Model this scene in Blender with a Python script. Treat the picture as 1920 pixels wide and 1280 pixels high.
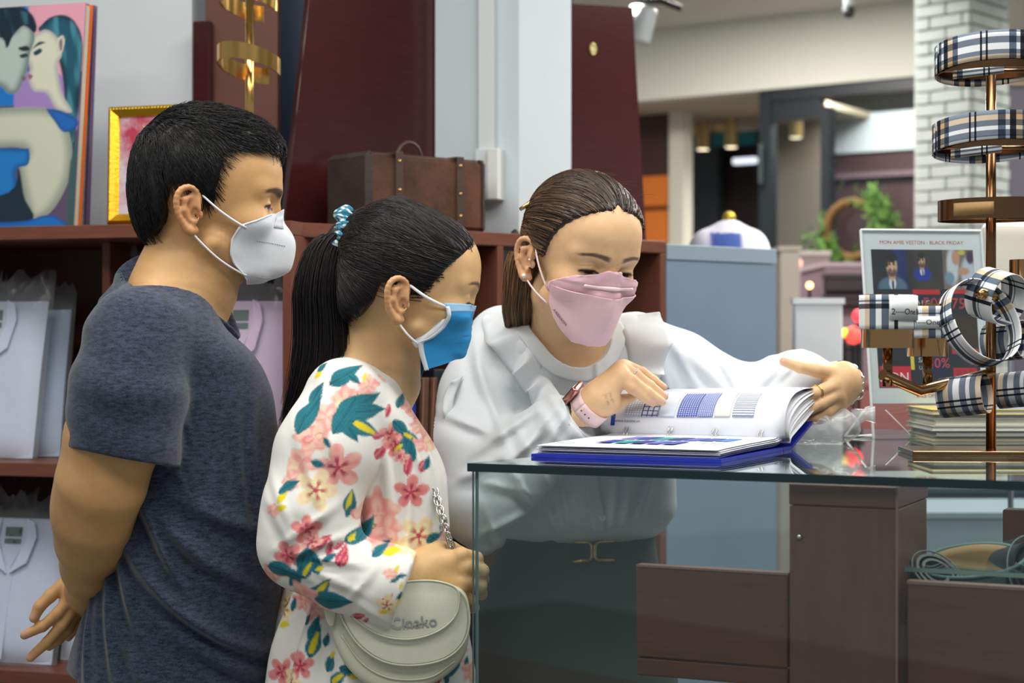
import bpy, bmesh, math, random
import numpy as np
from mathutils import Vector, Matrix

random.seed(7)
rng = np.random.default_rng(11)
scene = bpy.context.scene
for o in list(bpy.data.objects):
    bpy.data.objects.remove(o, do_unlink=True)
COL = scene.collection

# ------------------------------------------------------------------ camera
F = 3300.0            # focal length in pixels of the 1920 x 1280 frame
HY = 640.0            # pixel row of the horizon
CAM_H = 1.36
cam_d = bpy.data.cameras.new('camera')
cam = bpy.data.objects.new('camera', cam_d)
COL.objects.link(cam)
cam_d.sensor_width = 36.0
cam_d.lens = 36.0 * F / 1920.0
cam_d.clip_start = 0.05
cam.location = (0, 0, CAM_H)
cam.rotation_euler = (math.radians(90), 0, 0)
cam_d.dof.use_dof = True
cam_d.dof.focus_distance = 2.74
cam_d.dof.aperture_fstop = 4.2
scene.camera = cam

# ------------------------------------------------------------------ world, lamps, exposure
w = bpy.data.worlds.new('shop_ambient')
scene.world = w
w.use_nodes = True
w.node_tree.nodes['Background'].inputs[0].default_value = (0.84, 0.93, 1.0, 1)
w.node_tree.nodes['Background'].inputs[1].default_value = 0.33
scene.view_settings.view_transform = 'Standard'
scene.view_settings.look = 'None'
scene.view_settings.gamma = 1.0
scene.view_settings.use_curve_mapping = False
scene.view_settings.exposure = 0.0
try:
    cy = scene.cycles
    cy.max_bounces = 7; cy.diffuse_bounces = 3; cy.glossy_bounces = 4; cy.transmission_bounces = 6; cy.transparent_max_bounces = 14
    cy.caustics_reflective = False; cy.caustics_refractive = False
except AttributeError:
    pass

LAMPS = [  # ceiling panels of the shop and one added lamp: x, y, z, size x, size y, watts
    (-1.2, 1.0, 2.90, 1.4, 0.7, 27), (0.7, 0.8, 2.90, 1.4, 0.7, 27),
    (-1.0, 2.45, 2.90, 1.3, 0.5, 23), (0.5, 2.4, 2.90, 1.3, 0.5, 23),
    (2.0, 2.4, 2.90, 1.2, 0.6, 22), (1.9, 4.4, 2.90, 1.6, 0.7, 80), (0.75, 7.0, 2.90, 0.7, 0.9, 85), (3.2, 6.9, 2.90, 0.8, 0.8, 60), (1.75, 8.75, 2.80, 0.8, 0.4, 45),  # last: unseen lamp added above the fascia edge to brighten the interior opposite
]
for (lx, ly, lz, sx, sy, pw) in LAMPS:
    ld = bpy.data.lights.new('overhead_light', 'AREA')
    ld.shape = 'RECTANGLE'; ld.size = sx; ld.size_y = sy; ld.energy = pw
    ld.color = (1.0, 0.96, 0.90)
    lo = bpy.data.objects.new('overhead_light', ld)
    lo.location = (lx, ly, lz)
    COL.objects.link(lo)

# ------------------------------------------------------------------ helpers
def P(px, py, Y):
    """point seen at pixel (px, py) of the photograph at distance Y"""
    return np.array([(px - 960.0) / F * Y, Y, CAM_H - (py - HY) / F * Y])

def lin(c):
    return tuple(((v / 255.0) / 12.92 if v / 255.0 <= 0.04045 else ((v / 255.0 + 0.055) / 1.055) ** 2.4) for v in c)

MATS = {}
def mat(name, col, rough=0.5, metal=0.0, noise=None, bump=None, sub=0.0, attr=None, spec=0.5, coat=0.0,
        sheen=0.0, trans=0.0, alpha=1.0, emit=None, estr=0.0):
    """procedural principled material; noise=(scale, amount[, (sx,sy,sz)]), bump=(scale, strength[, (sx,sy,sz)])"""
    if name in MATS:
        return MATS[name]
    m = bpy.data.materials.new(name); MATS[name] = m
    m.use_nodes = True
    nt = m.node_tree; N = nt.nodes; L = nt.links
    b = N['Principled BSDF']
    c = lin(col)
    b.inputs['Base Color'].default_value = (*c, 1)
    m.diffuse_color = (*c, 1)
    b.inputs['Roughness'].default_value = rough
    b.inputs['Metallic'].default_value = metal
    b.inputs['Specular IOR Level'].default_value = spec
    b.inputs['Coat Weight'].default_value = coat
    b.inputs['Sheen Weight'].default_value = sheen
    b.inputs['Transmission Weight'].default_value = trans
    b.inputs['Alpha'].default_value = alpha
    if sub:
        b.inputs['Subsurface Weight'].default_value = sub
        b.inputs['Subsurface Radius'].default_value = (0.9, 0.35, 0.2)
        b.inputs['Subsurface Scale'].default_value = 0.008
    if emit is not None:
        b.inputs['Emission Color'].default_value = (*lin(emit), 1)
        b.inputs['Emission Strength'].default_value = estr
    src = None
    if attr:
        a = N.new('ShaderNodeVertexColor'); a.layer_name = attr
        src = a.outputs['Color']
        L.new(src, b.inputs['Base Color'])
    if noise or bump:
        tc = N.new('ShaderNodeTexCoord')
    if noise:
        mp = N.new('ShaderNodeMapping')
        L.new(tc.outputs['Object'], mp.inputs['Vector'])
        if len(noise) > 2:
            mp.inputs['Scale'].default_value = noise[2]
        nz = N.new('ShaderNodeTexNoise'); nz.inputs['Scale'].default_value = noise[0]
        nz.inputs['Detail'].default_value = 5.0; nz.inputs['Roughness'].default_value = 0.65
        L.new(mp.outputs['Vector'], nz.inputs['Vector'])
        mr = N.new('ShaderNodeMapRange')
        mr.inputs['From Min'].default_value = 0.3; mr.inputs['From Max'].default_value = 0.7
        mr.inputs['To Min'].default_value = 1 - noise[1]; mr.inputs['To Max'].default_value = 1 + noise[1]
        L.new(nz.outputs['Fac'], mr.inputs['Value'])
        vm = N.new('ShaderNodeVectorMath'); vm.operation = 'SCALE'
        if src is not None:
            L.new(src, vm.inputs[0])
        else:
            vm.inputs[0].default_value = c
        L.new(mr.outputs['Result'], vm.inputs['Scale'])
        L.new(vm.outputs['Vector'], b.inputs['Base Color'])
    if bump:
        mp2 = N.new('ShaderNodeMapping')
        L.new(tc.outputs['Object'], mp2.inputs['Vector'])
        if len(bump) > 2:
            mp2.inputs['Scale'].default_value = bump[2]
        nz2 = N.new('ShaderNodeTexNoise'); nz2.inputs['Scale'].default_value = bump[0]
        nz2.inputs['Detail'].default_value = 4.0
        L.new(mp2.outputs['Vector'], nz2.inputs['Vector'])
        bp = N.new('ShaderNodeBump'); bp.inputs['Strength'].default_value = bump[1]
        bp.inputs['Distance'].default_value = 0.002
        L.new(nz2.outputs['Fac'], bp.inputs['Height'])
        L.new(bp.outputs['Normal'], b.inputs['Normal'])
    return m

def link_obj(name, me, material=None, parent=None, smooth=False):
    o = bpy.data.objects.new(name, me)
    COL.objects.link(o)
    if material is not None and len(me.materials) == 0:
        for mm in (material if isinstance(material, (list, tuple)) else [material]):
            me.materials.append(mm)
    if parent is not None:
        o.parent = parent
        o.matrix_parent_inverse = parent_inv(parent)
    if smooth and len(me.polygons):
        me.polygons.foreach_set('use_smooth', np.ones(len(me.polygons), dtype=bool))
    return o

def parent_inv(p):
    """parts are modelled in world space: undo the root's placement (sub-parts hang under parts that already do)"""
    if p.parent is None:
        return Matrix.LocRotScale(p.location, p.rotation_euler, p.scale).inverted()
    return Matrix()

def mesh_from(name, verts, faces):
    me = bpy.data.meshes.new(name)
    me.from_pydata([tuple(map(float, v)) for v in verts], [], [tuple(int(i) for i in f) for f in faces])
    me.update()
    return me

def np_mesh(name, V, Q):
    """fast mesh from a vertex array and an (n, k) face array"""
    me = bpy.data.meshes.new(name)
    V = np.asarray(V, dtype=np.float32); Q = np.asarray(Q, dtype=np.int32)
    n, k = Q.shape
    me.vertices.add(len(V)); me.vertices.foreach_set('co', V.ravel())
    me.loops.add(n * k); me.loops.foreach_set('vertex_index', Q.ravel())
    me.polygons.add(n)
    me.polygons.foreach_set('loop_start', np.arange(0, n * k, k, dtype=np.int32))
    me.update(calc_edges=True)
    me.validate()
    return me

def set_cols(me, C, name='Col'):
    a = me.color_attributes.new(name, 'FLOAT_COLOR', 'POINT')
    C4 = np.ones((len(me.vertices), 4), dtype=np.float32)
    C4[:, :3] = C
    a.data.foreach_set('color', C4.ravel())

def tag(o, label=None, category=None, group=None, kind=None):
    if label: o['label'] = label
    if category: o['category'] = category
    if group: o['group'] = group
    if kind: o['kind'] = kind
    return o

def thing(name, label, category, group=None, loc=(0, 0, 0), rz=0.0):
    o = bpy.data.objects.new(name, None)
    o.empty_display_size = 0.05
    o.location = loc; o.rotation_euler = (0, 0, rz)
    COL.objects.link(o)
    return tag(o, label, category, group)

# --- explicit meshes (all in the parent's local space: parents sit at their base, parts are given local)
class MB:
    def __init__(s):
        s.v = []; s.f = []
    def box(s, c, d, R=None):
        c = np.array(c, float); h = np.array(d, float) / 2
        k = len(s.v)
        for sx in (-1, 1):
            for sy in (-1, 1):
                for sz in (-1, 1):
                    q = np.array([sx, sy, sz]) * h
                    if R is not None: q = np.array(R) @ q
                    s.v.append(c + q)
        for f in ((0, 1, 3, 2), (4, 6, 7, 5), (0, 4, 5, 1), (2, 3, 7, 6), (0, 2, 6, 4), (1, 5, 7, 3)):
            s.f.append([k + i for i in f])
        return s
    def prism(s, poly, ex):
        """closed polygon (list of 3-vectors, ccw seen against ex) extruded by vector ex"""
        k = len(s.v); n = len(poly)
        for p in poly: s.v.append(np.array(p, float))
        for p in poly: s.v.append(np.array(p, float) + np.array(ex, float))
        s.f.append(list(range(k, k + n))[::-1]); s.f.append([k + n + i for i in range(n)])
        for i in range(n):
            j = (i + 1) % n
            s.f.append([k + i, k + j, k + n + j, k + n + i])
        return s
    def tube(s, pts, r, n=10, cap=True, closed=False, up=None, squash=1.0):
        pts = [np.array(p, float) for p in pts]
        m = len(pts)
        rs = r if isinstance(r, (list, tuple, np.ndarray)) else [r] * m
        k = len(s.v)
        prev = None
        for i, p in enumerate(pts):
            if closed: t = pts[(i + 1) % m] - pts[i - 1]
            else: t = pts[min(i + 1, m - 1)] - pts[max(i - 1, 0)]
            t = t / (np.linalg.norm(t) + 1e-12)
            if prev is None:
                a = np.array(up if up is not None else ((0, 0, 1) if abs(t[2]) < 0.9 else (1, 0, 0)), float)
            else:
                a = prev
            u = a - t * (a @ t); u /= np.linalg.norm(u) + 1e-12
            prev = u
            v2 = np.cross(t, u)
            for j in range(n):
                th = 2 * math.pi * j / n
                s.v.append(p + rs[i] * (math.cos(th) * u + squash * math.sin(th) * v2))
        seg = m if closed else m - 1
        for i in range(seg):
            for j in range(n):
                a0 = k + i * n + j; a1 = k + i * n + (j + 1) % n
                i2 = (i + 1) % m
                b0 = k + i2 * n + j; b1 = k + i2 * n + (j + 1) % n
                s.f.append([a0, a1, b1, b0])
        if cap and not closed:
            s.f.append([k + j for j in range(n)][::-1])
            s.f.append([k + (m - 1) * n + j for j in range(n)])
        return s
    def cyl(s, a, b, r, n=24, r2=None):
        return s.tube([a, b], [r, r if r2 is None else r2], n)
    def lathe(s, c, prof, n=32, axis=None, cap=True):
        """profile of (radius, height) about axis through c"""
        c = np.array(c, float)
        z = np.array(axis if axis is not None else (0, 0, 1), float); z /= np.linalg.norm(z)
        a = np.array((1, 0, 0) if abs(z[0]) < 0.9 else (0, 1, 0), float)
        x = a - z * (a @ z); x /= np.linalg.norm(x); y = np.cross(z, x)
        k = len(s.v)
        for (r, h) in prof:
            for j in range(n):
                th = 2 * math.pi * j / n
                s.v.append(c + z * h + r * (math.cos(th) * x + math.sin(th) * y))
        for i in range(len(prof) - 1):
            for j in range(n):
                s.f.append([k + i * n + j, k + i * n + (j + 1) % n, k + (i + 1) * n + (j + 1) % n, k + (i + 1) * n + j])
        if cap:
            s.f.append([k + j for j in range(n)][::-1])
            s.f.append([k + (len(prof) - 1) * n + j for j in range(n)])
        return s
    def grid(s, G):
        """G[i][j] -> points"""
        G = np.asarray(G, float); a, b = G.shape[:2]; k = len(s.v)
        for i in range(a):
            for j in range(b): s.v.append(G[i, j])
        for i in range(a - 1):
            for j in range(b - 1):
                s.f.append([k + i * b + j, k + i * b + j + 1, k + (i + 1) * b + j + 1, k + (i + 1) * b + j])
        return s
    def sheet(s, G, th):
        """grid with thickness th (along its own normals)"""
        G = np.asarray(G, float)
        du = np.gradient(G, axis=0); dv = np.gradient(G, axis=1)
        Nn = np.cross(du, dv); Nn /= np.linalg.norm(Nn, axis=2, keepdims=True) + 1e-12
        a, b = G.shape[:2]
        k = len(s.v)
        for S in (G + Nn * th / 2, G - Nn * th / 2):
            for i in range(a):
                for j in range(b): s.v.append(S[i, j])
        o = a * b
        for i in range(a - 1):
            for j in range(b - 1):
                q = [k + i * b + j, k + i * b + j + 1, k + (i + 1) * b + j + 1, k + (i + 1) * b + j]
                s.f.append(q[::-1] if False else q); s.f.append([x + o for x in q][::-1])
        rim = [(i, 0) for i in range(a)] + [(a - 1, j) for j in range(1, b)] + [(i, b - 1) for i in range(a - 2, -1, -1)] + [(0, j) for j in range(b - 2, 0, -1)]
        for q in range(len(rim)):
            i0, j0 = rim[q]; i1, j1 = rim[(q + 1) % len(rim)]
            s.f.append([k + i0 * b + j0, k + i1 * b + j1, k + o + i1 * b + j1, k + o + i0 * b + j0])
        return s
    def build(s, name, material=None, parent=None, smooth=False, bevel=0.0, bseg=2, flip=False, angle=None):
        bm = bmesh.new()
        vs = [bm.verts.new(tuple(map(float, v))) for v in s.v]
        for f in s.f:
            try: bm.faces.new([vs[i] for i in f])
            except ValueError: pass
        bmesh.ops.recalc_face_normals(bm, faces=bm.faces[:])
        if bevel:
            ed = [e for e in bm.edges if len(e.link_faces) == 2 and e.calc_face_angle(0) > 0.5]
            bmesh.ops.bevel(bm, geom=ed, offset=bevel, segments=bseg, affect='EDGES', profile=0.5)
        me = bpy.data.meshes.new(name)
        bm.to_mesh(me); bm.free()
        o = bpy.data.objects.new(name, me); COL.objects.link(o)
        for mm in (material if isinstance(material, (list, tuple)) else [material]):
            if mm is not None: me.materials.append(mm)
        if parent is not None:
            o.parent = parent; o.matrix_parent_inverse = parent_inv(parent)
        if smooth:
            me.polygons.foreach_set('use_smooth', np.ones(len(me.polygons), dtype=bool))
            if angle:
                me.set_sharp_from_angle(angle=math.radians(angle))
        return o

def text_mesh(name, s, size, M, material, parent=None, extrude=0.0003, align='CENTER', res=2):
    """flat lettering built as a mesh; M is a 4x4 matrix placing the text plane (x right, y up)"""
    cu = bpy.data.curves.new(name, 'FONT')
    cu.body = s; cu.size = size; cu.extrude = extrude; cu.align_x = align; cu.align_y = 'CENTER'
    cu.resolution_u = res
    t = bpy.data.objects.new(name, cu)
    COL.objects.link(t)
    dg = bpy.context.evaluated_depsgraph_get()
    me = bpy.data.meshes.new_from_object(t.evaluated_get(dg))
    bpy.data.objects.remove(t, do_unlink=True)
    me.name = name
    me.transform(M)
    me.materials.clear(); me.materials.append(material)
    o = bpy.data.objects.new(name, me); COL.objects.link(o)
    if parent is not None:
        o.parent = parent; o.matrix_parent_inverse = parent_inv(parent)
    return o

def frame_m(o, x, y):
    """4x4 with origin o, x axis x, y axis y"""
    x = np.array(x, float); x /= np.linalg.norm(x)
    y = np.array(y, float); y = y - x * (x @ y); y /= np.linalg.norm(y)
    z = np.cross(x, y)
    return Matrix(((x[0], y[0], z[0], o[0]), (x[1], y[1], z[1], o[1]), (x[2], y[2], z[2], o[2]), (0, 0, 0, 1)))

CAMC = np.array([0.0, 0.0, CAM_H])
def grow(root, k):
    """bring a finished figure to its real size and distance (uniform scale of the whole figure)"""
    M = Matrix.Translation(Vector(CAMC)) @ Matrix.Scale(k, 4) @ Matrix.Translation(Vector(-CAMC))
    done = set()
    def rec(o):
        for c in o.children:
            if c.type == 'MESH' and c.data.name not in done:
                c.data.transform(M); c.data.update(); done.add(c.data.name)
            rec(c)
    root.location = (M @ Vector((root.location.x, root.location.y, CAM_H))).xy.to_3d()
    rec(root)
    for c in root.children:
        c.matrix_parent_inverse = parent_inv(root)
    return root
# ------------------------------------------------------------------ implicit surface modelling (people, soft things)
def smin(a, b, k):
    h = np.clip(0.5 + 0.5 * (b - a) / k, 0, 1)
    return b + (a - b) * h - k * h * (1 - h)
def smax(a, b, k):
    return -smin(-a, -b, k)
def nrm(a):
    return np.sqrt((a * a).sum(1))
def cap_d(p, a, b, ra, rb):
    a = np.asarray(a, np.float32); b = np.asarray(b, np.float32)
    ba = b - a
    t = np.clip(((p - a) @ ba) / (ba @ ba + 1e-12), 0, 1)
    return nrm(p - a - t[:, None] * ba) - (ra + (rb - ra) * t)
def ell_d(p, c, r, R=None):
    q = p - np.asarray(c, np.float32)
    if R is not None: q = q @ np.asarray(R, np.float32)
    r = np.asarray(r, np.float32)
    k0 = nrm(q / r); k1 = nrm(q / (r * r)) + 1e-9
    return k0 * (k0 - 1) / k1
def chain_d(p, pts, rad, k=0.01):
    d = None
    for i in range(len(pts) - 1):
        e = cap_d(p, pts[i], pts[i + 1], rad[i], rad[i + 1])
        d = e if d is None else smin(d, e, k)
    return d
def box_d(p, c, h, r, R=None):
    q = p - np.asarray(c, np.float32)
    if R is not None: q = q @ np.asarray(R, np.float32)
    q = np.abs(q) - (np.asarray(h, np.float32) - r)
    return nrm(np.maximum(q, 0)) + np.minimum(q.max(1), 0) - r
def dense(xs, ys, n=120):
    """smooth interpolation table (catmull-rom) of knots xs (increasing) -> ys"""
    xs = np.asarray(xs, float); ys = np.asarray(ys, float)
    m = np.gradient(ys, xs)
    X = np.linspace(xs[0], xs[-1], n)
    i = np.clip(np.searchsorted(xs, X) - 1, 0, len(xs) - 2)
    h = xs[i + 1] - xs[i]; t = (X - xs[i]) / h
    Y = (2*t**3 - 3*t**2 + 1) * ys[i] + (t**3 - 2*t**2 + t) * h * m[i] + (-2*t**3 + 3*t**2) * ys[i + 1] + (t**3 - t**2) * h * m[i + 1]
    return X, Y
class LoftZ:
    """stack of turned ellipses along z: rows (z, cx, cy, rx, ry, yaw degrees)"""
    def __init__(s, rows, ex=2.2):
        rows = sorted(rows); A = np.array(rows, float)
        s.z0, s.z1 = A[0, 0], A[-1, 0]
        s.T = [dense(A[:, 0], A[:, j]) for j in range(1, 6)]
        s.ex = ex
    def at(s, z):
        return [np.interp(z, X, Y) for X, Y in s.T]
    def local(s, p):
        cx, cy, rx, ry, yw = s.at(p[:, 2])
        a = np.radians(yw); ca, sa = np.cos(a), np.sin(a)
        dx, dy = p[:, 0] - cx, p[:, 1] - cy
        return dx * ca + dy * sa, -dx * sa + dy * ca, rx, ry
    def d(s, p, k=0.03):
        x, y, rx, ry = s.local(p)
        e = (np.abs(x / rx) ** s.ex + np.abs(y / ry) ** s.ex + 1e-9) ** (1 / s.ex)
        d = (e - 1) * np.minimum(rx, ry)
        return smax(d, np.maximum(p[:, 2] - s.z1, s.z0 - p[:, 2]), k)
def poly_d(x, z, V):
    """signed distance to a polygon (inside negative)"""
    V = np.asarray(V, np.float32)
    d = np.full(len(x), 1e9, np.float32); sg = np.ones(len(x), np.float32)
    n = len(V)
    for i in range(n):
        j = (i - 1) % n
        ex, ez = V[j] - V[i]
        wx, wz = x - V[i, 0], z - V[i, 1]
        t = np.clip((wx * ex + wz * ez) / (ex * ex + ez * ez + 1e-12), 0, 1)
        bx, bz = wx - ex * t, wz - ez * t
        d = np.minimum(d, bx * bx + bz * bz)
        c1 = z >= V[i, 1]; c2 = z < V[j, 1]; c3 = ex * wz > ez * wx
        fl = (c1 & c2 & c3) | (~c1 & ~c2 & ~c3)
        sg = np.where(fl, -sg, sg)
    return sg * np.sqrt(d)
def vnoise(p, sc, seed=0):
    """cheap smooth value noise from sines, about -1..1"""
    a = np.random.default_rng(seed)
    s = 0
    for k in range(5):
        v = a.normal(size=3); v = v / np.linalg.norm(v) * sc * (0.7 + 0.35 * k)
        s = s + np.sin(p @ v.astype(np.float32) + a.uniform(0, 6.28)) / (1 + 0.35 * k)
    return s / 2.6

def surf_nets(f, lo, hi, h, newton=1):
    """mesh of f = 0 inside the box"""
    lo = np.asarray(lo, float); hi = np.asarray(hi, float)
    B = 4
    nb = np.ceil((hi - lo) / (h * B)).astype(int) + 1
    n = nb * B
    # coarse pass on block centres
    ci = np.stack(np.meshgrid(*[np.arange(k) for k in nb], indexing='ij'), -1).reshape(-1, 3)
    cc = (lo + (ci + 0.5) * h * B).astype(np.float32)
    cv = f(cc)
    act = np.abs(cv) < h * B * 1.5
    V = np.repeat(np.repeat(np.repeat(cv.reshape(nb), B, 0), B, 1), B, 2).astype(np.float32)
    bi = ci[act]
    off = np.stack(np.meshgrid(*[np.arange(B)] * 3, indexing='ij'), -1).reshape(-1, 3)
    fi = (bi[:, None, :] * B + off[None]).reshape(-1, 3)
    vals = np.empty(len(fi), np.float32)
    for s0 in range(0, len(fi), 400000):
        q = fi[s0:s0 + 400000]
        vals[s0:s0 + 400000] = f((lo + q * h).astype(np.float32))
    V[fi[:, 0], fi[:, 1], fi[:, 2]] = vals
    S = V < 0
    # active cells
    c = S[:-1, :-1, :-1].astype(np.int8)
    tot = np.zeros_like(c)
    for dx in (0, 1):
        for dy in (0, 1):
            for dz in (0, 1):
                tot += S[dx:n[0] - 1 + dx, dy:n[1] - 1 + dy, dz:n[2] - 1 + dz]
    A = (tot > 0) & (tot < 8)
    idx = np.full(A.shape, -1, np.int64)
    ac = np.argwhere(A)
    idx[A] = np.arange(len(ac))
    acc = np.zeros((len(ac), 3)); cnt = np.zeros(len(ac))
    cor = [(a, b, d) for a in (0, 1) for b in (0, 1) for d in (0, 1)]
    for i in range(8):
        for j in range(i + 1, 8):
            di = np.abs(np.array(cor[i]) - np.array(cor[j]))
            if di.sum() != 1: continue
            va = V[ac[:, 0] + cor[i][0], ac[:, 1] + cor[i][1], ac[:, 2] + cor[i][2]]
            vb = V[ac[:, 0] + cor[j][0], ac[:, 1] + cor[j][1], ac[:, 2] + cor[j][2]]
            m = (va < 0) != (vb < 0)
            t = va / (va - vb + 1e-20)
            pt = np.array(cor[i]) + t[:, None] * (np.array(cor[j]) - np.array(cor[i]))
            acc[m] += pt[m]; cnt[m] += 1
    X = lo + (ac + acc / cnt[:, None]) * h
    Q = []
    for ax in range(3):
        sl0 = [slice(None)] * 3; sl1 = [slice(None)] * 3
        sl0[ax] = slice(0, -1); sl1[ax] = slice(1, None)
        ch = S[tuple(sl0)] != S[tuple(sl1)]
        e = np.argwhere(ch)
        b, d = [(1, 2), (2, 0), (0, 1)][ax]
        ok = (e[:, b] > 0) & (e[:, d] > 0) & (e[:, b] < n[b] - 1) & (e[:, d] < n[d] - 1) & (e[:, ax] < n[ax] - 1)
        e = e[ok]
        def cell(ob, od):
            q = e.copy(); q[:, b] += ob; q[:, d] += od
            return idx[q[:, 0], q[:, 1], q[:, 2]]
        q4 = np.stack([cell(-1, -1), cell(0, -1), cell(0, 0), cell(-1, 0)], 1)
        flip = ~S[e[:, 0], e[:, 1], e[:, 2]]
        q4[flip] = q4[flip][:, ::-1]
        Q.append(q4[(q4 >= 0).all(1)])
    Q = np.concatenate(Q)
    X = X.astype(np.float32)
    for _ in range(newton):
        e = h * 0.3
        g = np.stack([f(X + np.eye(3, dtype=np.float32)[k] * e) - f(X - np.eye(3, dtype=np.float32)[k] * e) for k in range(3)], 1) / (2 * e)
        v = f(X)
        st = -v[:, None] * g / ((g * g).sum(1, keepdims=True) + 1e-4)
        ln = np.linalg.norm(st, axis=1, keepdims=True)
        X = X + st * np.minimum(1, h * 0.6 / (ln + 1e-9))
    return X, Q

def join_vq(parts):
    Vs, Qs, o = [], [], 0
    for V, Q in parts:
        Vs.append(V); Qs.append(Q + o); o += len(V)
    return np.concatenate(Vs), np.concatenate(Qs)

def drop_far(V, Q, keep):
    """keep faces whose four vertices satisfy mask keep"""
    Q = Q[keep[Q].all(1)]
    u, inv = np.unique(Q.ravel(), return_inverse=True)
    return V[u], inv.reshape(Q.shape)

def rot(yaw=0, pitch=0, roll=0):
    """columns forward, left, up; yaw in degrees ccw from +X, pitch nose down, roll to its right"""
    y, p_, r = map(math.radians, (yaw, pitch, roll))
    Rz = np.array([[math.cos(y), -math.sin(y), 0], [math.sin(y), math.cos(y), 0], [0, 0, 1]])
    Ry = np.array([[math.cos(p_), 0, math.sin(p_)], [0, 1, 0], [-math.sin(p_), 0, math.cos(p_)]])
    Rx = np.array([[1, 0, 0], [0, math.cos(r), -math.sin(r)], [0, math.sin(r), math.cos(r)]])
    return (Rz @ Ry @ Rx).astype(np.float32)

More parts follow.
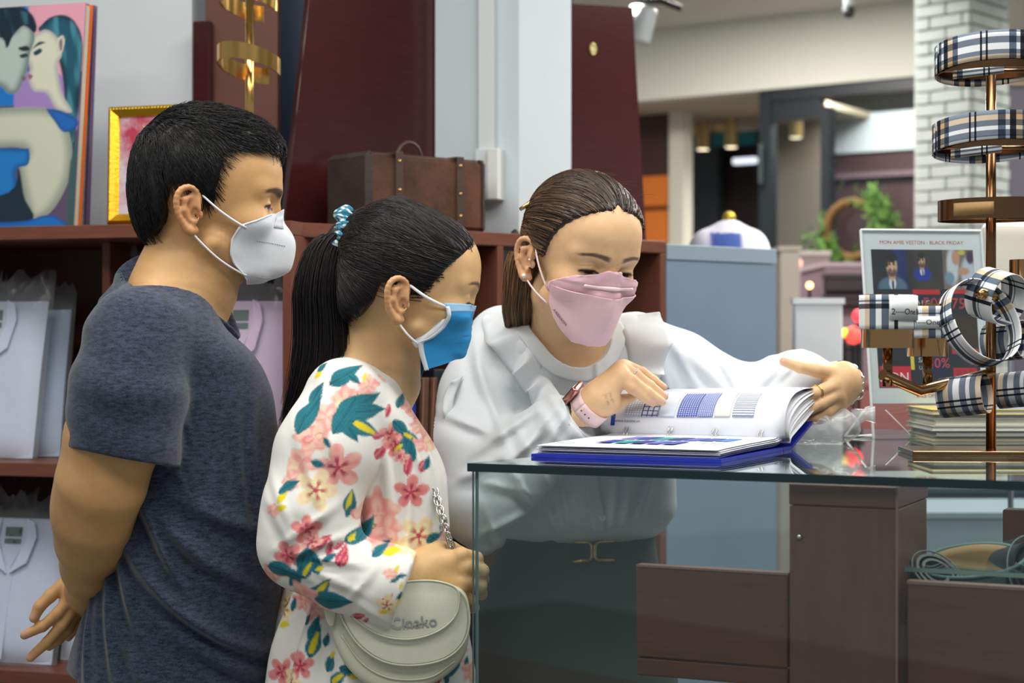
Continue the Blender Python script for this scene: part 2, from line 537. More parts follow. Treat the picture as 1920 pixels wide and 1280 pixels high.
class Head:
    """head in its own frame: origin between the ear canals, x forward, y left, z up (metres at scale 1)"""
    def __init__(s, O, R, scale=1.0, male=True, lid=0.6, ears=(1, -1), nose=1.0, jaw=1.0, low=1.0):
        s.O = np.asarray(O, np.float32); s.R = R; s.s = scale; s.male = male; s.lid = lid
        s.ears = ears; s.nose = nose; s.jaw = jaw; s.low = low
    def loc(s, p):
        return ((p - s.O) @ s.R) / s.s
    def w(s, q):
        return s.O + (np.asarray(q, np.float32) * s.s) @ s.R.T
    def skull(s, q):
        d = ell_d(q, (0.006, 0, 0.058), (0.095, 0.077, 0.085))
        d = smin(d, ell_d(q, (0.052, 0, 0.065), (0.056, 0.062, 0.058)), 0.03)
        return d
    def dl(s, q):
        m = s.male
        d = s.skull(q)
        q0 = q
        q = q.copy(); q[:, 2] = np.where(q[:, 2] < 0, q[:, 2] * s.low, q[:, 2])
        aq = q.copy(); aq[:, 1] = np.abs(aq[:, 1])
        d = smin(d, ell_d(q, (0.05, 0, 0.0), (0.053, 0.061, 0.085)), 0.025)
        jw = (0.053 if m else 0.047) * s.jaw
        d = smin(d, cap_d(aq, (0.022, jw, -0.048), (0.078, 0.016, -0.084), 0.016, 0.014), 0.025)
        d = smin(d, ell_d(q, (0.088, 0, -0.084), (0.017, 0.022, 0.016)), 0.02)
        d = smin(d, ell_d(aq, (0.07, 0.044, -0.006), (0.026, 0.02, 0.02)), 0.02)      # cheek bones
        d = smin(d, ell_d(q, (0.083, 0, -0.048), (0.026, 0.034, 0.03)), 0.02)          # muzzle
        d = smin(d, cap_d(aq, (0.098, 0.011, 0.044), (0.079, 0.048, 0.044), 0.0105 if m else 0.008, 0.008), 0.016)
        d = smax(d, -ell_d(aq, (0.111, 0.034, 0.024), (0.017, 0.021, 0.0125)), 0.012)   # sockets
        n = s.nose
        d = smin(d, chain_d(q, [(0.098, 0, 0.036), (0.107 * (.6 + .4 * n), 0, 0.018), (0.119 * n, 0, -0.012)], [0.007, 0.0075, 0.0105]), 0.01)
        d = smin(d, ell_d(aq, (0.108 * (.4 + .6 * n), 0.013, -0.016), (0.011, 0.0085, 0.008)), 0.006)
        # eyes: ball and lids
        e = (0.0835, 0.033, 0.0215)
        ball = ell_d(aq, e, (0.013,) * 3)
        lz = 0.0215 + 0.013 * (0.75 - 1.35 * s.lid)
        up = smax(ell_d(aq, e, (0.0149, 0.0155, 0.0145)), lz - aq[:, 2] + 0.12 * (aq[:, 0] - 0.0835) * 0, 0.0012)
        lo = smax(ell_d(aq, e, (0.0143, 0.0155, 0.0143)), aq[:, 2] - (0.0215 - 0.0062), 0.0012)
        d = smin(d, ball, 0.002)
        d = smin(d, up, 0.005)
        d = smin(d, lo, 0.004)
        q = q0
        # ears
        for sd in s.ears:
            nr = nrm(q - np.array([-0.012, sd * 0.076, 0.003], np.float32)) < 0.055
            if nr.any():
                d[nr] = smin(d[nr], s.ear(q[nr], sd), 0.004)
        return d
    def ear(s, q, sd):
        def pt(a, b, o=0.0):
            return (a - 0.006, sd * (0.0735 - 0.42 * (a - 0.008) + o), b + 0.002)
        hel = [pt(0.004, 0.002), pt(0.008, 0.016), pt(0.004, 0.028, .002), pt(-0.008, 0.033, .003), pt(-0.019, 0.027, .003), pt(-0.023, 0.013, .002), pt(-0.02, -0.003, .001), pt(-0.012, -0.017, 0), pt(-0.003, -0.0265, -.001), pt(0.005, -0.025, -.002)]
        def rs(pl, rr, n=22):
            t = np.arange(len(pl)); A = [dense(t, np.array(pl)[:, k], n)[1] for k in range(3)]
            return np.stack(A, 1), dense(t, rr, n)[1]
        hel, hr = rs(hel, [0.0028, 0.0032, 0.0036, 0.0038, 0.004, 0.004, 0.0038, 0.0044, 0.0062, 0.0045])
        d = chain_d(q, hel, hr, 0.002)
        ant = [pt(-0.003, 0.022, -.001), pt(-0.0125, 0.015, .001), pt(-0.0125, 0.001, .001), pt(-0.005, -0.011, 0)]
        d = smin(d, chain_d(q, ant, [0.003, 0.0042, 0.0042, 0.0034], 0.004), 0.004)
        tilt = np.array([[1, -0.42 * sd, 0], [0.42 * sd, 1, 0], [0, 0, 1]], float)
        tilt = tilt / np.linalg.norm(tilt, axis=0)
        d = smin(d, ell_d(q, (-0.012, sd * 0.0745, 0.005), (0.018, 0.0042, 0.029), tilt), 0.004)
        d = smin(d, ell_d(q, (-0.008, sd * 0.0715, -0.02), (0.0085, 0.004, 0.0085), tilt), 0.004)
        d = smin(d, ell_d(q, (0.0035, sd * 0.0745, -0.001), (0.004, 0.004, 0.006)), 0.003)   # tragus
        d = smax(d, -ell_d(q, (-0.0035, sd * 0.0815, -0.001), (0.006, 0.0055, 0.0085)), 0.003)
        return d
    def d(s, p):
        return s.dl(s.loc(p)) * s.s

def strands(name, lines, r0, r1, material, parent, cols=None):
    """hair strands: lines = array (n, m, 3); three sided tapering tubes in one mesh"""
    L = np.asarray(lines, np.float32); n, m, _ = L.shape
    T = np.gradient(L, axis=1); T /= np.linalg.norm(T, axis=2, keepdims=True) + 1e-9
    rr = np.random.default_rng(3)
    A = np.broadcast_to(rr.normal(size=(n, 1, 3)), T.shape)
    U = np.cross(T, A); U /= np.linalg.norm(U, axis=2, keepdims=True) + 1e-9
    W = np.cross(T, U)
    rad = (r0 + (r1 - r0) * np.linspace(0, 1, m) ** 2)[None, :, None]
    V = np.stack([L + rad * (math.cos(a) * U + math.sin(a) * W) for a in (0, 2.094, 4.189)], 2)  # n,m,3,3
    V = V.reshape(-1, 3)
    i = np.arange(n)[:, None, None]; j = np.arange(m - 1)[None, :, None]; k = np.arange(3)[None, None, :]
    a = i * m * 3 + j * 3 + k; b = i * m * 3 + j * 3 + (k + 1) % 3
    Q = np.stack([a, b, b + 3, a + 3], -1).reshape(-1, 4)
    return V, Q

def proj(f, X, off=0.0, it=4, h=0.002):
    """move points X onto the surface f = off"""
    X = np.asarray(X, np.float32)
    E = np.eye(3, dtype=np.float32)
    for _ in range(it):
        g = np.stack([f(X + E[k] * h) - f(X - E[k] * h) for k in range(3)], 1) / (2 * h)
        v = f(X) - off
        X = X - (v[:, None] * g / ((g * g).sum(1, keepdims=True) + 1e-3)).astype(np.float32)
    return X
def grad(f, X, h=0.002):
    E = np.eye(3, dtype=np.float32)
    g = np.stack([f(X + E[k] * h) - f(X - E[k] * h) for k in range(3)], 1)
    return g / (np.linalg.norm(g, axis=1, keepdims=True) + 1e-9)
def gauss(p, c, s):
    return np.exp(-((p - np.asarray(c, np.float32)) ** 2).sum(1) / (2 * s * s))

def push_out(f, X, off):
    """points deeper than off are lifted to off above the surface f"""
    X = np.asarray(X, np.float32); sh = X.shape; X = X.reshape(-1, 3)
    m = f(X) < off
    if m.any(): X[m] = proj(f, X[m], off, 5)
    return X.reshape(sh).astype(float)

def push_ray(f, X, c, off, step=.0012, n=40):
    """points closer than off to the surface f move away from centre c until they clear it"""
    X = np.asarray(X, np.float32).copy(); sh = X.shape; X = X.reshape(-1, 3)
    D = X - np.asarray(c, np.float32); D /= np.linalg.norm(D, axis=1, keepdims=True)
    for _ in range(n):
        m = f(X) < off
        if not m.any(): break
        X[m] += D[m] * step
    return X.reshape(sh).astype(float)
def relax(G, n=2):
    for _ in range(n):
        H_ = G.copy()
        H_[1:-1, 1:-1] = .5 * G[1:-1, 1:-1] + .125 * (G[:-2, 1:-1] + G[2:, 1:-1] + G[1:-1, :-2] + G[1:-1, 2:])
        G = H_
    return G
# ------------------------------------------------------------------ people: shared
SKIN = mat('skin', (200, 160, 125), 0.48, attr='Col', sub=0.12, noise=(60, 0.05), bump=(350, 0.06), spec=0.4)
def skin_mesh(name, parts, base, paint, parent):
    V, Q = join_vq(parts)
    me = np_mesh(name, V, Q)
    V2 = np.empty(len(me.vertices) * 3, np.float32); me.vertices.foreach_get('co', V2); V2 = V2.reshape(-1, 3)
    C = np.tile(np.array(lin(base), np.float32), (len(V2), 1))
    C *= (1 + 0.05 * vnoise(V2, 35, 5))[:, None]
    C = paint(V2, C)
    set_cols(me, np.clip(C, 0, 1))
    return link_obj(name, me, SKIN, parent, smooth=True)
def mixc(C, m, col):
    c = np.array(lin(col), np.float32)
    m = np.clip(m, 0, 1)[:, None]
    return C * (1 - m) + c * m
def sstep(a, b, x):
    t = np.clip((x - a) / (b - a), 0, 1); return t * t * (3 - 2 * t)
def catmull(V, Q):
    """one Catmull-Clark step of a quad mesh"""
    n = len(V); V = V.astype(np.float64)
    E = np.sort(np.stack([Q, np.roll(Q, -1, 1)], -1).reshape(-1, 2), 1)
    key, inv, cnt = np.unique(E[:, 0].astype(np.int64) * n + E[:, 1], return_inverse=True, return_counts=True)
    ea, eb = key // n, key % n; m = len(key); fp = V[Q].mean(1); fi = np.repeat(np.arange(len(Q)), 4)
    add = lambda idx, val, k: np.stack([np.bincount(idx, val[:, j], k) for j in range(3)], 1)
    mid = (V[ea] + V[eb]) / 2; inner = (cnt == 2)
    ep = np.where(inner[:, None], (2 * mid + add(inv, fp[fi], m)) / 4, mid)
    val = np.bincount(ea, minlength=n) + np.bincount(eb, minlength=n); nf = np.bincount(Q.ravel(), minlength=n)
    Fm = add(Q.ravel(), fp[fi], n) / np.maximum(nf, 1)[:, None]; Rm = (add(ea, mid, n) + add(eb, mid, n)) / np.maximum(val, 1)[:, None]
    nv = (Fm + 2 * Rm + (val - 3)[:, None] * V) / np.maximum(val, 1)[:, None]
    bd = np.zeros(n, bool); bd[ea[~inner]] = True; bd[eb[~inner]] = True
    nv[bd] = V[bd]
    e = inv.reshape(-1, 4) + n; f = np.arange(len(Q)) + n + m
    Q2 = np.concatenate([np.stack([Q[:, k], e[:, k], f, e[:, k - 1]], 1) for k in range(4)])
    return np.concatenate([nv, ep, fp]).astype(np.float32), Q2
def cloth_mesh(name, V, Q, material, parent, paint=None, sub=1):
    for _ in range(sub): V, Q = catmull(V, Q)
    me = np_mesh(name, V, Q)
    o = link_obj(name, me, material, parent, smooth=True)
    if paint is not None: set_cols(me, np.clip(paint(np.asarray(V, np.float32)), 0, 1))
    return o
def face_paint(hd, C, q, brow, lash=1.0, redness=1.0, brow_hi=0.0, bth=1.0):
    """eyebrows, eyes, lids, ears' blush; q = points in head space"""
    ay = np.abs(q[:, 1])
    front = (q[:, 0] > 0.05)
    # brow: arc band
    t = np.clip((ay - 0.012) / 0.042, -0.2, 1.3)
    zc = 0.0445 + brow_hi + 0.006 * np.sin(np.clip(t, 0, 1) * 2.4) - 0.004 * t
    th = 0.0044 * bth * (1 - 0.55 * np.clip(t, 0, 1))
    m = sstep(1.35, 0.6, np.abs(q[:, 2] - zc) / th) * sstep(-0.12, 0.1, t) * sstep(1.15, 0.9, t) * front
    C = mixc(C, 0.88 * m, brow)
    # eye opening between the lids
    e = np.array([0.0835, 0.033, 0.0215], np.float32)
    lz = 0.0215 + 0.013 * (0.75 - 1.35 * hd.lid)
    ex = (ay - e[1]) / 0.0145
    cur = lz - 0.0035 * ex * ex
    lowz = 0.0153 + 0.0015 * ex * ex
    inside = sstep(0.0006, -0.0006, q[:, 2] - cur) * sstep(-0.0006, 0.0006, q[:, 2] - lowz) * (np.abs(ex) < 1.0) * (q[:, 0] > 0.086)
    C = mixc(C, inside * 0.9, (150, 138, 130))
    iris = sstep(0.0085, 0.0068, np.sqrt((ay - e[1] - 0.001 * 0) ** 2 + (q[:, 2] - 0.0165) ** 2))
    C = mixc(C, inside * iris, (20, 14, 12))
    lashl = sstep(0.0026, 0.0012, np.abs(q[:, 2] - cur)) * (np.abs(ex) < 1.12) * (q[:, 0] > 0.082)
    C = mixc(C, lashl * 0.9 * lash, (22, 16, 15))
    C = mixc(C, 0.3 * sstep(0.0018, 0.0004, np.abs(q[:, 2] - lowz)) * (np.abs(ex) < 1.0) * (q[:, 0] > 0.084), (80, 52, 42))
    C = mixc(C, 0.25 * sstep(0.0016, 0.0002, np.abs(q[:, 2] - (lz + 0.0075 - 0.003 * ex * ex))) * (np.abs(ex) < 1.1) * (q[:, 0] > 0.08), (120, 78, 60))
    ear = (q[:, 0] < 0.006) & (ay > 0.071) & (q[:, 2] < 0.04) & (q[:, 2] > -0.035)
    C = mixc(C, 0.3 * ear * redness, (190, 110, 85))
    return C
def mask_loft(ridge, edge, ns=17, nt=33, bulge=0.006):
    """one half of a face mask in head space: ridge (x,z) at y=0, edge (x,y,z) at the cheek; both dense polylines"""
    def res(pl, n):
        pl = np.asarray(pl, float); s = np.r_[0, np.cumsum(np.linalg.norm(np.diff(pl, axis=0), axis=1))]
        u = np.linspace(0, s[-1], n); return np.stack([np.interp(u, s, pl[:, k]) for k in range(pl.shape[1])], 1)
    r = res([(x, 0.0, z) for x, z in ridge], nt); e = res(edge, nt)
    t = np.linspace(0, 1, ns)
    G = np.zeros((nt, ns, 3))
    for j, tt in enumerate(t):
        G[:, j] = r * (1 - tt) + e * tt
        G[:, j, 1] += bulge * np.sin(math.pi * tt)
        G[:, j, 0] += bulge * 0.6 * np.sin(math.pi * tt)
    return G
def half_mirror(G):
    M = G[:, ::-1].copy(); M[:, :, 1] *= -1
    return np.concatenate([M[:, :-1], G], 1)

HAIR = mat('hair_black', (17, 16, 18), 0.45, noise=(90, 0.3), spec=0.32)

# ------------------------------------------------------------------ the setting
def PZ(px, py, z):
    """point on the level plane z seen at a pixel"""
    Y = (CAM_H - z) * F / (py - HY); return P(px, py, Y)
def struct(o, label=None):
    o['kind'] = 'structure'
    if label: o['label'] = label
    return o
WHITE_WALL = mat('white_paint', (226, 233, 237), .85, noise=(3, .03))
FLOOR_M = mat('grey_floor_tile', (128, 126, 122), .35, noise=(6, .08))
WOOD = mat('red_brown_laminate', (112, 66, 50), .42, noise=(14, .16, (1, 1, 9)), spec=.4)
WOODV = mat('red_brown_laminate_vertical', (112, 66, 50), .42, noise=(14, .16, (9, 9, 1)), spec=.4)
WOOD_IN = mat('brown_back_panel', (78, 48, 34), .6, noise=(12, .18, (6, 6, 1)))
WINE = mat('wine_gloss_board', (66, 27, 28), .16, noise=(20, .14, (1, 1, 10)), spec=.55)
BLUEGREY = mat('blue_grey_laminate', (116, 136, 158), .55, noise=(5, .04))
BLUEGREY2 = mat('blue_grey_edge', (138, 156, 170), .5)

struct(MB().box((2.0, 6.0, -.05), (14, 16, .1)).build('floor', FLOOR_M), 'grey tiled shop floor')
struct(MB().box((2.0, 6.0, 2.965), (14, 16, .1)).build('ceiling', mat('ceiling_white', (222, 220, 210), .9)), 'white shop ceiling')

# left unit: front line L0 -> L1, right unit: R0 -> R1
L0 = np.array(P(0, 0, 3.5)[:2]); L1 = np.array(P(545, 0, 3.32)[:2])
E1 = (L1 - L0) / np.linalg.norm(L1 - L0); N1 = np.array([-E1[1], E1[0]])
R0 = np.array(P(549, 0, 3.36)[:2]); R1 = np.array(P(1250, 0, 4.0)[:2])
E2 = (R1 - R0) / np.linalg.norm(R1 - R0); N2 = np.array([-E2[1], E2[0]])
def along(A, E, N, px, t=0.0):
    """distance along a line (offset t behind it) where the column px of the photograph meets it"""
    k = (px - 960) / F; B = A + N * t
    return (k * B[1] - B[0]) / (E[0] - k * E[1])
class Fr:
    """frame of a shelf unit: s along its front, t to the back, z up"""
    def __init__(s, A, E, N): s.A, s.E, s.N = A, E, N
    def p(s, a, t, z): q = s.A + s.E * a + s.N * t; return np.array([q[0], q[1], z])
    def s(s, px, t=0.0): return along(s.A, s.E, s.N, px, t)
    def z(s, px, py, t=0.0):
        q = s.p(s.s(px, t), t, 0); return CAM_H - (py - HY) / F * q[1]
    def box(s, mb, a0, a1, t0, t1, z0, z1):
        c = s.p((a0 + a1) / 2, (t0 + t1) / 2, (z0 + z1) / 2)
        Rm = np.array([[s.E[0], s.N[0], 0], [s.E[1], s.N[1], 0], [0, 0, 1]])
        return mb.box(c, (a1 - a0, t1 - t0, z1 - z0), Rm)
FL = Fr(L0, E1, N1); FR = Fr(R0, E2, N2)
def fbox(fr, name, m, parent, a0, a1, t0, t1, z0, z1, bevel=.0015):
    return fr.box(MB(), a0, a1, t0, t1, z0, z1).build(name, m, parent, bevel=bevel, bseg=1)

ZT = 1.588
# walls behind the shelves
struct(fbox(FL, 'wall_left', WHITE_WALL, None, -2.5, FL.s(360, .42), .42, .52, 0, 2.915, 0), 'white wall panel behind the left shelf unit')
COLM = mat('white_column_paint', (200, 212, 218), .7, noise=(4, .02))
def wall_far():
    a = FR.s(840, .50)
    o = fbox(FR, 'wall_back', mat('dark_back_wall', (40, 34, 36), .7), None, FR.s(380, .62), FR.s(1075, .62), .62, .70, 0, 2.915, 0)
    return struct(o, 'dark wall behind the leaning boards')
wall_far()
# white column with conduit and socket box
cl, cm, cr = P(816, 0, 3.93), P(973, 0, 3.86), P(1071, 0, 4.02)
bk = np.array([.25, .35, 0])
poly = [np.array([cl[0], cl[1], 0]), np.array([cm[0], cm[1], 0]), np.array([cr[0], cr[1], 0]), np.array([cr[0], cr[1] + .06, 0]), np.array([cl[0] + .03, cl[1] + .14, 0])]
col = struct(MB().prism(poly, (0, 0, 2.914)).build('column', COLM, None), 'white painted column behind the suitcase')
cd = np.array([cm[0] - cl[0], cm[1] - cl[1]]); cd /= np.linalg.norm(cd); cn = np.array([cd[1], -cd[0]])
def on_col(px, py, o):
    k = (px - 960) / F; a = (k * cl[1] - cl[0]) / (cd[0] - k * cd[1]); q = np.array([cl[0], cl[1]]) + cd * a + cn * o
    return np.array([q[0], q[1], CAM_H - (py - HY) / F * (cl[1] + cd[1] * a)])
def col_box(name, m, x0, x1, y0, y1, d, parent):
    a, b = on_col(x0, y0, 0), on_col(x1, y1, 0); c = (a + b) / 2 + np.array([cn[0], cn[1], 0]) * d / 2
    Rm = np.array([[cd[0], cn[0], 0], [cd[1], cn[1], 0], [0, 0, 1]])
    return MB().box(c, (np.linalg.norm((b - a)[:2]), d, abs(b[2] - a[2])), Rm).build(name, m, parent, bevel=.002)
sb = thing('wall_socket', 'white socket box with conduit on the white column', 'socket', loc=tuple(on_col(925, 380, 0)))
SW = mat('socket_white', (212, 220, 222), .4)
col_box('conduit', SW, 902, 931, -140, 284, .018, sb)
col_box('socket_plate', SW, 900, 929, 282, 376, .03, sb)
col_box('socket_box', mat('socket_cream', (220, 224, 222), .45), 927, 947, 282, 376, .045, sb)
for yy in (334, 345):
    q = on_col(916, yy, .031); MB().cyl(q, q + np.array([cn[0], cn[1], 0]) * .002, .003, 10).build('socket_hole', mat('black_plastic', (20, 20, 22), .5), sb)
q = on_col(941, 376, 0)

# ------------------------------------------------------------------ shelf units
def left_unit():
    root = thing('shelf_unit', 'dark red-brown open shelf unit holding bagged shirts behind the navy T-shirt', 'shelf', loc=tuple(FL.p(.3, .17, 0)))
    a0 = FL.s(-190); a1 = FL.s(546)
    d = .34
    zm = FL.z(0, 867); zb = FL.z(0, 1256)
    fbox(FL, 'top_board', WOOD, root, a0, a1, 0, d, ZT - .027, ZT)
    for z in (zm, zb, .30):
        fbox(FL, 'shelf_board', WOOD, root, a0 + .018, a1 - .018, .004, d - .01, z - .027, z)
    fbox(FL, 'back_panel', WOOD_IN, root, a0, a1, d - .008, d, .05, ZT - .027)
    for a in (a0, a1 - .018, FL.s(152, .02)):
        fbox(FL, 'upright', WOODV, root, a, a + .018, (.10 if a not in (a0, a1 - .018) else 0.0), d - .008, 0, ZT - .027)
    fbox(FL, 'plinth', WOOD, root, a0 + .018, a1 - .018, .03, .05, 0, .08)
    return zm, zb
def right_unit():
    root = thing('shelf_unit', 'red-brown open shelf unit holding folders and black boxes behind the flowered dress', 'shelf', loc=tuple(FR.p(.5, .16, 0)))
    a0 = 0.0; a1 = FR.s(1249); d = .32
    zm = FR.z(840, 929)
    mk = (N1 @ E2) / (N1 @ N2)          # the left end is mitred where the two units meet
    def mboard(name, t0, t1, z0, z1, e0, e1):
        MB().prism([FR.p(e0 + mk * t0, t0, z0), FR.p(a1 - e1, t0, z0), FR.p(a1 - e1, t1, z0), FR.p(e0 + mk * t1, t1, z0)], (0, 0, z1 - z0)).build(name, WOOD, root, bevel=.0015, bseg=1)
    mboard('top_board', 0, d, ZT - .028, ZT, 0, 0)
    for z in (zm, .50): mboard('shelf_board', .006, d - .01, z - .026, z, .018, .018)
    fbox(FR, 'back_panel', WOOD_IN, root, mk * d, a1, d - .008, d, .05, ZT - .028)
    MB().prism([FR.p(.001, .002, 0), FR.p(.017, .002, 0), FR.p(.017 + mk * (d - .01), d - .01, 0), FR.p(.001 + mk * (d - .01), d - .01, 0)], (0, 0, ZT - .0285)).build('mitre_panel', WOODV, root)
    for px, w_, dd in ((549, .017, .01), (749, .024, (FR.s(749) - .02) / mk), (933, .017, d - .008)):
        a = FR.s(px); fbox(FR, 'upright', WOODV, root, a, a + w_, 0, dd, 0, ZT - .028)
    fbox(FR, 'upright', WOODV, root, a1 - .018, a1, 0, d - .008, 0, ZT - .028)
    q = FR.p(FR.s(558), -.001, FR.z(558, 510)); MB().lathe(q, [(.0001, -.003), (.004, -.002), (.0045, .001)], 12, axis=(-N2[0], -N2[1], 0)).build('screw_cap', mat('brass', (190, 150, 90), .3, metal=1.0), root)
    return zm
ZM_L, ZB_L = left_unit()
ZM_R = right_unit()
# blue-grey cabinet at the end of the run
cb_ = thing('cabinet', 'blue-grey laminate cabinet at the right end of the shelves', 'cabinet', loc=tuple(FR.p(FR.s(1350), .2, 0)))
fbox(FR, 'side_panel', BLUEGREY, cb_, FR.s(1250.5), FR.s(1457), 0.002, .33, 0, ZT - .043)
fbox(FR, 'top_panel', BLUEGREY2, cb_, FR.s(1250.5), FR.s(1457), 0.0, .332, ZT - .042, ZT - .006)

# ------------------------------------------------------------------ boards leaning behind the shelf tops
def lean_board(name, label, m, fr, t, px_l, px_r, py_t, tilt, th=.018, zb=None, cat='board', foot=None):
    """rectangular board standing at depth t behind fr's front, turned by tilt degrees in its own plane about its lower left corner"""
    zb = ZT if zb is None else zb
    a0 = fr.s(px_l, t); a1 = fr.s(px_r, t)
    if foot is not None:      # px_l, px_r hold at shelf-top height, the board itself goes down to the floor
        sh = math.tan(math.radians(tilt)) * (foot - zb); a0 -= sh; a1 -= sh
    hgt = fr.z(px_l, py_t, t) - zb
    root = thing(name, label, cat, loc=tuple(fr.p((a0 + a1) / 2, t, zb)))
    c, s_ = math.cos(math.radians(tilt)), math.sin(math.radians(tilt))
    pts = []
    for (u, v) in ((0, 0), (a1 - a0, 0), (a1 - a0, hgt), (0, hgt)):
        pts.append(fr.p(a0 + u * c + v * s_, t, zb + v * c - u * s_))
    zmin = min(p[2] for p in pts)
    if zmin < zb:
        for p in pts: p[2] += zb - zmin
    MB().prism(pts, np.array([fr.N[0], fr.N[1], 0]) * th).build('panel', m, root, bevel=.0015, bseg=1)
    return root
bd = lean_board('board', 'narrow wine-coloured board beside the white wall panel', WINE, FL, .37, 361, 392, 40, 0, zb=0)
bd = lean_board('board', 'wide brown board standing behind the gold display stand', mat('brown_board', (104, 66, 56), .5, noise=(6, .08)), FL, .395, 384, 520, -330, 0, zb=0)
bd = lean_board('board', 'blue-grey board between the brown board and the leaning wine panel', mat('slate_board', (96, 112, 136), .5, noise=(4, .05)), FL, .53, 497, 640, -330, 0, zb=0)
lp_ = thing('leaning_panel', 'large glossy wine panel leaning behind the suitcase', 'board', loc=tuple(FR.p(FR.s(680, .285), .285, ZT)))
MB().prism([FR.p(FR.s(x_, .285), .285, z_) for x_, z_ in ((531, ZT + .0005), (817, ZT + .0005), (817, 2.55), (624, 2.55))], np.array([N2[0], N2[1], 0]) * .018).build('panel', WINE, lp_, bevel=.0015, bseg=1)
bd2 = lean_board('leaning_panel', 'tall glossy wine panel leaning beside the white column, with a brass finger hole', WINE, FR, .345, 1062, 1213, 4, -4.6, zb=0, foot=ZT)
q = FR.p(FR.s(1111, .345), .3435, FR.z(1111, 92, .345))
MB().tube([q + .009 * math.cos(t) * np.array([E2[0], E2[1], 0]) + np.array([0, 0, .013 * math.sin(t)]) for t in np.linspace(0, 2 * math.pi, 24, endpoint=False)], .0028, 8, closed=True).build('finger_hole', mat('brass_pale', (214, 196, 120), .3, metal=.6), bd2, smooth=True)
MB().lathe(q, [(.0001, -.001), (.008, -.001), (.008, .001)], 20, axis=(N2[0], N2[1], 0)).build('hole_filling', mat('cream_fill', (206, 200, 150), .7), bd2)
# ------------------------------------------------------------------ things on the left unit
def decal(fr, name, m, parent, pts, t, o=.0008):
    """flat printed patch: (px, py) outline on the plane t behind fr"""
    poly = [fr.p(fr.s(x, t), t, fr.z(x, y, t)) for x, y in pts]
    return MB().prism(poly, -np.array([fr.N[0], fr.N[1], 0]) * o).build(name, m, parent)
def big_books():
    t = .05
    z0 = ZT
    def slab(name, label, px0, px1, pt, th, t0, m, lean):
        root = thing(name, label, 'book', 'large sample books on the shelf')
        a0 = FL.s(px0, t0); a1 = FL.s(px1, t0); h = FL.z(px1, pt, t0) - z0
        root.location = tuple(FL.p((a0 + a1) / 2, t0, z0))
        return root, a0, a1, h
    # first book: cover with the printed couple
    specs = [('printed_book', 'large book leaning on the shelf, cover printed with an embracing couple', -90, 138, 6, .030, .045, 'cream', .0275),
             ('printed_book', 'thick sample book with brick-red edge, behind the one with the couple', -60, 150, 8, .026, .083, 'brick', .02),
             ('printed_book', 'thin lilac-backed book, rearmost of the leaning books by the gold frame', -40, 163, 10, .012, .118, 'lilac', .018)]
    PAGE = mat('cream_pages', (214, 208, 188), .8, noise=(200, .08, (1, 1, .05))); ORG = mat('orange_cover', (226, 104, 24), .5); PUR = mat('violet_cover', (92, 78, 110), .5); LIL = mat('lilac_cover', (132, 116, 156), .5); BRI = mat('brick_red_pages', (150, 66, 62), .7, noise=(60, .3, (1, 1, 3)))
    GRN = mat('teal_grey_pages', (126, 142, 142), .7, noise=(40, .2, (1, 1, 3)))
    for name, label, px0, px1, pt, th, t0, kind, shear in specs:
        root, a0, a1, h = slab(name, label, px0, px1, pt, th, t0, None, 0)
        def q(u, tt, v): return FL.p(a0 + u + shear * v / h, t0 + tt, z0 + v)
        W = a1 - a0
        def sl(nm, m, t_a, t_b, du=0.0, v0=0.0, v1=1.0):
            poly = [q(0, t_a, v0 * h), q(W - du, t_a, v0 * h), q(W - du, t_a, h * v1 - (.0 if du == 0 else .004)), q(0, t_a, h * v1 - (.0 if du == 0 else .004))]
            return MB().prism(poly, np.array([FL.N[0], FL.N[1], 0]) * (t_b - t_a)).build(nm, m, root, bevel=.0008, bseg=1)
        if kind == 'cream':
            cov = sl('front_cover', mat('cover_print_ground', (150, 132, 158), .35), 0, .003)
            sl('pages', PAGE, .003, th - .006, .004); sl('back_cover', ORG, th - .006, th)
            cover_print(q, W, h, cov)
        elif kind == 'brick':
            sl('front_cover', PUR, 0, .003); sl('pages', PAGE, .003, .012, .004); 
            sl('swatch_pages', BRI, .012, th - .003, .005, .52, 1.0); sl('swatch_pages', GRN, .012, th - .003, .005, .0, .52); sl('back_cover', PUR, th - .003, th)
        else:
            sl('front_cover', LIL, 0, .0025); sl('pages', PAGE, .0025, th - .0025, .004); sl('back_cover', LIL, th - .0025, th)
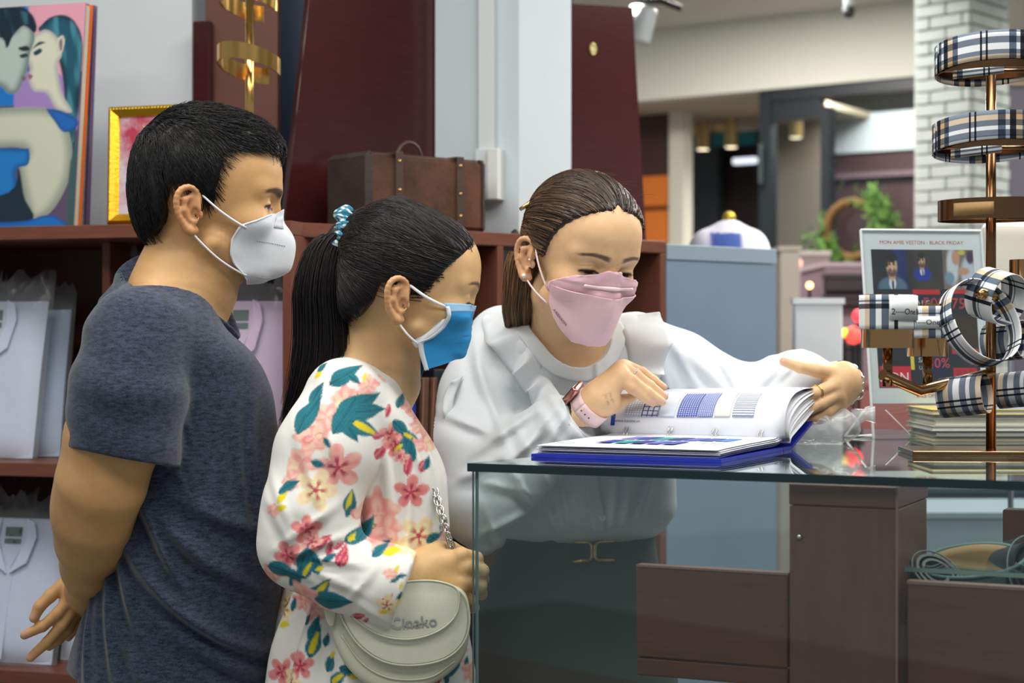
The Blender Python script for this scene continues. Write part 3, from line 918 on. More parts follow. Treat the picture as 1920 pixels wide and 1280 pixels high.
def cover_print(q, W, h, parent):
    """the flat print of the cover (an embracing couple in blue), coloured per point of one sheet"""
    nu, nv = 110, 200
    U_, V_ = np.meshgrid(np.linspace(0, 1, nu), np.linspace(0, 1, nv), indexing='ij')
    G = np.array([[q(W * u, -.0006, h * v) for v in np.linspace(0, 1, nv)] for u in np.linspace(0, 1, nu)])
    py = (418 - 412 * V_).ravel().astype(np.float32); px = (139 + 26 * V_ - 228 * (1 - U_)).ravel().astype(np.float32)
    C = np.tile(np.array(lin((92, 76, 104)), np.float32), (len(px), 1))
    P3 = np.stack([px, py, 0 * px], 1).astype(np.float32)
    def put(col, pts, soft=1.6, sm=True, shade=None):
        nonlocal C
        if sm:
            A = np.array(pts + [pts[0], pts[1]], float); tt = np.arange(len(A)); n = len(pts) * 5
            X = dense(tt, A[:, 0], n)[1]; Yv = dense(tt, A[:, 1], n)[1]; k = int(n * len(pts) / (len(pts) + 1)); pts = list(zip(X[:k], Yv[:k]))
        d = poly_d(px, py, pts); m = sstep(soft, -soft, d)
        C = mixc(C, m, col)
        if shade is not None:      # printed modelling towards the outline
            C = mixc(C, m * sstep(-shade[1], 0, d) * shade[2], shade[0])
    st = .5 + .5 * vnoise(P3 * np.array([1, .12, 1], np.float32), .5, 3)
    put((224, 158, 178), [(56, 6), (168, 2), (160, 130), (120, 150), (60, 120)], sm=False); put((24, 116, 196), [(-90, 10), (60, 8), (56, 190), (-90, 190)], sm=False)
    put((158, 128, 190), [(40, 130), (110, 130), (150, 200), (130, 260), (40, 240)])
    put((30, 84, 104), [(78, 48), (100, 30), (128, 28), (148, 46), (158, 80), (154, 150), (146, 230), (136, 300), (122, 330), (126, 250), (124, 160), (112, 100), (92, 70)], shade=((14, 36, 52), 14, .8))
    hair = poly_d(px, py, [(78, 48), (100, 30), (128, 28), (148, 46), (158, 80), (154, 150), (146, 230), (136, 300), (122, 330), (126, 250), (124, 160), (112, 100), (92, 70)]) < -1
    C = mixc(C, hair * sstep(.45, .9, st) * .6, (84, 160, 180))
    put((200, 204, 184), [(-90, 196), (40, 194), (92, 198), (120, 214), (136, 262), (134, 320), (112, 370), (86, 398), (60, 400), (46, 350), (38, 300), (44, 268), (-90, 262)], shade=((120, 132, 124), 22, .75))
    put((210, 212, 192), [(70, 60), (92, 52), (112, 68), (120, 100), (112, 120), (120, 170), (138, 206), (110, 200), (92, 170), (68, 164), (58, 140), (62, 118), (54, 104), (62, 84)], shade=((150, 146, 160), 10, .6))
    put((176, 192, 186), [(-90, 60), (20, 52), (44, 36), (66, 44), (70, 68), (62, 92), (58, 116), (50, 140), (38, 164), (20, 166), (-4, 150), (-90, 150)], shade=((70, 90, 96), 16, .75))
    put((18, 40, 54), [(-90, 14), (30, 6), (62, 18), (74, 42), (70, 56), (50, 42), (30, 60), (18, 82), (2, 60), (-90, 60)])
    C = mixc(C, (poly_d(px, py, [(-90, 14), (30, 6), (62, 18), (74, 42), (50, 42), (30, 60), (-90, 60)]) < -2) * sstep(.55, .95, st) * .5, (70, 130, 150))
    put((34, 100, 180), [(92, 198), (120, 204), (148, 222), (142, 238), (122, 242), (106, 222)], shade=((20, 60, 120), 8, .6))
    put((30, 120, 196), [(-90, 264), (40, 270), (58, 274), (56, 300), (34, 310), (24, 360), (-90, 380)], shade=((14, 70, 130), 12, .7))
    put((22, 42, 58), [(-90, 372), (22, 350), (38, 305), (48, 360), (58, 408), (-90, 410)]); put((26, 112, 196), [(-90, 406), (40, 406), (84, 396), (110, 400), (112, 422), (-90, 426)], shade=((14, 70, 140), 7, .7))
    for col, pts in (((50, 60, 66), [(66, 86), (78, 74), (90, 76), (78, 80)]), ((36, 60, 90), [(68, 92), (80, 86), (84, 92), (72, 99)]), ((30, 42, 48), [(40, 82), (56, 80), (61, 88), (46, 89)]), ((36, 50, 56), [(42, 96), (54, 94), (58, 99), (46, 102)]), ((150, 92, 112), [(58, 132), (67, 136), (60, 143)]), ((110, 96, 100), [(46, 136), (54, 138), (48, 146)]), ((206, 202, 184), [(112, 70), (122, 64), (126, 76), (120, 98), (114, 96)]), ((120, 108, 116), [(116, 74), (121, 70), (121, 88), (117, 92)])):
        put(col, pts, 1.2)
    put((60, 90, 92), [(134, 300), (150, 250), (146, 330), (140, 420), (126, 420)], 2)
    o = MB().grid(G).build('cover_print', mat('cover_ink', (150, 132, 158), .35, attr='Col'), parent)
    set_cols(o.data, C)
def gold_frame():
    t0 = .03
    root = thing('picture_frame', 'ornate gold frame with a red certificate leaning behind the black-haired head at left', 'frame', loc=tuple(FL.p(FL.s(262, t0), t0, ZT)))
    a0 = FL.s(206, t0); a1 = FL.s(392, t0); h = .236; lean = .035
    def q(u, v, o=0.0): return FL.p(a0 - .016 * v / h + u, t0 + lean * v / h - o, ZT + .001 + v)
    W = a1 - a0
    GOLD = mat('gold_leaf', (214, 172, 44), .28, metal=.85, bump=(160, .35)); b = .02
    prof = [(0, .0), (.002, .012), (.007, .016), (.012, .011), (.017, .008), (.02, .002)]
    for (A, B, inn) in (((0, 0), (W, 0), (0, 1)), ((W, 0), (W, h), (-1, 0)), ((W, h), (0, h), (0, -1)), ((0, h), (0, 0), (1, 0))):
        G = []
        for (d, o) in prof:
            dA = np.array(A, float); dB = np.array(B, float)
            along_ = (dB - dA) / np.linalg.norm(dB - dA)
            pA = dA + np.array(inn) * d + along_ * d; pB = dB + np.array(inn) * d - along_ * d
            G.append([q(*(pA + (pB - pA) * s_), o) for s_ in np.linspace(0, 1, 3)])
        MB().sheet(np.array(G), .003).build('moulding', GOLD, root, smooth=True, angle=50)
    BEAD = mat('gold_bead', (232, 194, 64), .25, metal=.85)
    n = 30
    mb = MB()
    for k in range(n):
        c = q(.006 + (W - .012) * k / (n - 1), h - .006, .0155); mb.lathe(c, [(.0001, -.002), (.0024, -.0012), (.0028, 0), (.0024, .0012), (.0001, .002)], 8, axis=(-FL.N[0], -FL.N[1], 0), cap=False)
    o = mb.build('bead_row', BEAD, root, smooth=True); o['kind'] = 'stuff'
    ce = MB().prism([q(b, b, .002), q(W - b, b, .002), q(W - b, h - b, .002), q(b, h - b, .002)], -np.array([FL.N[0], FL.N[1], 0]) * .001)
    cert = bpy.data.materials.new('red_certificate'); cert.use_nodes = True; MATS['red_certificate'] = cert
    nt = cert.node_tree; N = nt.nodes; L = nt.links
    nz = N.new('ShaderNodeTexNoise'); nz.inputs['Scale'].default_value = 9; nz.inputs['Detail'].default_value = 9; nz.inputs['Roughness'].default_value = .7
    tc = N.new('ShaderNodeTexCoord'); L.new(tc.outputs['Object'], nz.inputs['Vector'])
    cr = N.new('ShaderNodeValToRGB'); L.new(nz.outputs['Fac'], cr.inputs['Fac'])
    cr.color_ramp.elements[0].position = .38; cr.color_ramp.elements[0].color = (*lin((176, 62, 84)), 1)
    cr.color_ramp.elements[1].position = .58; cr.color_ramp.elements[1].color = (*lin((206, 190, 202)), 1)
    L.new(cr.outputs['Color'], N['Principled BSDF'].inputs['Base Color']); N['Principled BSDF'].inputs['Roughness'].default_value = .2
    ce.build('certificate', cert, root)
    M = frame_m(q(W * .30, h * .36, .0042), np.array([FL.E[0], FL.E[1], 0]), q(0, 1) - q(0, 0))
    text_mesh('lettering', 'XU', .026, M, mat('gold_print', (220, 186, 90), .5), root)
    M = frame_m(q(W * .36, h * .8, .0042), np.array([FL.E[0], FL.E[1], 0]), q(0, 1) - q(0, 0))
    text_mesh('lettering', 'X', .02, M, mat('gold_print', (220, 186, 90), .5), root)
    ow = [q(W * .55 + .032 * math.cos(t), h * .58 + .018 * math.sin(t), .0045) for t in np.linspace(0, 2 * math.pi, 30, endpoint=False)]
    MB().prism(ow, -np.array([FL.N[0], FL.N[1], 0]) * .0004).build('white_medallion', mat('white_print', (244, 244, 246), .4), root)
def gold_stand():
    GOLD = mat('polished_gold', (222, 178, 104), .16, metal=1.0)
    c = P(468, 0, 3.46)[:2]; s_ = 3300 / 3.46
    root = thing('display_stand', 'gold tie stand with open rings on the left shelf top', 'stand', loc=(c[0], c[1], ZT))
    def z(py): return CAM_H - (py - HY) / s_
    MB().cyl((c[0], c[1], ZT + .008), (c[0], c[1], z(-40)), .0085, 20).build('pole', GOLD, root, smooth=True)
    MB().lathe((c[0], c[1], ZT), [(.08, 0), (.08, .006), (.03, .009), (.012, .012)], 40).build('base', GOLD, root, smooth=True, angle=40)
    for py, a0, a1, r, tl in ((2, 70, 345, .058, -6), (118, 60, 350, .062, -7), (278, 40, 330, .062, -4)):
        G = []
        for a in np.linspace(math.radians(a0), math.radians(a1), 48):
            x, y = r * math.cos(a), r * math.sin(a)
            zz = z(py) - x * math.tan(math.radians(12)) - y * .22
            G.append([np.array([c[0] + x, c[1] + y, zz + dz]) for dz in (-.016, -.005, .005, .016)])
        MB().sheet(np.array(G), .0022).build('open_ring', GOLD, root, smooth=True, angle=50)
def bag_film(base, r_in, m, parent, seed, jag=True):
    pass
FILM = mat('clear_film', (232, 238, 244), .1, alpha=.09, spec=1.0, bump=(45, .9))
def shirt_pack(label, col, fr, px0, px1, py_t, py_b, t, zb, lean=.05, seed=1, collar=True, tilt=0.0, group='bagged shirts in the shelves', lab=True, colname=None):
    """folded shirt in a clear bag standing on a board; pixels give its outline on the plane t"""
    r = np.random.default_rng(seed)
    a0, a1 = fr.s(px0, t), fr.s(px1, t); W = a1 - a0; h = fr.z((px0 + px1) / 2, py_t, t) - zb; D = .035
    root = thing('bagged_shirt', label, 'shirt', group, loc=tuple(fr.p((a0 + a1) / 2, t, zb)))
    def q(u, v, o): return fr.p(a0 + u + tilt * v / h, t + lean * v / h - o, zb + .002 + v)
    M = mat('shirt_cotton_%d_%d_%d' % col, col, .85, noise=(40, .03))
    nu, nv = 14, 20
    G = np.zeros((nv, nu, 3)); Gb = np.zeros((nv, nu, 3))
    for i in range(nv):
        for j in range(nu):
            u = W * (.03 + .94 * j / (nu - 1)); v = h * .90 * i / (nv - 1)
            e = (1 - abs(2 * j / (nu - 1) - 1) ** 6) * (1 - abs(2 * i / (nv - 1) - 1) ** 8)
            wr = .0015 * math.sin(7 * i / nv + 3 * j / nu + seed) + .001 * math.sin(13 * j / nu + 5 * i / nv)
            G[i, j] = q(u, v, D * .5 * e + wr); Gb[i, j] = q(u, v, -D * .3 * e)
    V = np.concatenate([G.reshape(-1, 3), Gb.reshape(-1, 3)]); mb = MB(); mb.grid(G); mb.grid(Gb[:, ::-1])
    body = mb.build('folded_shirt', M, root, smooth=True)
    if collar:
        cx = W * .5; top = h * .9
        for sg in (-1, 1):
            pts = [(cx + sg * W * .01, top * .62), (cx + sg * W * .17, top * .70), (cx + sg * W * .235, top * .88), (cx + sg * W * .2, top * .985), (cx + sg * W * .12, top * 1.01), (cx + sg * W * .135, top * .86)]
            poly = [q(u, v, D * .5 + .004) for u, v in pts]
            MB().prism(poly, -np.array([fr.N[0], fr.N[1], 0]) * .005).build('collar', M, root, bevel=.0015, bseg=2)
        ins = [(cx - W * .12, top * 1.0), (cx - W * .135, top * .86), (cx, top * .66), (cx + W * .135, top * .86), (cx + W * .12, top * 1.0)]
        MB().prism([q(u, v, D * .5 + .0015) for u, v in ins], -np.array([fr.N[0], fr.N[1], 0]) * .001).build('collar_inside', M, root)
        if lab:
            for v0, v1 in ((.88, .945), (.83, .865)):
                pl = [(cx - W * .08, top * v0), (cx + W * .08, top * v0), (cx + W * .08, top * v1), (cx - W * .08, top * v1)]
                MB().prism([q(u, v, D * .5 + .0035) for u, v in pl], -np.array([fr.N[0], fr.N[1], 0]) * .001).build('woven_label', mat('green_label', (34, 84, 68), .7), root)
        MB().prism([q(u, v, D * .5 + .002) for u, v in ((cx - W * .035, 0.01), (cx + W * .035, .01), (cx + W * .035, top * .62), (cx - W * .035, top * .62))], -np.array([fr.N[0], fr.N[1], 0]) * .0015).build('placket', M, root)
    # clear bag round the shirt, its open top crumpled
    nu, nv = 26, 30
    Gf = np.zeros((nv, nu, 3))
    for i in range(nv):
        for j in range(nu):
            f_ = i / (nv - 1); v = h * 1.04 * f_
            u = W * (-.02 + 1.04 * j / (nu - 1))
            e = (1 - abs(2 * j / (nu - 1) - 1) ** 8)
            top_ = max(0, f_ - .86) / .14
            w_ = .0035 * math.sin(5.3 * j / nu * 6 + 4 * f_ * 6 + seed) * math.sin(3.1 * f_ * 9 + j) + top_ * .014 * r.normal() * .7
            Gf[i, j] = q(u, v + top_ * .02 * r.normal() * .6, (D * .5 + .007) * e * (1 - .75 * top_) + w_ * e)
    MB().sheet(Gf, .0006).build('clear_bag', FILM, root, smooth=True)
    return root
def left_contents():
    shirt_pack('white bagged shirt, foremost on the upper shelf at far left', (206, 216, 240), FL, -120, 66, 534, 866, .10, ZM_L, .05, 1, tilt=.012)
    shirt_pack('pale blue bagged shirt behind the white one on the upper shelf', (178, 198, 228), FL, -60, 117, 552, 866, .17, ZM_L, .04, 2, tilt=.006)
    shirt_pack('white bagged shirt with a green collar label on the lower shelf', (204, 216, 242), FL, -92, 102, 948, 1256, .07, ZB_L, .06, 3, tilt=.012)
    shirt_pack('white bagged shirt half hidden beside the one with the green label', (210, 220, 240), FL, 108, 300, 950, 1256, .13, ZB_L, .05, 4, tilt=.0, lab=False)
    shirt_pack('lilac pink bagged shirt behind the front of the navy T-shirt', (222, 196, 226), FL, 352, 537, 532, 866, .10, ZM_L, .04, 5, tilt=.004)
    shirt_pack('black bagged shirt in the shadow above the shoulder of the navy T-shirt', (34, 32, 34), FL, 196, 350, 486, 866, .16, ZM_L, .04, 6, collar=False)
def right_contents():
    BLUE = mat('royal_blue_binder', (22, 52, 168), .4); BR = mat('brown_leather_folder', (92, 62, 44), .5, noise=(40, .15)); BK = mat('black_binder', (34, 36, 42), .45); BRE = mat('leather_edge', (128, 92, 68), .6)
    def upright_file(name, label, m, px0, px1, pyt, t, lean=0.0, edge=None, text=None, cat='folder', d=.13):
        a0, a1 = FR.s(px0, t), FR.s(px1, t); h = FR.z(px0, pyt, t) - ZM_R; 
        root = thing(name, label, cat, 'files in the shelf behind the flowered dress', loc=tuple(FR.p((a0 + a1) / 2, t, ZM_R)))
        lv = lean * h
        def cor(tt): return [FR.p(a0, tt, ZM_R + .001), FR.p(a1, tt, ZM_R + .001), FR.p(a1 + lv, tt, ZM_R + h), FR.p(a0 + lv, tt, ZM_R + h)]
        MB().prism(cor(t), np.array([FR.N[0], FR.N[1], 0]) * d).build('cover', m, root, bevel=.002, bseg=2)
        if edge is not None:
            c_ = cor(t - .001); w_ = .0035 / max(a1 - a0, 1e-3)
            for (i, j, k, l) in ((0, 1, 2, 3),):
                pl = [c_[0] * (1 - w_) + c_[1] * w_, c_[0] * (1 - 2.2 * w_) + c_[1] * 2.2 * w_, c_[3] * (1 - 2.2 * w_) + c_[2] * 2.2 * w_, c_[3] * (1 - w_) + c_[2] * w_]
                MB().prism(pl, -np.array([FR.N[0], FR.N[1], 0]) * .001).build('stitched_edge', edge, root)
        if text:
            mid = (cor(t - .0012)[0] + cor(t - .0012)[2]) / 2 + np.array([0, 0, .02])
            text_mesh('spine_lettering', text, .022, frame_m(mid, np.array([0, 0, 1.0]), np.array([-E2[0], -E2[1], 0])), mat('gold_print', (220, 186, 90), .5), root)
        return root
    upright_file('ring_binder', 'thin royal blue binder, leftmost behind the flowered dress', BLUE, 771, 780, 704, .03, cat='binder')
    upright_file('leather_folder', 'brown leather folder leaning beside the thin blue binder', BR, 784, 800, 708, .03, .03, BRE)
    upright_file('leather_folder', 'brown leather folder leaning against the black book', BR, 800, 812, 708, .035, .05, BRE)
    upright_file('sample_book', 'black sample book with gold spine lettering between folder and blue binder', BK, 814, 834, 692, .04, .0, None, 'fabrics swatch', cat='book')
    upright_file('ring_binder', 'thick royal blue binder beside the white blouse sleeve', BLUE, 834, 886, 700, .03, cat='binder')
    # stacked black boxes
    BX = mat('black_card_box', (44, 48, 56), .45); BX2 = mat('slate_card_box', (74, 86, 92), .5)
    z = ZM_R + .0005
    hs = [.088, .084, .088, .066, .052, .052]
    labs = ['slate box at the bottom of the stack behind the white blouse', 'black box second from the bottom behind the white blouse', 'slate box third from the bottom behind the white blouse', 'slate grey box, second from the top of the stack by the grey cabinet', 'black box, under the topmost of the stack by the grey cabinet', 'black card box topping the stack by the grey cabinet']
    for k, hh in enumerate(hs[:5]):
        a1 = FR.s(1222 + (k % 2) * 5, .06) - .03; a0 = a1 - .30
        root = thing('storage_box', labs[k] if k < 4 else labs[5], 'box', 'boxes stacked behind the white blouse', loc=tuple(FR.p((a0 + a1) / 2, .15, z)))
        m = BX2 if k in (0, 2, 3) else BX
        fbox(FR, 'box_base', m, root, a0 + .002, a1 - .002, .062, .278, z, z + hh * .62)
        fbox(FR, 'box_lid', m, root, a0, a1, .06, .28, z + hh * .55, z + hh)
        q = FR.p(a1 - .05, .0592, z + hh * .76)
        text_mesh('box_print', 'VESTON', .012, frame_m(q, np.array([E2[0], E2[1], 0]), np.array([0, 0, 1.0])), mat('gold_print', (220, 186, 90), .5), root)
        z += hh + .0005
    # blue card tag hanging under the top board
    a0, a1 = FR.s(570, .03), FR.s(640, .03)
    tg = thing('price_card', 'blue printed card standing in the dark shelf beside the ponytail', 'card', loc=tuple(FR.p(a0, .03, ZM_R)))
    z0, z1 = FR.z(567, 548, .03), FR.z(567, 519, .03)
    fbox(FR, 'card', mat('blue_card', (26, 70, 170), .5), tg, a0, a1, .03, .033, z0, z1, 0)
    for k in range(3):
        fbox(FR, 'print_line', mat('pale_print', (150, 180, 220), .6), tg, a0 + .006, a1 - .02 - .006 * k, .0294, .0299, z1 - .008 - .007 * k, z1 - .0055 - .007 * k, 0)
    MB().prism([FR.p(a0 + .003, .032, ZM_R), FR.p(a1 - .003, .032, ZM_R), FR.p(a1 - .003, .032, z0), FR.p(a0 + .003, .032, z0)], np.array([FR.N[0], FR.N[1], 0]) * .004).build('card_holder', WOOD_IN, tg)
def suitcase():
    t0 = .055
    LE = mat('worn_brown_leather', (84, 52, 36), .42, noise=(9, .55), bump=(120, .3), spec=.4); ST = mat('leather_strap', (66, 46, 36), .5, noise=(50, .15)); DK = mat('dark_leather_end', (56, 44, 38), .55, noise=(14, .4), bump=(120, .3)); BR = mat('brass', (190, 150, 90), .3, metal=1.0)
    a0, a1 = FR.s(690, t0), FR.s(910, t0); h = FR.z(800, 292, t0) - ZT; d = .15
    root = thing('suitcase', 'small vintage brown leather suitcase on the shelf top', 'suitcase', loc=tuple(FR.p((a0 + a1) / 2, t0 + d / 2, ZT)))
    fbox(FR, 'case_body', LE, root, a0, a1, t0, t0 + d, ZT + .0005, ZT + h, .012)
    fbox(FR, 'end_cap', DK, root, a0 - .002, a0 + .02, t0 - .002, t0 + d + .002, ZT + .0005, ZT + h + .002, .010)
    fbox(FR, 'end_cap', DK, root, a1 - .012, a1 + .0015, t0 - .0015, t0 + d + .0015, ZT + .0005, ZT + h + .0015, .010)
    fbox(FR, 'lid_seam', ST, root, a0 + .004, a1 - .004, t0 - .0012, t0 + .002, ZT + h * .985, ZT + h * .992, .0)
    for px in (748, 862):
        a = FR.s(px, t0)
        s_ = FR.box(MB(), a - .0095, a + .0095, t0 - .003, t0 + .002, ZT + .001, ZT + h + .002).build('strap', ST, root, bevel=.001)
        FR.box(MB(), a - .0095, a + .0095, t0 - .003, t0 + d + .002, ZT + h - .0005, ZT + h + .0035).build('strap_over', ST, s_, bevel=.001)
        for v in (.22, .52, .9):
            q = FR.p(a, t0 - .003, ZT + h * v); MB().lathe(q, [(.0001, .0022), (.0026, .0018), (.0036, .0004), (.0038, 0)], 12, axis=(-N2[0], -N2[1], 0)).build('stud', BR, s_, smooth=True)
    a = FR.s(768, t0 + .07)
    arc = [FR.p(a - .032 * math.cos(t), t0 + .07, ZT + h + .001 + .034 * math.sin(t)) for t in np.linspace(0, math.pi, 18)]
    MB().tube(arc, .0042, 8, squash=.6).build('handle', ST, root, smooth=True)
    q = FR.p(FR.s(966, .05), .05, ZT)
    kn = thing('cap', 'small dark cap lying on the shelf top beside the brown hair with the gold clip', 'cap', loc=tuple(q))
    MB().lathe(q, [(.008, 0), (.009, .004), (.008, .009), (.004, .011)], 16).build('cap_body', mat('black_plastic', (20, 20, 22), .5), kn, smooth=True)
    MB().lathe(q + np.array([0, 0, .011]), [(.004, 0), (.0036, .002)], 12).build('cap_rim', mat('dark_green_rim', (40, 60, 30), .5), kn, smooth=True)
big_books(); gold_frame(); gold_stand(); left_contents(); right_contents(); suitcase()
# ------------------------------------------------------------------ glass counter
ZC = 1.185
TIP = np.array([-.0645, 2.534]); FD = np.array([.906, -.424]); FD /= np.linalg.norm(FD); SD = np.array([.59, .807]); SD /= np.linalg.norm(SD)
def C2(a, b, z): q = TIP + FD * a + SD * b; return np.array([q[0], q[1], z])
def glass_mat(name, tint, refl=1.0, ior=1.5, rough=0.0):
    m = bpy.data.materials.new(name); MATS[name] = m; m.use_nodes = True
    nt = m.node_tree; N = nt.nodes; L = nt.links
    N.remove(N['Principled BSDF'])
    tr = N.new('ShaderNodeBsdfTransparent'); tr.inputs['Color'].default_value = (*tint, 1)
    gl = N.new('ShaderNodeBsdfGlossy'); gl.inputs['Roughness'].default_value = rough; gl.inputs['Color'].default_value = (.94, 1, .98, 1)
    fr = N.new('ShaderNodeFresnel'); fr.inputs['IOR'].default_value = ior
    ge = N.new('ShaderNodeNewGeometry'); ri = N.new('ShaderNodeMapRange'); ri.inputs['To Min'].default_value = ior; ri.inputs['To Max'].default_value = 1 / ior   # leaving the pane reflects like entering it
    L.new(ge.outputs['Backfacing'], ri.inputs['Value']); L.new(ri.outputs['Result'], fr.inputs['IOR'])
    mu = N.new('ShaderNodeMath'); mu.operation = 'MULTIPLY'; mu.inputs[1].default_value = refl; mu.use_clamp = True
    L.new(fr.outputs['Fac'], mu.inputs[0])
    mx = N.new('ShaderNodeMixShader'); L.new(mu.outputs[0], mx.inputs['Fac']); L.new(tr.outputs[0], mx.inputs[1]); L.new(gl.outputs[0], mx.inputs[2])
    L.new(mx.outputs[0], N['Material Output'].inputs['Surface'])
    return m
G_TOP = glass_mat('counter_glass_top', (.95, .985, .975), 1.2)
G_PANE = glass_mat('counter_glass_pane', (.94, .975, .97), .75)
G_EDGE = mat('glass_cut_edge', (6, 34, 38), .12, spec=.6)
G_LINE = mat('glass_side_edge', (96, 122, 122), .2, spec=.6)
CW = mat('counter_wood', (96, 66, 58), .38, noise=(10, .14, (7, 7, 1)), spec=.4)
CWH = mat('counter_wood_horizontal', (92, 60, 50), .38, noise=(10, .16, (1, 1, 8)), spec=.4)
CWE = mat('counter_wood_edge', (122, 96, 88), .4)
LF_, LS_ = 1.45, 1.25
def quad_slab(name, m, parent, pts, ex, bevel=0.0):
    return MB().prism(pts, ex).build(name, m, parent, bevel=bevel)
def build_counter():
    root = thing('display_counter', 'glass-topped display counter with dark wood post in the foreground', 'counter', loc=tuple(C2(.6, .5, 0)))
    def multi(name, pts, ex, m_face, m_edge, parent):
        o = MB().prism(pts, ex).build(name, [m_face, m_edge], parent)
        n = np.array(ex) / np.linalg.norm(ex)
        for p in o.data.polygons:
            p.material_index = 0 if abs(np.dot(n, p.normal)) > .9 else 1
        return o
    th = .012
    multi('glass_top', [C2(0, 0, ZC - th), C2(LF_, 0, ZC - th), C2(LF_, LS_, ZC - th), C2(0, LS_, ZC - th)], (0, 0, th), G_TOP, G_EDGE, root)
    fn = np.array([-FD[1], FD[0], 0]); fn = fn if fn[1] > 0 else -fn          # inward normal of the front
    sn = np.array([SD[1], -SD[0], 0])                                          # inward normal of the side
    zb = .60
    i0 = .004
    a = C2(i0, .006, zb); b = C2(LF_ - i0, .006, zb)
    multi('front_pane', [a, b, b + np.array([0, 0, ZC - th - .0005 - zb]), a + np.array([0, 0, ZC - th - .0005 - zb])], fn * .006, G_PANE, G_LINE, root)
    a = C2(i0 + .001, .012, zb); b = C2(i0 + .001, LS_ - .02, zb)
    multi('side_pane', [a, b, b + np.array([0, 0, ZC - th - .0005 - zb]), a + np.array([0, 0, ZC - th - .0005 - zb])], sn * .006, G_PANE, G_LINE, root)
    # wooden base below the glass box
    MB().prism([C2(.02, .02, 0), C2(LF_ - .02, .02, 0), C2(LF_ - .02, LS_ - .02, 0), C2(.02, LS_ - .02, 0)], (0, 0, zb - .002)).build('base_cabinet', CWH, root, bevel=.004)
    # front post behind the glass
    def fa(px, off=.03):   # distance along the front for a photo column, off behind it
        A = TIP + fn[:2] * off; k = (px - 960) / F; return (k * A[1] - A[0]) / (FD[0] - k * FD[1])
    def fpt(px, off, z): A = TIP + fn[:2] * off + FD * fa(px, off); return np.array([A[0], A[1], z])
    def fbx(name, m, px0, px1, o0, o1, z0, z1, parent=root, bv=.0015):
        p0 = fpt(px0, o0, z0); p1 = fpt(px1, o0, z0)
        return MB().prism([p0, p1, p1 + np.array([0, 0, z1 - z0]), p0 + np.array([0, 0, z1 - z0])], fn * (o1 - o0)).build(name, m, parent, bevel=bv, bseg=1)
    zt = ZC - th - .0015
    post = fbx('post', CW, 1480, 1682, .016, .20, zb, zt - .030)
    fbx('post_cap', CWH, 1479, 1683, .015, .205, zt - .029, zt)
    fbx('post_side_trim', CWE, 1679, 1683.5, .0135, .0155, zb, zt, bv=0)
    p = fpt(1499, .0155, 1.36 - (1011 - 640) / F * 2.31); MB().lathe(p, [(.0001, .003), (.003, .0025), (.0035, 0)], 10, axis=-fn).build('shelf_pin', mat('chrome_pin', (200, 205, 205), .2, metal=1.0), root, smooth=True)
    z0, z1 = .905, 1.046
    pl = fbx('drawer_front', CWH, 1193, 1478, .030, .05, z0 + .016, z1)
    fbx('drawer_rail', CWH, 1194, 1478, .031, .05, z0 - .01, z0 + .014)
    fbx('drawer_top_edge', CWE, 1193, 1478, .0295, .0505, z1, z1 + .003, bv=0)
    fbx('drawer_front', CWH, 1700, 2110, .030, .05, zb + .05, z1 - .002)
    fbx('drawer_top_edge', CWE, 1700, 2110, .0295, .0505, z1 - .002, z1 + .002, bv=0)
    fbx('rear_post', CW, 1880, 2080, .52, .56, zb, 1.10)
    # glass shelf in the right bay
    s0 = fpt(1690, .06, 0)[:2]
    def S2(a_, b_, z): q = s0 + FD * a_ + SD * b_; return np.array([q[0], q[1], z])
    zs = 1.056
    multi('glass_shelf', [S2(.0, 0, zs), S2(.55, 0, zs), S2(.55, .62, zs), S2(.0, .62, zs)], (0, 0, .006), G_PANE, mat('glass_shelf_edge', (112, 136, 130), .2), root)
    return root, fpt, S2, zs
CTR, fpt, S2, ZSH = build_counter()

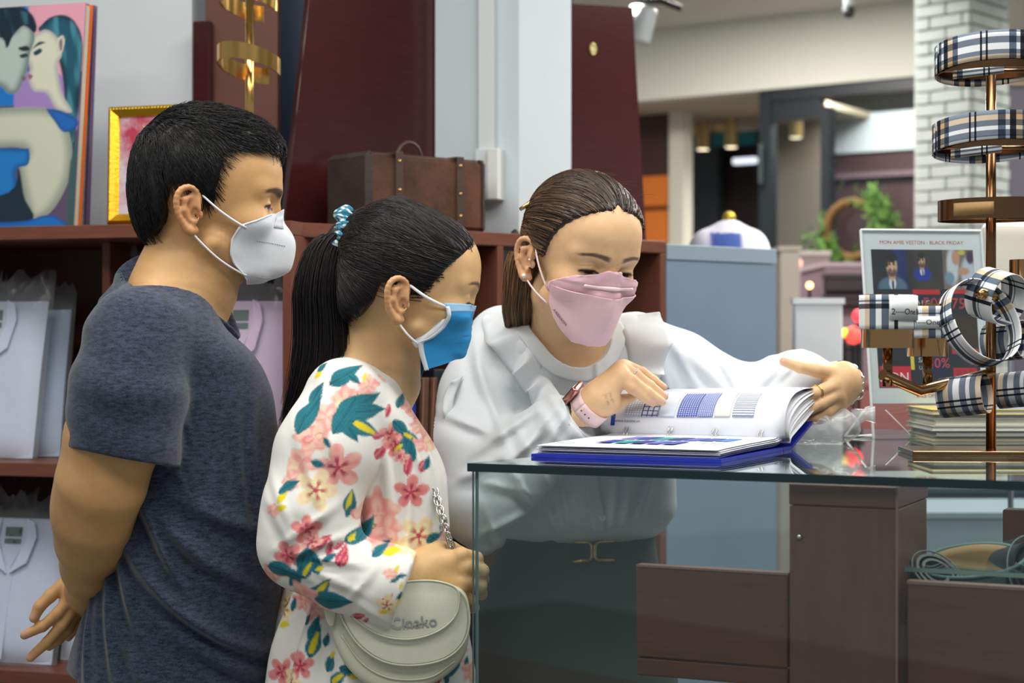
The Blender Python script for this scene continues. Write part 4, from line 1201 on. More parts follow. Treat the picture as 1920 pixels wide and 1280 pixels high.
def belts():
    DK = mat('dark_navy_leather', (26, 34, 42), .4, noise=(30, .2)); TE = mat('teal_canvas', (62, 92, 92), .7, noise=(60, .1)); TA = mat('tan_lining', (150, 120, 74), .6); CR = mat('cream_trim', (190, 186, 150), .6)
    def coil(name, label, c, r, wdt, turns, axis, m, th=.0035, cat='belt'):
        root = thing(name, label, cat, 'rolled accessories in the counter', loc=tuple(c))
        ax = np.array(axis, float); ax /= np.linalg.norm(ax); u = np.cross(ax, (0, 0, 1)) if abs(ax[2]) < .9 else np.array([1.0, 0, 0]); u /= np.linalg.norm(u); v = np.cross(ax, u)
        n = int(40 * turns); G = []
        for i in range(n):
            t = 2 * math.pi * turns * i / (n - 1); rr = r * (1 - .55 * i / (n - 1))
            G.append([np.array(c) + rr * (math.cos(t) * u + math.sin(t) * v) + ax * s_ for s_ in (-wdt / 2, 0, wdt / 2)])
        MB().sheet(np.array(G), th).build('rolled_strap', m, root, smooth=True, angle=40)
        tb = [np.array(c) + r * 1.02 * (math.cos(t) * u + math.sin(t) * v) + ax * wdt * .5 for t in np.linspace(0, 2 * math.pi, 40, endpoint=False)]
        MB().tube(tb, .0012, 6, closed=True).build('stitched_rim', CR if m is TE else mat('grey_stitch', (92, 104, 108), .6), root, smooth=True)
        return root
    z = ZSH + .0065
    def gp(px, Y): return np.array([(px - 960) / F * Y, Y])
    for k, (a, b, r, wd, m, lab) in enumerate(((1718, 2.62, .032, .04, DK, 'dark rolled belt at the far left of the counter bay'), (1768, 2.66, .028, .036, DK, 'dark rolled belt, second from the left in the counter bay'), (1815, 2.72, .03, .04, DK, 'dark rolled belt in front of the rear post in the counter bay'), (1862, 2.76, .034, .04, DK, 'dark rolled belt at the foot of the rear post in the counter bay'))):
        coil('rolled_belt', lab, np.array([*gp(a, b), .992 + wd * .6]), r * 1.15, wd * 1.2, 2.6, (0, 0, 1), m)
    # under the glass shelf: canvas pouch with tan lining and coils
    zf = 1.0
    c = fpt(1822, .17, 1.0)
    fl = thing('canvas_pouch', 'teal canvas pouch with tan lining under the counter shelf', 'pouch', loc=tuple(fpt(1822, .17, .99)))
    def pouch(r_, h0, h1, sq): return [[np.array([c[0] + r_ * (1 + .12 * f) * math.cos(t), c[1] + r_ * .7 * (1 + .12 * f) * math.sin(t), .992 + .6 * (h0 + (h1 - h0) * f) + .018 * math.sin(t * 1 + .6) * f]) for t in np.linspace(0, 2 * math.pi, 49)] for f in np.linspace(0, 1, 8)]
    MB().sheet(np.array(pouch(.062, 0, .115, .7)), .003).build('outer_cloth', TE, fl, smooth=True)
    MB().sheet(np.array(pouch(.057, .01, .116, .7)), .002).build('lining', TA, fl, smooth=True)
    MB().tube([p for p in pouch(.064, 0, .116, .7)[-1]][:-1], .0028, 8, closed=True).build('rim', mat('teal_rim', (84, 112, 112), .6), fl, smooth=True)
    coil('rolled_belt', 'large dark rolled belt right of the teal pouch in the counter', fpt(1915, .2, 1.04), .05, .05, 2.4, (.5, -.8, .3), DK, .004)
    coil('rolled_belt', 'dark rolled belt left of the teal pouch in the counter', fpt(1738, .12, 1.03), .036, .06, 2.4, (.3, -.6, .7), DK, .004)
    coil('rolled_tie', 'pale green rolled tie at the bottom right of the counter bay', fpt(1918, .085, 1.012), .022, .03, 2.0, (.2, -.3, 1), CR, .003, 'tie')
    # floor of the bay carrying these
    MB().prism([S2(-.05, .0, .985), S2(.55, .0, .985), S2(.55, .62, .985), S2(-.05, .62, .985)], (0, 0, .006)).build('bay_floor', mat('counter_wood', (88, 64, 58)), CTR)
belts()

# ------------------------------------------------------------------ the open binder
def build_binder():
    root_p = PZ(1352, 868, ZC)
    NB = np.array([root_p[0], root_p[1]])
    N1p = PZ(996, 857, ZC)[:2]
    U = (N1p - NB); U /= np.linalg.norm(U); Vv = np.array([U[1], -U[0]]); Vv = Vv if Vv[1] > 0 else -Vv
    W = np.linalg.norm(N1p - NB)
    root = thing('ring_binder', 'open royal blue ring binder of fabric swatches on the glass counter', 'binder', loc=(NB[0], NB[1], ZC))
    def q(u, v, z): p = NB + U * u + Vv * v; return np.array([p[0], p[1], ZC + z])
    BL = mat('binder_blue', (30, 48, 186), .35, noise=(80, .05)); PG = mat('white_page', (232, 236, 244), .55); PGE = mat('page_edge', (206, 210, 222), .7, noise=(500, .2, (.1, .1, 3)))
    dc = .31; sp = .05
    def slab(name, m, u0, u1, pr, th, parent=root):
        """pr: profile of (v, z) carried along u"""
        G = np.array([[q(u, v, z) for (v, z) in pr] for u in (u0, u1)])
        return MB().sheet(G, th).build(name, m, parent, smooth=False)
    slab('front_cover', BL, 0, W, [(0, .0028), (dc, .0028)], .005)
    slab('spine', BL, 0, W, [(dc + .002, .0028), (dc + sp, .0028)], .005)
    ca = math.radians(16); ce = (dc + sp + .30 * math.cos(ca), .0032 + .30 * math.sin(ca))
    slab('back_cover', BL, 0, W, [(dc + sp + .002, .0034), ce], .005)
    # flat pages lying on the front cover
    for k in range(6):
        z = .0075 + .0022 * k; dv = .012 + .004 * math.sin(k * 2.1); du = .006 + .003 * math.sin(k * 1.3 + 1)
        pr = [(dv, z - .001), (dv + .05, z), (dc * .5, z + .001), (dc - .02, z + .0015), (dc + .01, z + .004)]
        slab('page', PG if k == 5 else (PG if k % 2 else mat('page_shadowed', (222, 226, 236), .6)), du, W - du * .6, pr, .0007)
    zt = .0075 + .0022 * 5 + .001
    def patch(name, col, u0, u1, v0, v1, z, sk=.0):
        MB().prism([q(u0, v0, z), q(u1, v0 + sk, z), q(u1, v1 + sk, z), q(u0, v1, z)], (0, 0, .0003)).build(name, mat('ink_%02x%02x%02x' % col, col, .6), root)
    r = np.random.default_rng(2)
    cols = [(30, 60, 150), (90, 100, 190), (200, 90, 120), (40, 150, 150), (60, 80, 160), (120, 110, 200), (24, 50, 120), (70, 120, 190)]
    for i in range(7):
        for j in range(2):
            u0 = W - .075 - i * .026; v0 = .075 + j * .10
            if i > 4 and j == 0: continue
            patch('printed_swatch', cols[(i * 3 + j * 5) % 8], u0, u0 - .022, v0, v0 + .075, zt + .0012)
    patch('printed_line', (120, 130, 160), W - .02, W - .05, .05, .056, zt + .0012); patch('printed_line', (120, 130, 160), .07, .03, .11, .118, zt + .0012); patch('printed_line', (120, 130, 160), .075, .035, .13, .136, zt + .0012)
    # rings
    SV = mat('ring_steel', (190, 194, 198), .2, metal=1.0)
    vr = dc + .012
    us = [.035, .035 + (W - .07) / 3, .035 + 2 * (W - .07) / 3, W - .035]
    for u in us:
        for du in (-.003, .003):
            MB().tube([q(u + du, vr + .002 + .030 * math.cos(t), .006 + .035 * math.sin(t)) for t in np.linspace(-.2, math.pi + .2, 18)], .0012, 8).build('ring', SV, root, smooth=True)
    # turned page rising from the rings and rolling back, with swatches stuck on it
    prof = np.array([(vr - .012, .018), (vr - .016, .028), (vr - .015, .045), (vr - .006, .062), (vr + .012, .077), (vr + .04, .088), (vr + .08, .094), (vr + .12, .096), (vr + .17, .094), (vr + .2, .088)])
    s_ = np.r_[0, np.cumsum(np.linalg.norm(np.diff(prof, axis=0), axis=1))]
    def pg(u, s, o=0.0):
        v = np.interp(s, *dense(s_, prof[:, 0], 200)); z = np.interp(s, *dense(s_, prof[:, 1], 200))
        e = 1e-3; v2 = np.interp(s + e, *dense(s_, prof[:, 0], 200)); z2 = np.interp(s + e, *dense(s_, prof[:, 1], 200))
        tv, tz = v2 - v, z2 - z; l = math.hypot(tv, tz) + 1e-9
        wob = .004 * math.sin(u / W * 6.0 + .6) * min(1, s / .05)
        return q(u, v - tz / l * o - wob, z + tv / l * o + wob * .5)
    u0, u1 = -.004, W + .012
    def page_sheet(u0, u1, ss, o, nu=16): return np.array([[pg(u, s, o) for s in ss] for u in np.linspace(u0, u1, nu)])
    SS = np.linspace(0, s_[-1], 30)
    page = MB().sheet(page_sheet(u0, u1, SS, 0), .0009).build('turned_page', PG, root, smooth=True)
    def on_page(name, m, ua, ub, sa, sb, o=.0012, th=.0004, nu=8, ns=10):
        return MB().sheet(page_sheet(ua, ub, np.linspace(sa, sb, ns), o, nu), th).build(name, m, page, smooth=True)
    def check_mat(name, base, ink, su, sv, du, dv, stripes_only=False):
        m = bpy.data.materials.new(name); MATS[name] = m; m.use_nodes = True; nt = m.node_tree; N = nt.nodes; L = nt.links
        uv = N.new('ShaderNodeUVMap'); uv.uv_map = 'UVMap'; sx = N.new('ShaderNodeSeparateXYZ'); L.new(uv.outputs['UV'], sx.inputs[0])
        outs = []
        for ax, per, dt in ((0, su, du), (1, sv, dv)):
            a = N.new('ShaderNodeMath'); a.operation = 'MODULO'; a.inputs[1].default_value = per; L.new(sx.outputs[ax], a.inputs[0])
            b = N.new('ShaderNodeMath'); b.operation = 'LESS_THAN'; b.inputs[1].default_value = per * dt; L.new(a.outputs[0], b.inputs[0]); outs.append(b)
        mx = N.new('ShaderNodeMath'); mx.operation = 'MAXIMUM'; L.new(outs[0].outputs[0], mx.inputs[0])
        if not stripes_only: L.new(outs[1].outputs[0], mx.inputs[1])
        else: mx.inputs[1].default_value = 0
        cm = N.new('ShaderNodeMix'); cm.data_type = 'RGBA'; cm.inputs['A'].default_value = (*lin(base), 1); cm.inputs['B'].default_value = (*lin(ink), 1)
        L.new(mx.outputs[0], cm.inputs['Factor']); L.new(cm.outputs['Result'], N['Principled BSDF'].inputs['Base Color']); N['Principled BSDF'].inputs['Roughness'].default_value = .85
        return m
    def swatch(m, ua, ub, sa, sb, pink=True):
        nu, ns = 24, 14
        us_ = np.linspace(ua, ub, nu); G = np.zeros((nu, ns, 3))
        for i, u in enumerate(us_):
            zz = .0016 * (i % 2)
            for j, s in enumerate(np.linspace(sa + zz, sb - zz, ns)): G[i, j] = pg(u, s, .0022)
        o = MB().grid(G).build('fabric_swatch', m, page, smooth=True)
        uvl = o.data.uv_layers.new(name='UVMap')
        for lp in o.data.loops:
            i, j = divmod(lp.vertex_index, ns)
            uvl.data[lp.index].uv = (us_[i] - ua + 1, sa + (sb - sa) * j / (ns - 1) + 1)
        md = o.modifiers.new('t', 'SOLIDIFY'); md.thickness = .0005
        return o
    # u runs from right to left of the page as seen
    sa, sb = .034, .10
    swatch(check_mat('pale_check', (226, 230, 238), (160, 168, 190), .0045, .0045, .25, .25), W - .058, W - .028, sa, sb)
    swatch(check_mat('bold_blue_check', (224, 230, 242), (60, 76, 150), .009, .009, .22, .22), W - .086, W - .058, sa, sb)
    swatch(mat('sky_cotton', (216, 226, 242), .85), W - .116, W - .088, sa, sb)
    swatch(check_mat('blue_gingham', (206, 214, 238), (66, 90, 176), .004, .004, .45, .4), W - .155, W - .120, sa, sb)
    swatch(check_mat('fine_blue_check', (214, 222, 240), (110, 128, 196), .0034, .0034, .45, .4), W - .183, W - .156, sa, sb)
    swatch(mat('cream_cotton', (240, 238, 226), .85), W - .213, W - .186, sa, sb + .012)
    swatch(check_mat('blue_pinstripe', (218, 224, 236), (70, 86, 130), .9, .0046, .0, .3), W - .253, W - .217, sa, sb)
    BI = mat('brand_blue_ink', (36, 78, 178), .6)
    on_page('blue_side_band', BI, W - .006, W - .013, .018, .085)
    on_page('blue_side_band', BI, W - .060, W - .068, .132, .16)
    text_mesh('page_lettering', 'www.kanimi.vn', .0075, frame_m(pg(W - .035, .026, .0016), -np.array([U[0], U[1], 0]), pg(W * .5, .03) - pg(W * .5, .026)), mat('grey_ink', (110, 120, 140), .7), page, .0001)
    text_mesh('page_lettering', 'CENTROMO', .0055, frame_m(pg(W - .0095, .046, .0018), pg(W * .5, .06) - pg(W * .5, .04), np.array([U[0], U[1], 0])), mat('white_ink', (235, 240, 248), .7), page, .0001)
    # the rest of the pages, fanned between turned page and back cover
    for k in range(9):
        f = k / 8
        pr2 = [(vr + .002 + .004 * f, .018 - .006 * f), (vr - .006 + .02 * f, .034 - .014 * f), (vr + .01 + .03 * f, .058 - .030 * f), (vr + .06 + .03 * f, .078 - .036 * f), (vr + .13 + .02 * f, .09 - .03 * f), (vr + .21 + .02 * f, .094 - .012 * f)]
        A = np.array(pr2); tt = np.arange(6)
        pr3 = list(zip(dense(tt, A[:, 0], 16)[1], dense(tt, A[:, 1], 16)[1]))
        u_off = -.004 - .003 * math.sin(k * 1.7)
        G = np.array([[q(u, v, z) for (v, z) in pr3] for u in np.linspace(u_off, W - .01, 4)])
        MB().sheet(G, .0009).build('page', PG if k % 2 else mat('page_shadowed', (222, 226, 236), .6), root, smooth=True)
    return root
build_binder()

# ------------------------------------------------------------------ crumpled clear bag
def plastic_bag():
    c = PZ(1545, 832, ZC)
    root = thing('plastic_bag', 'crumpled clear plastic bag on the counter beside the binder', 'bag', loc=tuple(c))
    def f(p):
        q = p - c.astype(np.float32)
        d = ell_d(q, (-.02, .0, .033), (.055, .04, .034)); d = smin(d, ell_d(q, (.03, .0, .03), (.035, .035, .03)), .02)
        d = smin(d, ell_d(q, (-.06, .01, .018), (.05, .04, .018)), .02)
        d = d + .006 * np.abs(vnoise(p, 90, 5)) + .004 * vnoise(p, 160, 7)
        return np.maximum(d, .0008 - q[:, 2])
    V, Q = surf_nets(f, c - np.array([.13, .07, .01]), c + np.array([.1, .07, .09]), .004)
    FB = mat('bag_film', (236, 240, 244), .15, alpha=.42, spec=.8, bump=(60, .6))
    link_obj('crumpled_film', np_mesh('crumpled_film', V, Q), FB, root, smooth=True)
    tail = [c + np.array([.05 + .018 * k, -.004 * k, .045 + .006 * math.sin(k)]) for k in range(3)]
    MB().tube(tail, [.016, .010, .015], 10).build('twisted_neck', FB, root, smooth=True)
plastic_bag()
# ------------------------------------------------------------------ acrylic sign holder
def sign_holder():
    YS = 3.22
    b0 = PZ(1637, 820, ZC); Yb = b0[1]
    s0 = P(1613, 431, Yb + .02); 
    # sheet plane: left edge through b0 and s0, right edge further right
    e = np.array([.97, .14, 0]); e /= np.linalg.norm(e)
    wv = .232
    root = thing('sign_holder', 'clear acrylic sign holder with a black friday sale poster on the counter', 'sign', loc=tuple(b0))
    up = s0 - b0; hgt = np.linalg.norm(up); up /= hgt
    nrm_ = np.cross(e, up); nrm_ /= np.linalg.norm(nrm_)
    if nrm_[1] > 0: nrm_ = -nrm_
    def q(u, v, o=0.0): return b0 + e * u + up * v + nrm_ * o      # u, v in metres from the lower left corner
    ACR = glass_mat('acrylic', (.96, .98, .98), 1.0, 1.49); EDG = mat('acrylic_edge', (226, 234, 236), .2)
    def plate(name, m, u0, u1, v0, v1, o, th, parent=root): return MB().prism([q(u0, v0, o), q(u1, v0, o), q(u1, v1, o), q(u0, v1, o)], nrm_ * th).build(name, m, parent)
    vp = .062
    plate('acrylic_front', ACR, 0, wv, 0, hgt, .0022, .0018)
    plate('acrylic_back', ACR, 0, wv, vp, hgt, -.0035, .0018)
    MB().tube([q(0, 0, .002), q(0, hgt, .002)], .0026, 8).build('acrylic_rim', EDG, root); MB().tube([q(0, hgt, .002), q(wv, hgt, .002)], .0022, 8).build('acrylic_rim', EDG, root); MB().tube([q(wv, 0, .002), q(wv, hgt, .002)], .0022, 8).build('acrylic_rim', EDG, root)
    MB().prism([q(-.0, .001, .0), q(wv, .001, .0), q(wv, .001, .0) + np.array([.0, -.075, 0]), q(0, .001, 0) + np.array([-.05, -.06, 0])], (0, 0, .003)).build('acrylic_foot', ACR, root)
    pts = [q(0, .001, 0) + np.array([-.05, -.06, .002]), q(-.0, .056, 0)]
    MB().tube([q(-.052, .002, -.004), q(-.008, .054, -.004), q(.0, .056, 0)], .0022, 8).build('acrylic_brace', EDG, root)
    MB().tube([q(-.052, .002, -.004), q(.0, .004, 0)], .002, 8).build('acrylic_rim', EDG, root); MB().tube([q(.025, .05, .004), q(.07, .004, .004)], .0012, 6).build('acrylic_rim', EDG, root)
    # poster
    PW = mat('poster_white', (222, 230, 236), .5)
    po = plate('poster', PW, .002, wv - .002, vp, hgt - .002, -.0012, .0008)
    H_ = hgt - vp
    lay = [0]
    def ptc(nm, col, x0, x1, y0, y1, em=None):
        """rectangle in fractions of the poster (x from left, y from top)"""
        lay[0] += 1; o = -.0003 + .00009 * lay[0] * .25
        plate(nm, mat('ink_%02x%02x%02x' % col, col, .5), .002 + (wv - .004) * x0, .002 + (wv - .004) * x1, hgt - .002 - H_ * y1, hgt - .002 - H_ * y0, o, .00005, po)
    def shp(nm, col, pts):
        lay[0] += 1; o = -.0003 + .00009 * lay[0] * .25
        MB().prism([q(.002 + (wv - .004) * x, hgt - .002 - H_ * y, o) for x, y in pts], nrm_ * .00005).build(nm, mat('ink_%02x%02x%02x' % col, col, .5), po)
    def txt(s, size, x, y, col, al='CENTER', sq=1.0):
        lay[0] += 1; o = -.0003 + .00009 * lay[0] * .25
        text_mesh('poster_lettering', s, size, frame_m(q(.002 + (wv - .004) * x, hgt - .002 - H_ * y, o), e, up), mat('ink_%02x%02x%02x' % col, col, .5), po, .00003, al)
    txt('MON AMIE VESTON - BLACK FRIDAY', .0098, .5, .065, (176, 34, 58))
    ptc('photo_ground', (28, 34, 48), .07, .93, .105, .905)
    # printed portraits: one sheet coloured point by point
    nx, ny = 150, 60
    XX, YY = np.meshgrid(np.linspace(.07, .93, nx), np.linspace(.105, .335, ny), indexing='ij'); x_ = XX.ravel(); y_ = YY.ravel() * 1.35
    C = np.tile(np.array(lin((34, 38, 50)), np.float32), (len(x_), 1)); n3 = np.stack([x_ * 20, y_ * 20, 0 * x_], 1).astype(np.float32)
    C = mixc(C, (x_ > .25) * (x_ < .365), (30, 46, 110)); C = mixc(C, (x_ > .37) * (x_ < .665), (58, 54, 52)); C = mixc(C, x_ > .67, (112, 100, 94))
    C *= (1 + .5 * vnoise(n3, 1.2, 4))[:, None]
    def oval(cx, cy, a_, b_, col, s_=.15, cut=None):
        nonlocal C
        d = np.sqrt(((x_ - cx) / a_) ** 2 + ((y_ - cy * 1.35) / b_) ** 2); m = sstep(1 + s_, 1 - s_, d)
        C = mixc(C, m if cut is None else m * cut, col)
    for (cx, cy, k, skin, coat) in ((.235, .20, 1.0, (206, 168, 140), (84, 112, 138)), (.49, .17, .62, (190, 150, 124), (30, 52, 160))):
        oval(cx, cy + .125 * k, .12 * k, .085 * k, coat); oval(cx, cy + .10 * k, .03 * k, .05 * k, (216, 222, 230)); oval(cx + .003, cy + .11 * k, .008 * k, .05 * k, (40, 60, 90)); oval(cx, cy + .05 * k, .03 * k, .05 * k, skin)
        oval(cx, cy, .046 * k, .083 * k, skin); oval(cx, cy + .04 * k, .04 * k, .034 * k, (96, 72, 60), .4); oval(cx, cy + .034 * k, .018 * k, .008 * k, (150, 90, 84)); oval(cx, cy - .05 * k, .052 * k, .04 * k, (34, 26, 24)); oval(cx - .04 * k, cy - .02 * k, .012 * k, .04 * k, (40, 30, 28))
        for sg in (-1, 1): oval(cx + sg * .018 * k, cy - .008 * k, .010 * k, .008 * k, (50, 36, 32)); oval(cx + sg * .018 * k, cy - .02 * k, .014 * k, .005 * k, (44, 32, 28))
        oval(cx + .004 * k, cy + .014 * k, .007 * k, .018 * k, (224, 186, 158), .4)
    oval(.75, .2, .05, .14, (206, 214, 226), .3); oval(.88, .24, .06, .12, (196, 206, 222), .3); oval(.78, .15, .035, .06, (196, 150, 124), .3); oval(.84, .23, .05, .03, (200, 154, 128), .3); oval(.72, .27, .04, .05, (120, 150, 176), .3); oval(.9, .15, .03, .05, (70, 56, 90), .3); oval(.83, .12, .03, .02, (200, 196, 90), .4)
    G = np.array([[q(.002 + (wv - .004) * u, hgt - .002 - H_ * v, .00025) for v in np.linspace(.105, .335, ny)] for u in np.linspace(.07, .93, nx)])
    lay[0] += 8
    o = MB().grid(G).build('printed_portraits', mat('poster_ink', (120, 110, 110), .5, attr='Col'), po); set_cols(o.data, C)
    ptc('red_band', (198, 40, 52), .40, .63, .335, .365); ptc('photo_panel', (26, 36, 60), .37, .66, .37, .47)
    txt('SALE', .017, .46, .42, (206, 212, 220)); txt('50%', .030, .585, .42, (196, 50, 66)); ptc('red_band', (198, 40, 52), .70, .90, .335, .36); txt('75%', .028, .82, .42, (206, 60, 76))
    ptc('photo_panel', (48, 40, 40), .37, .93, .48, .66); ptc('photo_panel', (58, 44, 36), .67, .93, .50, .70)
    ptc('photo_panel', (22, 30, 66), .42, .66, .70, .83); txt('SALE', .013, .47, .745, (206, 212, 220)); txt('UPTO', .010, .47, .79, (206, 212, 220)); txt('30%', .026, .58, .765, (214, 70, 86))
    ptc('red_band', (198, 40, 52), .70, .92, .68, .71); ptc('red_band', (186, 40, 56), .70, .90, .79, .85); txt('SOLD', .014, .80, .82, (120, 20, 40))
    ptc('yellow_stripe', (224, 210, 60), .345, .375, .72, .8)
    ptc('red_box', (206, 34, 58), .08, .34, .78, .90); txt('MON', .024, .20, .845, (240, 240, 244))
    ptc('photo_panel', (26, 34, 44), .08, .34, .62, .76)
    txt('SALE OFF', .0095, .46, .95, (186, 40, 62))
sign_holder()

# ------------------------------------------------------------------ plaid ties on the rose gold stand
def plaid(kind=0):
    m = bpy.data.materials.new(('plaid_cotton', 'plaid_cotton_cross')[kind]); MATS[m.name] = m; m.use_nodes = True; nt = m.node_tree; N = nt.nodes; L = nt.links
    b = N['Principled BSDF']; b.inputs['Roughness'].default_value = .85; b.inputs['Specular IOR Level'].default_value = .2
    uv = N.new('ShaderNodeUVMap'); uv.uv_map = 'UVMap'; sx = N.new('ShaderNodeSeparateXYZ'); L.new(uv.outputs['UV'], sx.inputs[0])
    W_, G_, B_, K_ = (1, 1, 1, 1), (.14, .18, .25, 1), (.86, .66, .46, 1), (.03, .035, .05, 1)
    def ramp(ax, off, per, st):
        a = N.new('ShaderNodeMath'); a.operation = 'ADD'; a.inputs[1].default_value = off; L.new(sx.outputs[ax], a.inputs[0])
        d = N.new('ShaderNodeMath'); d.operation = 'DIVIDE'; d.inputs[1].default_value = per; L.new(a.outputs[0], d.inputs[0])
        f = N.new('ShaderNodeMath'); f.operation = 'FRACT'; L.new(d.outputs[0], f.inputs[0])
        r = N.new('ShaderNodeValToRGB'); r.color_ramp.interpolation = 'CONSTANT'; L.new(f.outputs[0], r.inputs['Fac'])
        el = r.color_ramp.elements
        el[0].position, el[0].color = st[0]; el[1].position, el[1].color = st[1]
        for p_, c_ in st[2:]:
            x = el.new(p_); x.color = c_
        return r
    r1 = ramp(0, 0, .13, [(0, W_), (.10, K_), (.125, W_), (.165, K_), (.19, W_), (.44, G_), (.53, W_), (.58, K_), (.66, B_), (.74, G_), (.82, W_)])
    r2 = ramp(1, .004, .05, [(0, W_), (.12, G_), (.32, W_), (.44, G_), (.62, B_), (.78, G_), (.92, W_)])
    if kind:
        r1 = ramp(0, 0, .15, [(0, W_), (.05, B_), (.11, G_), (.18, W_), (.24, G_), (.31, W_), (.36, K_), (.40, W_), (.62, K_), (.64, W_), (.68, K_), (.70, W_)])
        r2 = ramp(1, -.004, .06, [(0, W_), (.10, K_), (.22, W_), (.27, G_), (.31, W_)])
    mx = N.new('ShaderNodeMix'); mx.data_type = 'RGBA'; mx.blend_type = 'MULTIPLY'; mx.inputs['Factor'].default_value = .92
    L.new(r1.outputs['Color'], mx.inputs['A']); L.new(r2.outputs['Color'], mx.inputs['B'])
    sc = N.new('ShaderNodeMix'); sc.data_type = 'RGBA'; sc.blend_type = 'MULTIPLY'; sc.inputs['Factor'].default_value = 1; sc.inputs['B'].default_value = (.80, .84, .86, 1)
    L.new(mx.outputs['Result'], sc.inputs['A']); L.new(sc.outputs['Result'], b.inputs['Base Color'])
    return m
PLAID = plaid(); PLAID2 = plaid(1)
def band(name, m, parent, fn_, us, vs, th=.0014, uo=0.0, vo=0.0):
    """strip of cloth: fn_(u, v) -> point; u, v also the weave coordinates in metres"""
    G = np.array([[fn_(u, v) for v in vs] for u in us])
    o = MB().grid(G).build(name, m, parent, smooth=True)
    uvl = o.data.uv_layers.new(name='UVMap'); nv = len(vs)
    for lp in o.data.loops:
        i, j = divmod(lp.vertex_index, nv); uvl.data[lp.index].uv = (us[i] + uo + 5, vs[j] + vo + 5)
    md = o.modifiers.new('t', 'SOLIDIFY'); md.thickness = th
    return o
def tie_stand():
    RG = mat('rose_gold_steel', (132, 98, 68), .2, metal=1.0); RG2 = mat('rose_gold_bright', (190, 146, 100), .16, metal=1.0)
    b0 = PZ(1858, 850, ZC); c = b0[:2]; s_ = F / b0[1]
    def z(py): return CAM_H - (py - HY) / s_
    def X(px): return (px - 960) / F * b0[1]
    root = thing('display_stand', 'rose gold tie stand with rings and arms on the counter at right', 'stand', loc=(c[0], c[1], ZC))
    MB().cyl((c[0], c[1], ZC + .006), (c[0], c[1], z(118)), .0078, 24).build('pole', RG, root, smooth=True)
    MB().prism([np.array([c[0] + a, c[1] + b, ZC + .0008]) for a, b in ((-.138, -.07), (.15, -.09), (.15, .05), (-.13, .07))], (0, 0, .0075)).build('base_plate', RG, root, bevel=.001)
    def ring_fn(zc, r, tilt, a_off=0.0, sq=.8):
        return lambda u, v: np.array([c[0] + r * math.cos(u / r + a_off), c[1] + r * sq * math.sin(u / r + a_off), zc + v + r * math.cos(u / r + a_off) * math.tan(math.radians(tilt))])
    for py, r in ((118, .082), (262, .084), (394, .081)):
        us = np.linspace(0, 2 * math.pi * r, 60)
        f = ring_fn(z(py), r, 1.0)
        G = np.array([[f(u, v) for v in (-.016, 0, .016)] for u in us])
        rg = MB().sheet(G, .002).build('holder_ring', RG, root, smooth=True, angle=50)
        MB().tube([(c[0] - r, c[1], z(py) - .012), (c[0] + r, c[1], z(py) - .012)], .003, 8).build('ring_spoke', RG, rg, smooth=True)
    # side stamp on the bare ring
    f = ring_fn(z(394), .0825, 1.0); MB().sheet(np.array([[f(u, v) for v in (-.011, .009)] for u in np.linspace(.0825 * 3.75, .0825 * 4.55, 12)]), .0006).build('worn_sticker', mat('worn_sticker', (150, 118, 72), .7), root, smooth=True)
    vs = np.linspace(-.022, .022, 7)
    labels = ['plaid tie band wrapped on the top ring of the rose gold stand', 'plaid tie band wrapped on the second ring of the rose gold stand']
    for k, (py, r, tl, gap) in enumerate(((110, .0868, 3.5, .12), (257, .0905, 3.0, .1))):
        t_ = thing('plaid_tie', labels[k], 'tie', 'plaid ties on the stand', loc=(c[0], c[1], z(py)))
        us = np.linspace(0, (2 * math.pi - gap) * r, 70)
        rf = ring_fn(z(py), r, tl, 3.35)
        band('cloth_band', PLAID, t_, lambda u, v: rf(u, v) + np.array([0, 0, .012 * math.sin(u / r * 1.0 + .4)]), us, vs, uo=.013 * k, vo=.02 * k)
        fl = lambda u, v: np.array([c[0] - r * .98 + .018 + .09 * u / .1, c[1] - r * .35 + .1 * u, z(py) - .03 + v * .35 - .0 + .012 * u / .1])
        band('loose_end', PLAID, t_, fl, np.linspace(0, .09, 8), np.linspace(-.02, .02, 4), uo=.03)
    # lower arm with two cups
    zk = z(735)
    A0 = np.array([c[0], c[1], z(700)]); A1 = P(1722, 732, b0[1] - .11); A2 = P(1655, 702, b0[1] - .15)
    arm = MB().tube([A0, A1, A2], .0085, 16).build('arm', RG2, root, smooth=True, angle=40)
    cups = []
    for (px, top, bot, yy, r) in ((1664, 552, 652, b0[1] - .145, .0385), (1739, 570, 668, b0[1] - .06, .031)):
        sc2 = F / yy; zz = lambda py: CAM_H - (py - HY) / sc2
        x0 = (px - 960) / F * yy
        cp = MB().lathe((x0, yy, zz(bot)), [(r * .2, 0), (r, .0), (r, zz(top) - zz(bot)), (r - .002, zz(top) - zz(bot)), (r - .002, .003)], 40).build('cup', RG2, root, smooth=True, angle=40)
        MB().cyl((x0, yy, zz(724)), (x0, yy, zz(bot)), .0075, 14).build('cup_stem', RG, root, smooth=True)
        cups.append((x0, yy, zz, r, top))
    for k, (x0, yy, zz, r, top) in enumerate(cups):
        lab = ['plaid cuff on the front cup of the stand, sticker lettered 2', 'plaid cuff on the rear cup of the stand, sticker lettered 1'][k]
        z1 = zz(top + 4); z0 = zz((618, 634)[k])
        t_ = thing('plaid_cuff', lab, 'tie', 'plaid ties on the stand', loc=(x0, yy, z0))
        R_ = r + .003
        band('cloth_band', PLAID2, t_, lambda u, v: np.array([x0 + R_ * math.cos(u / R_), yy + R_ * math.sin(u / R_), v]), np.linspace(0, 2 * math.pi * R_, 50), np.linspace(z0, z1, 8), uo=.108 + .005 * k, vo=-z0 + (.02, .024)[k])
        a0, a1 = ((-1.72, -.1), (-2.5, -.3))[k]
        zl0, zl1 = z0 + (z1 - z0) * .30, z0 + (z1 - z0) * .68
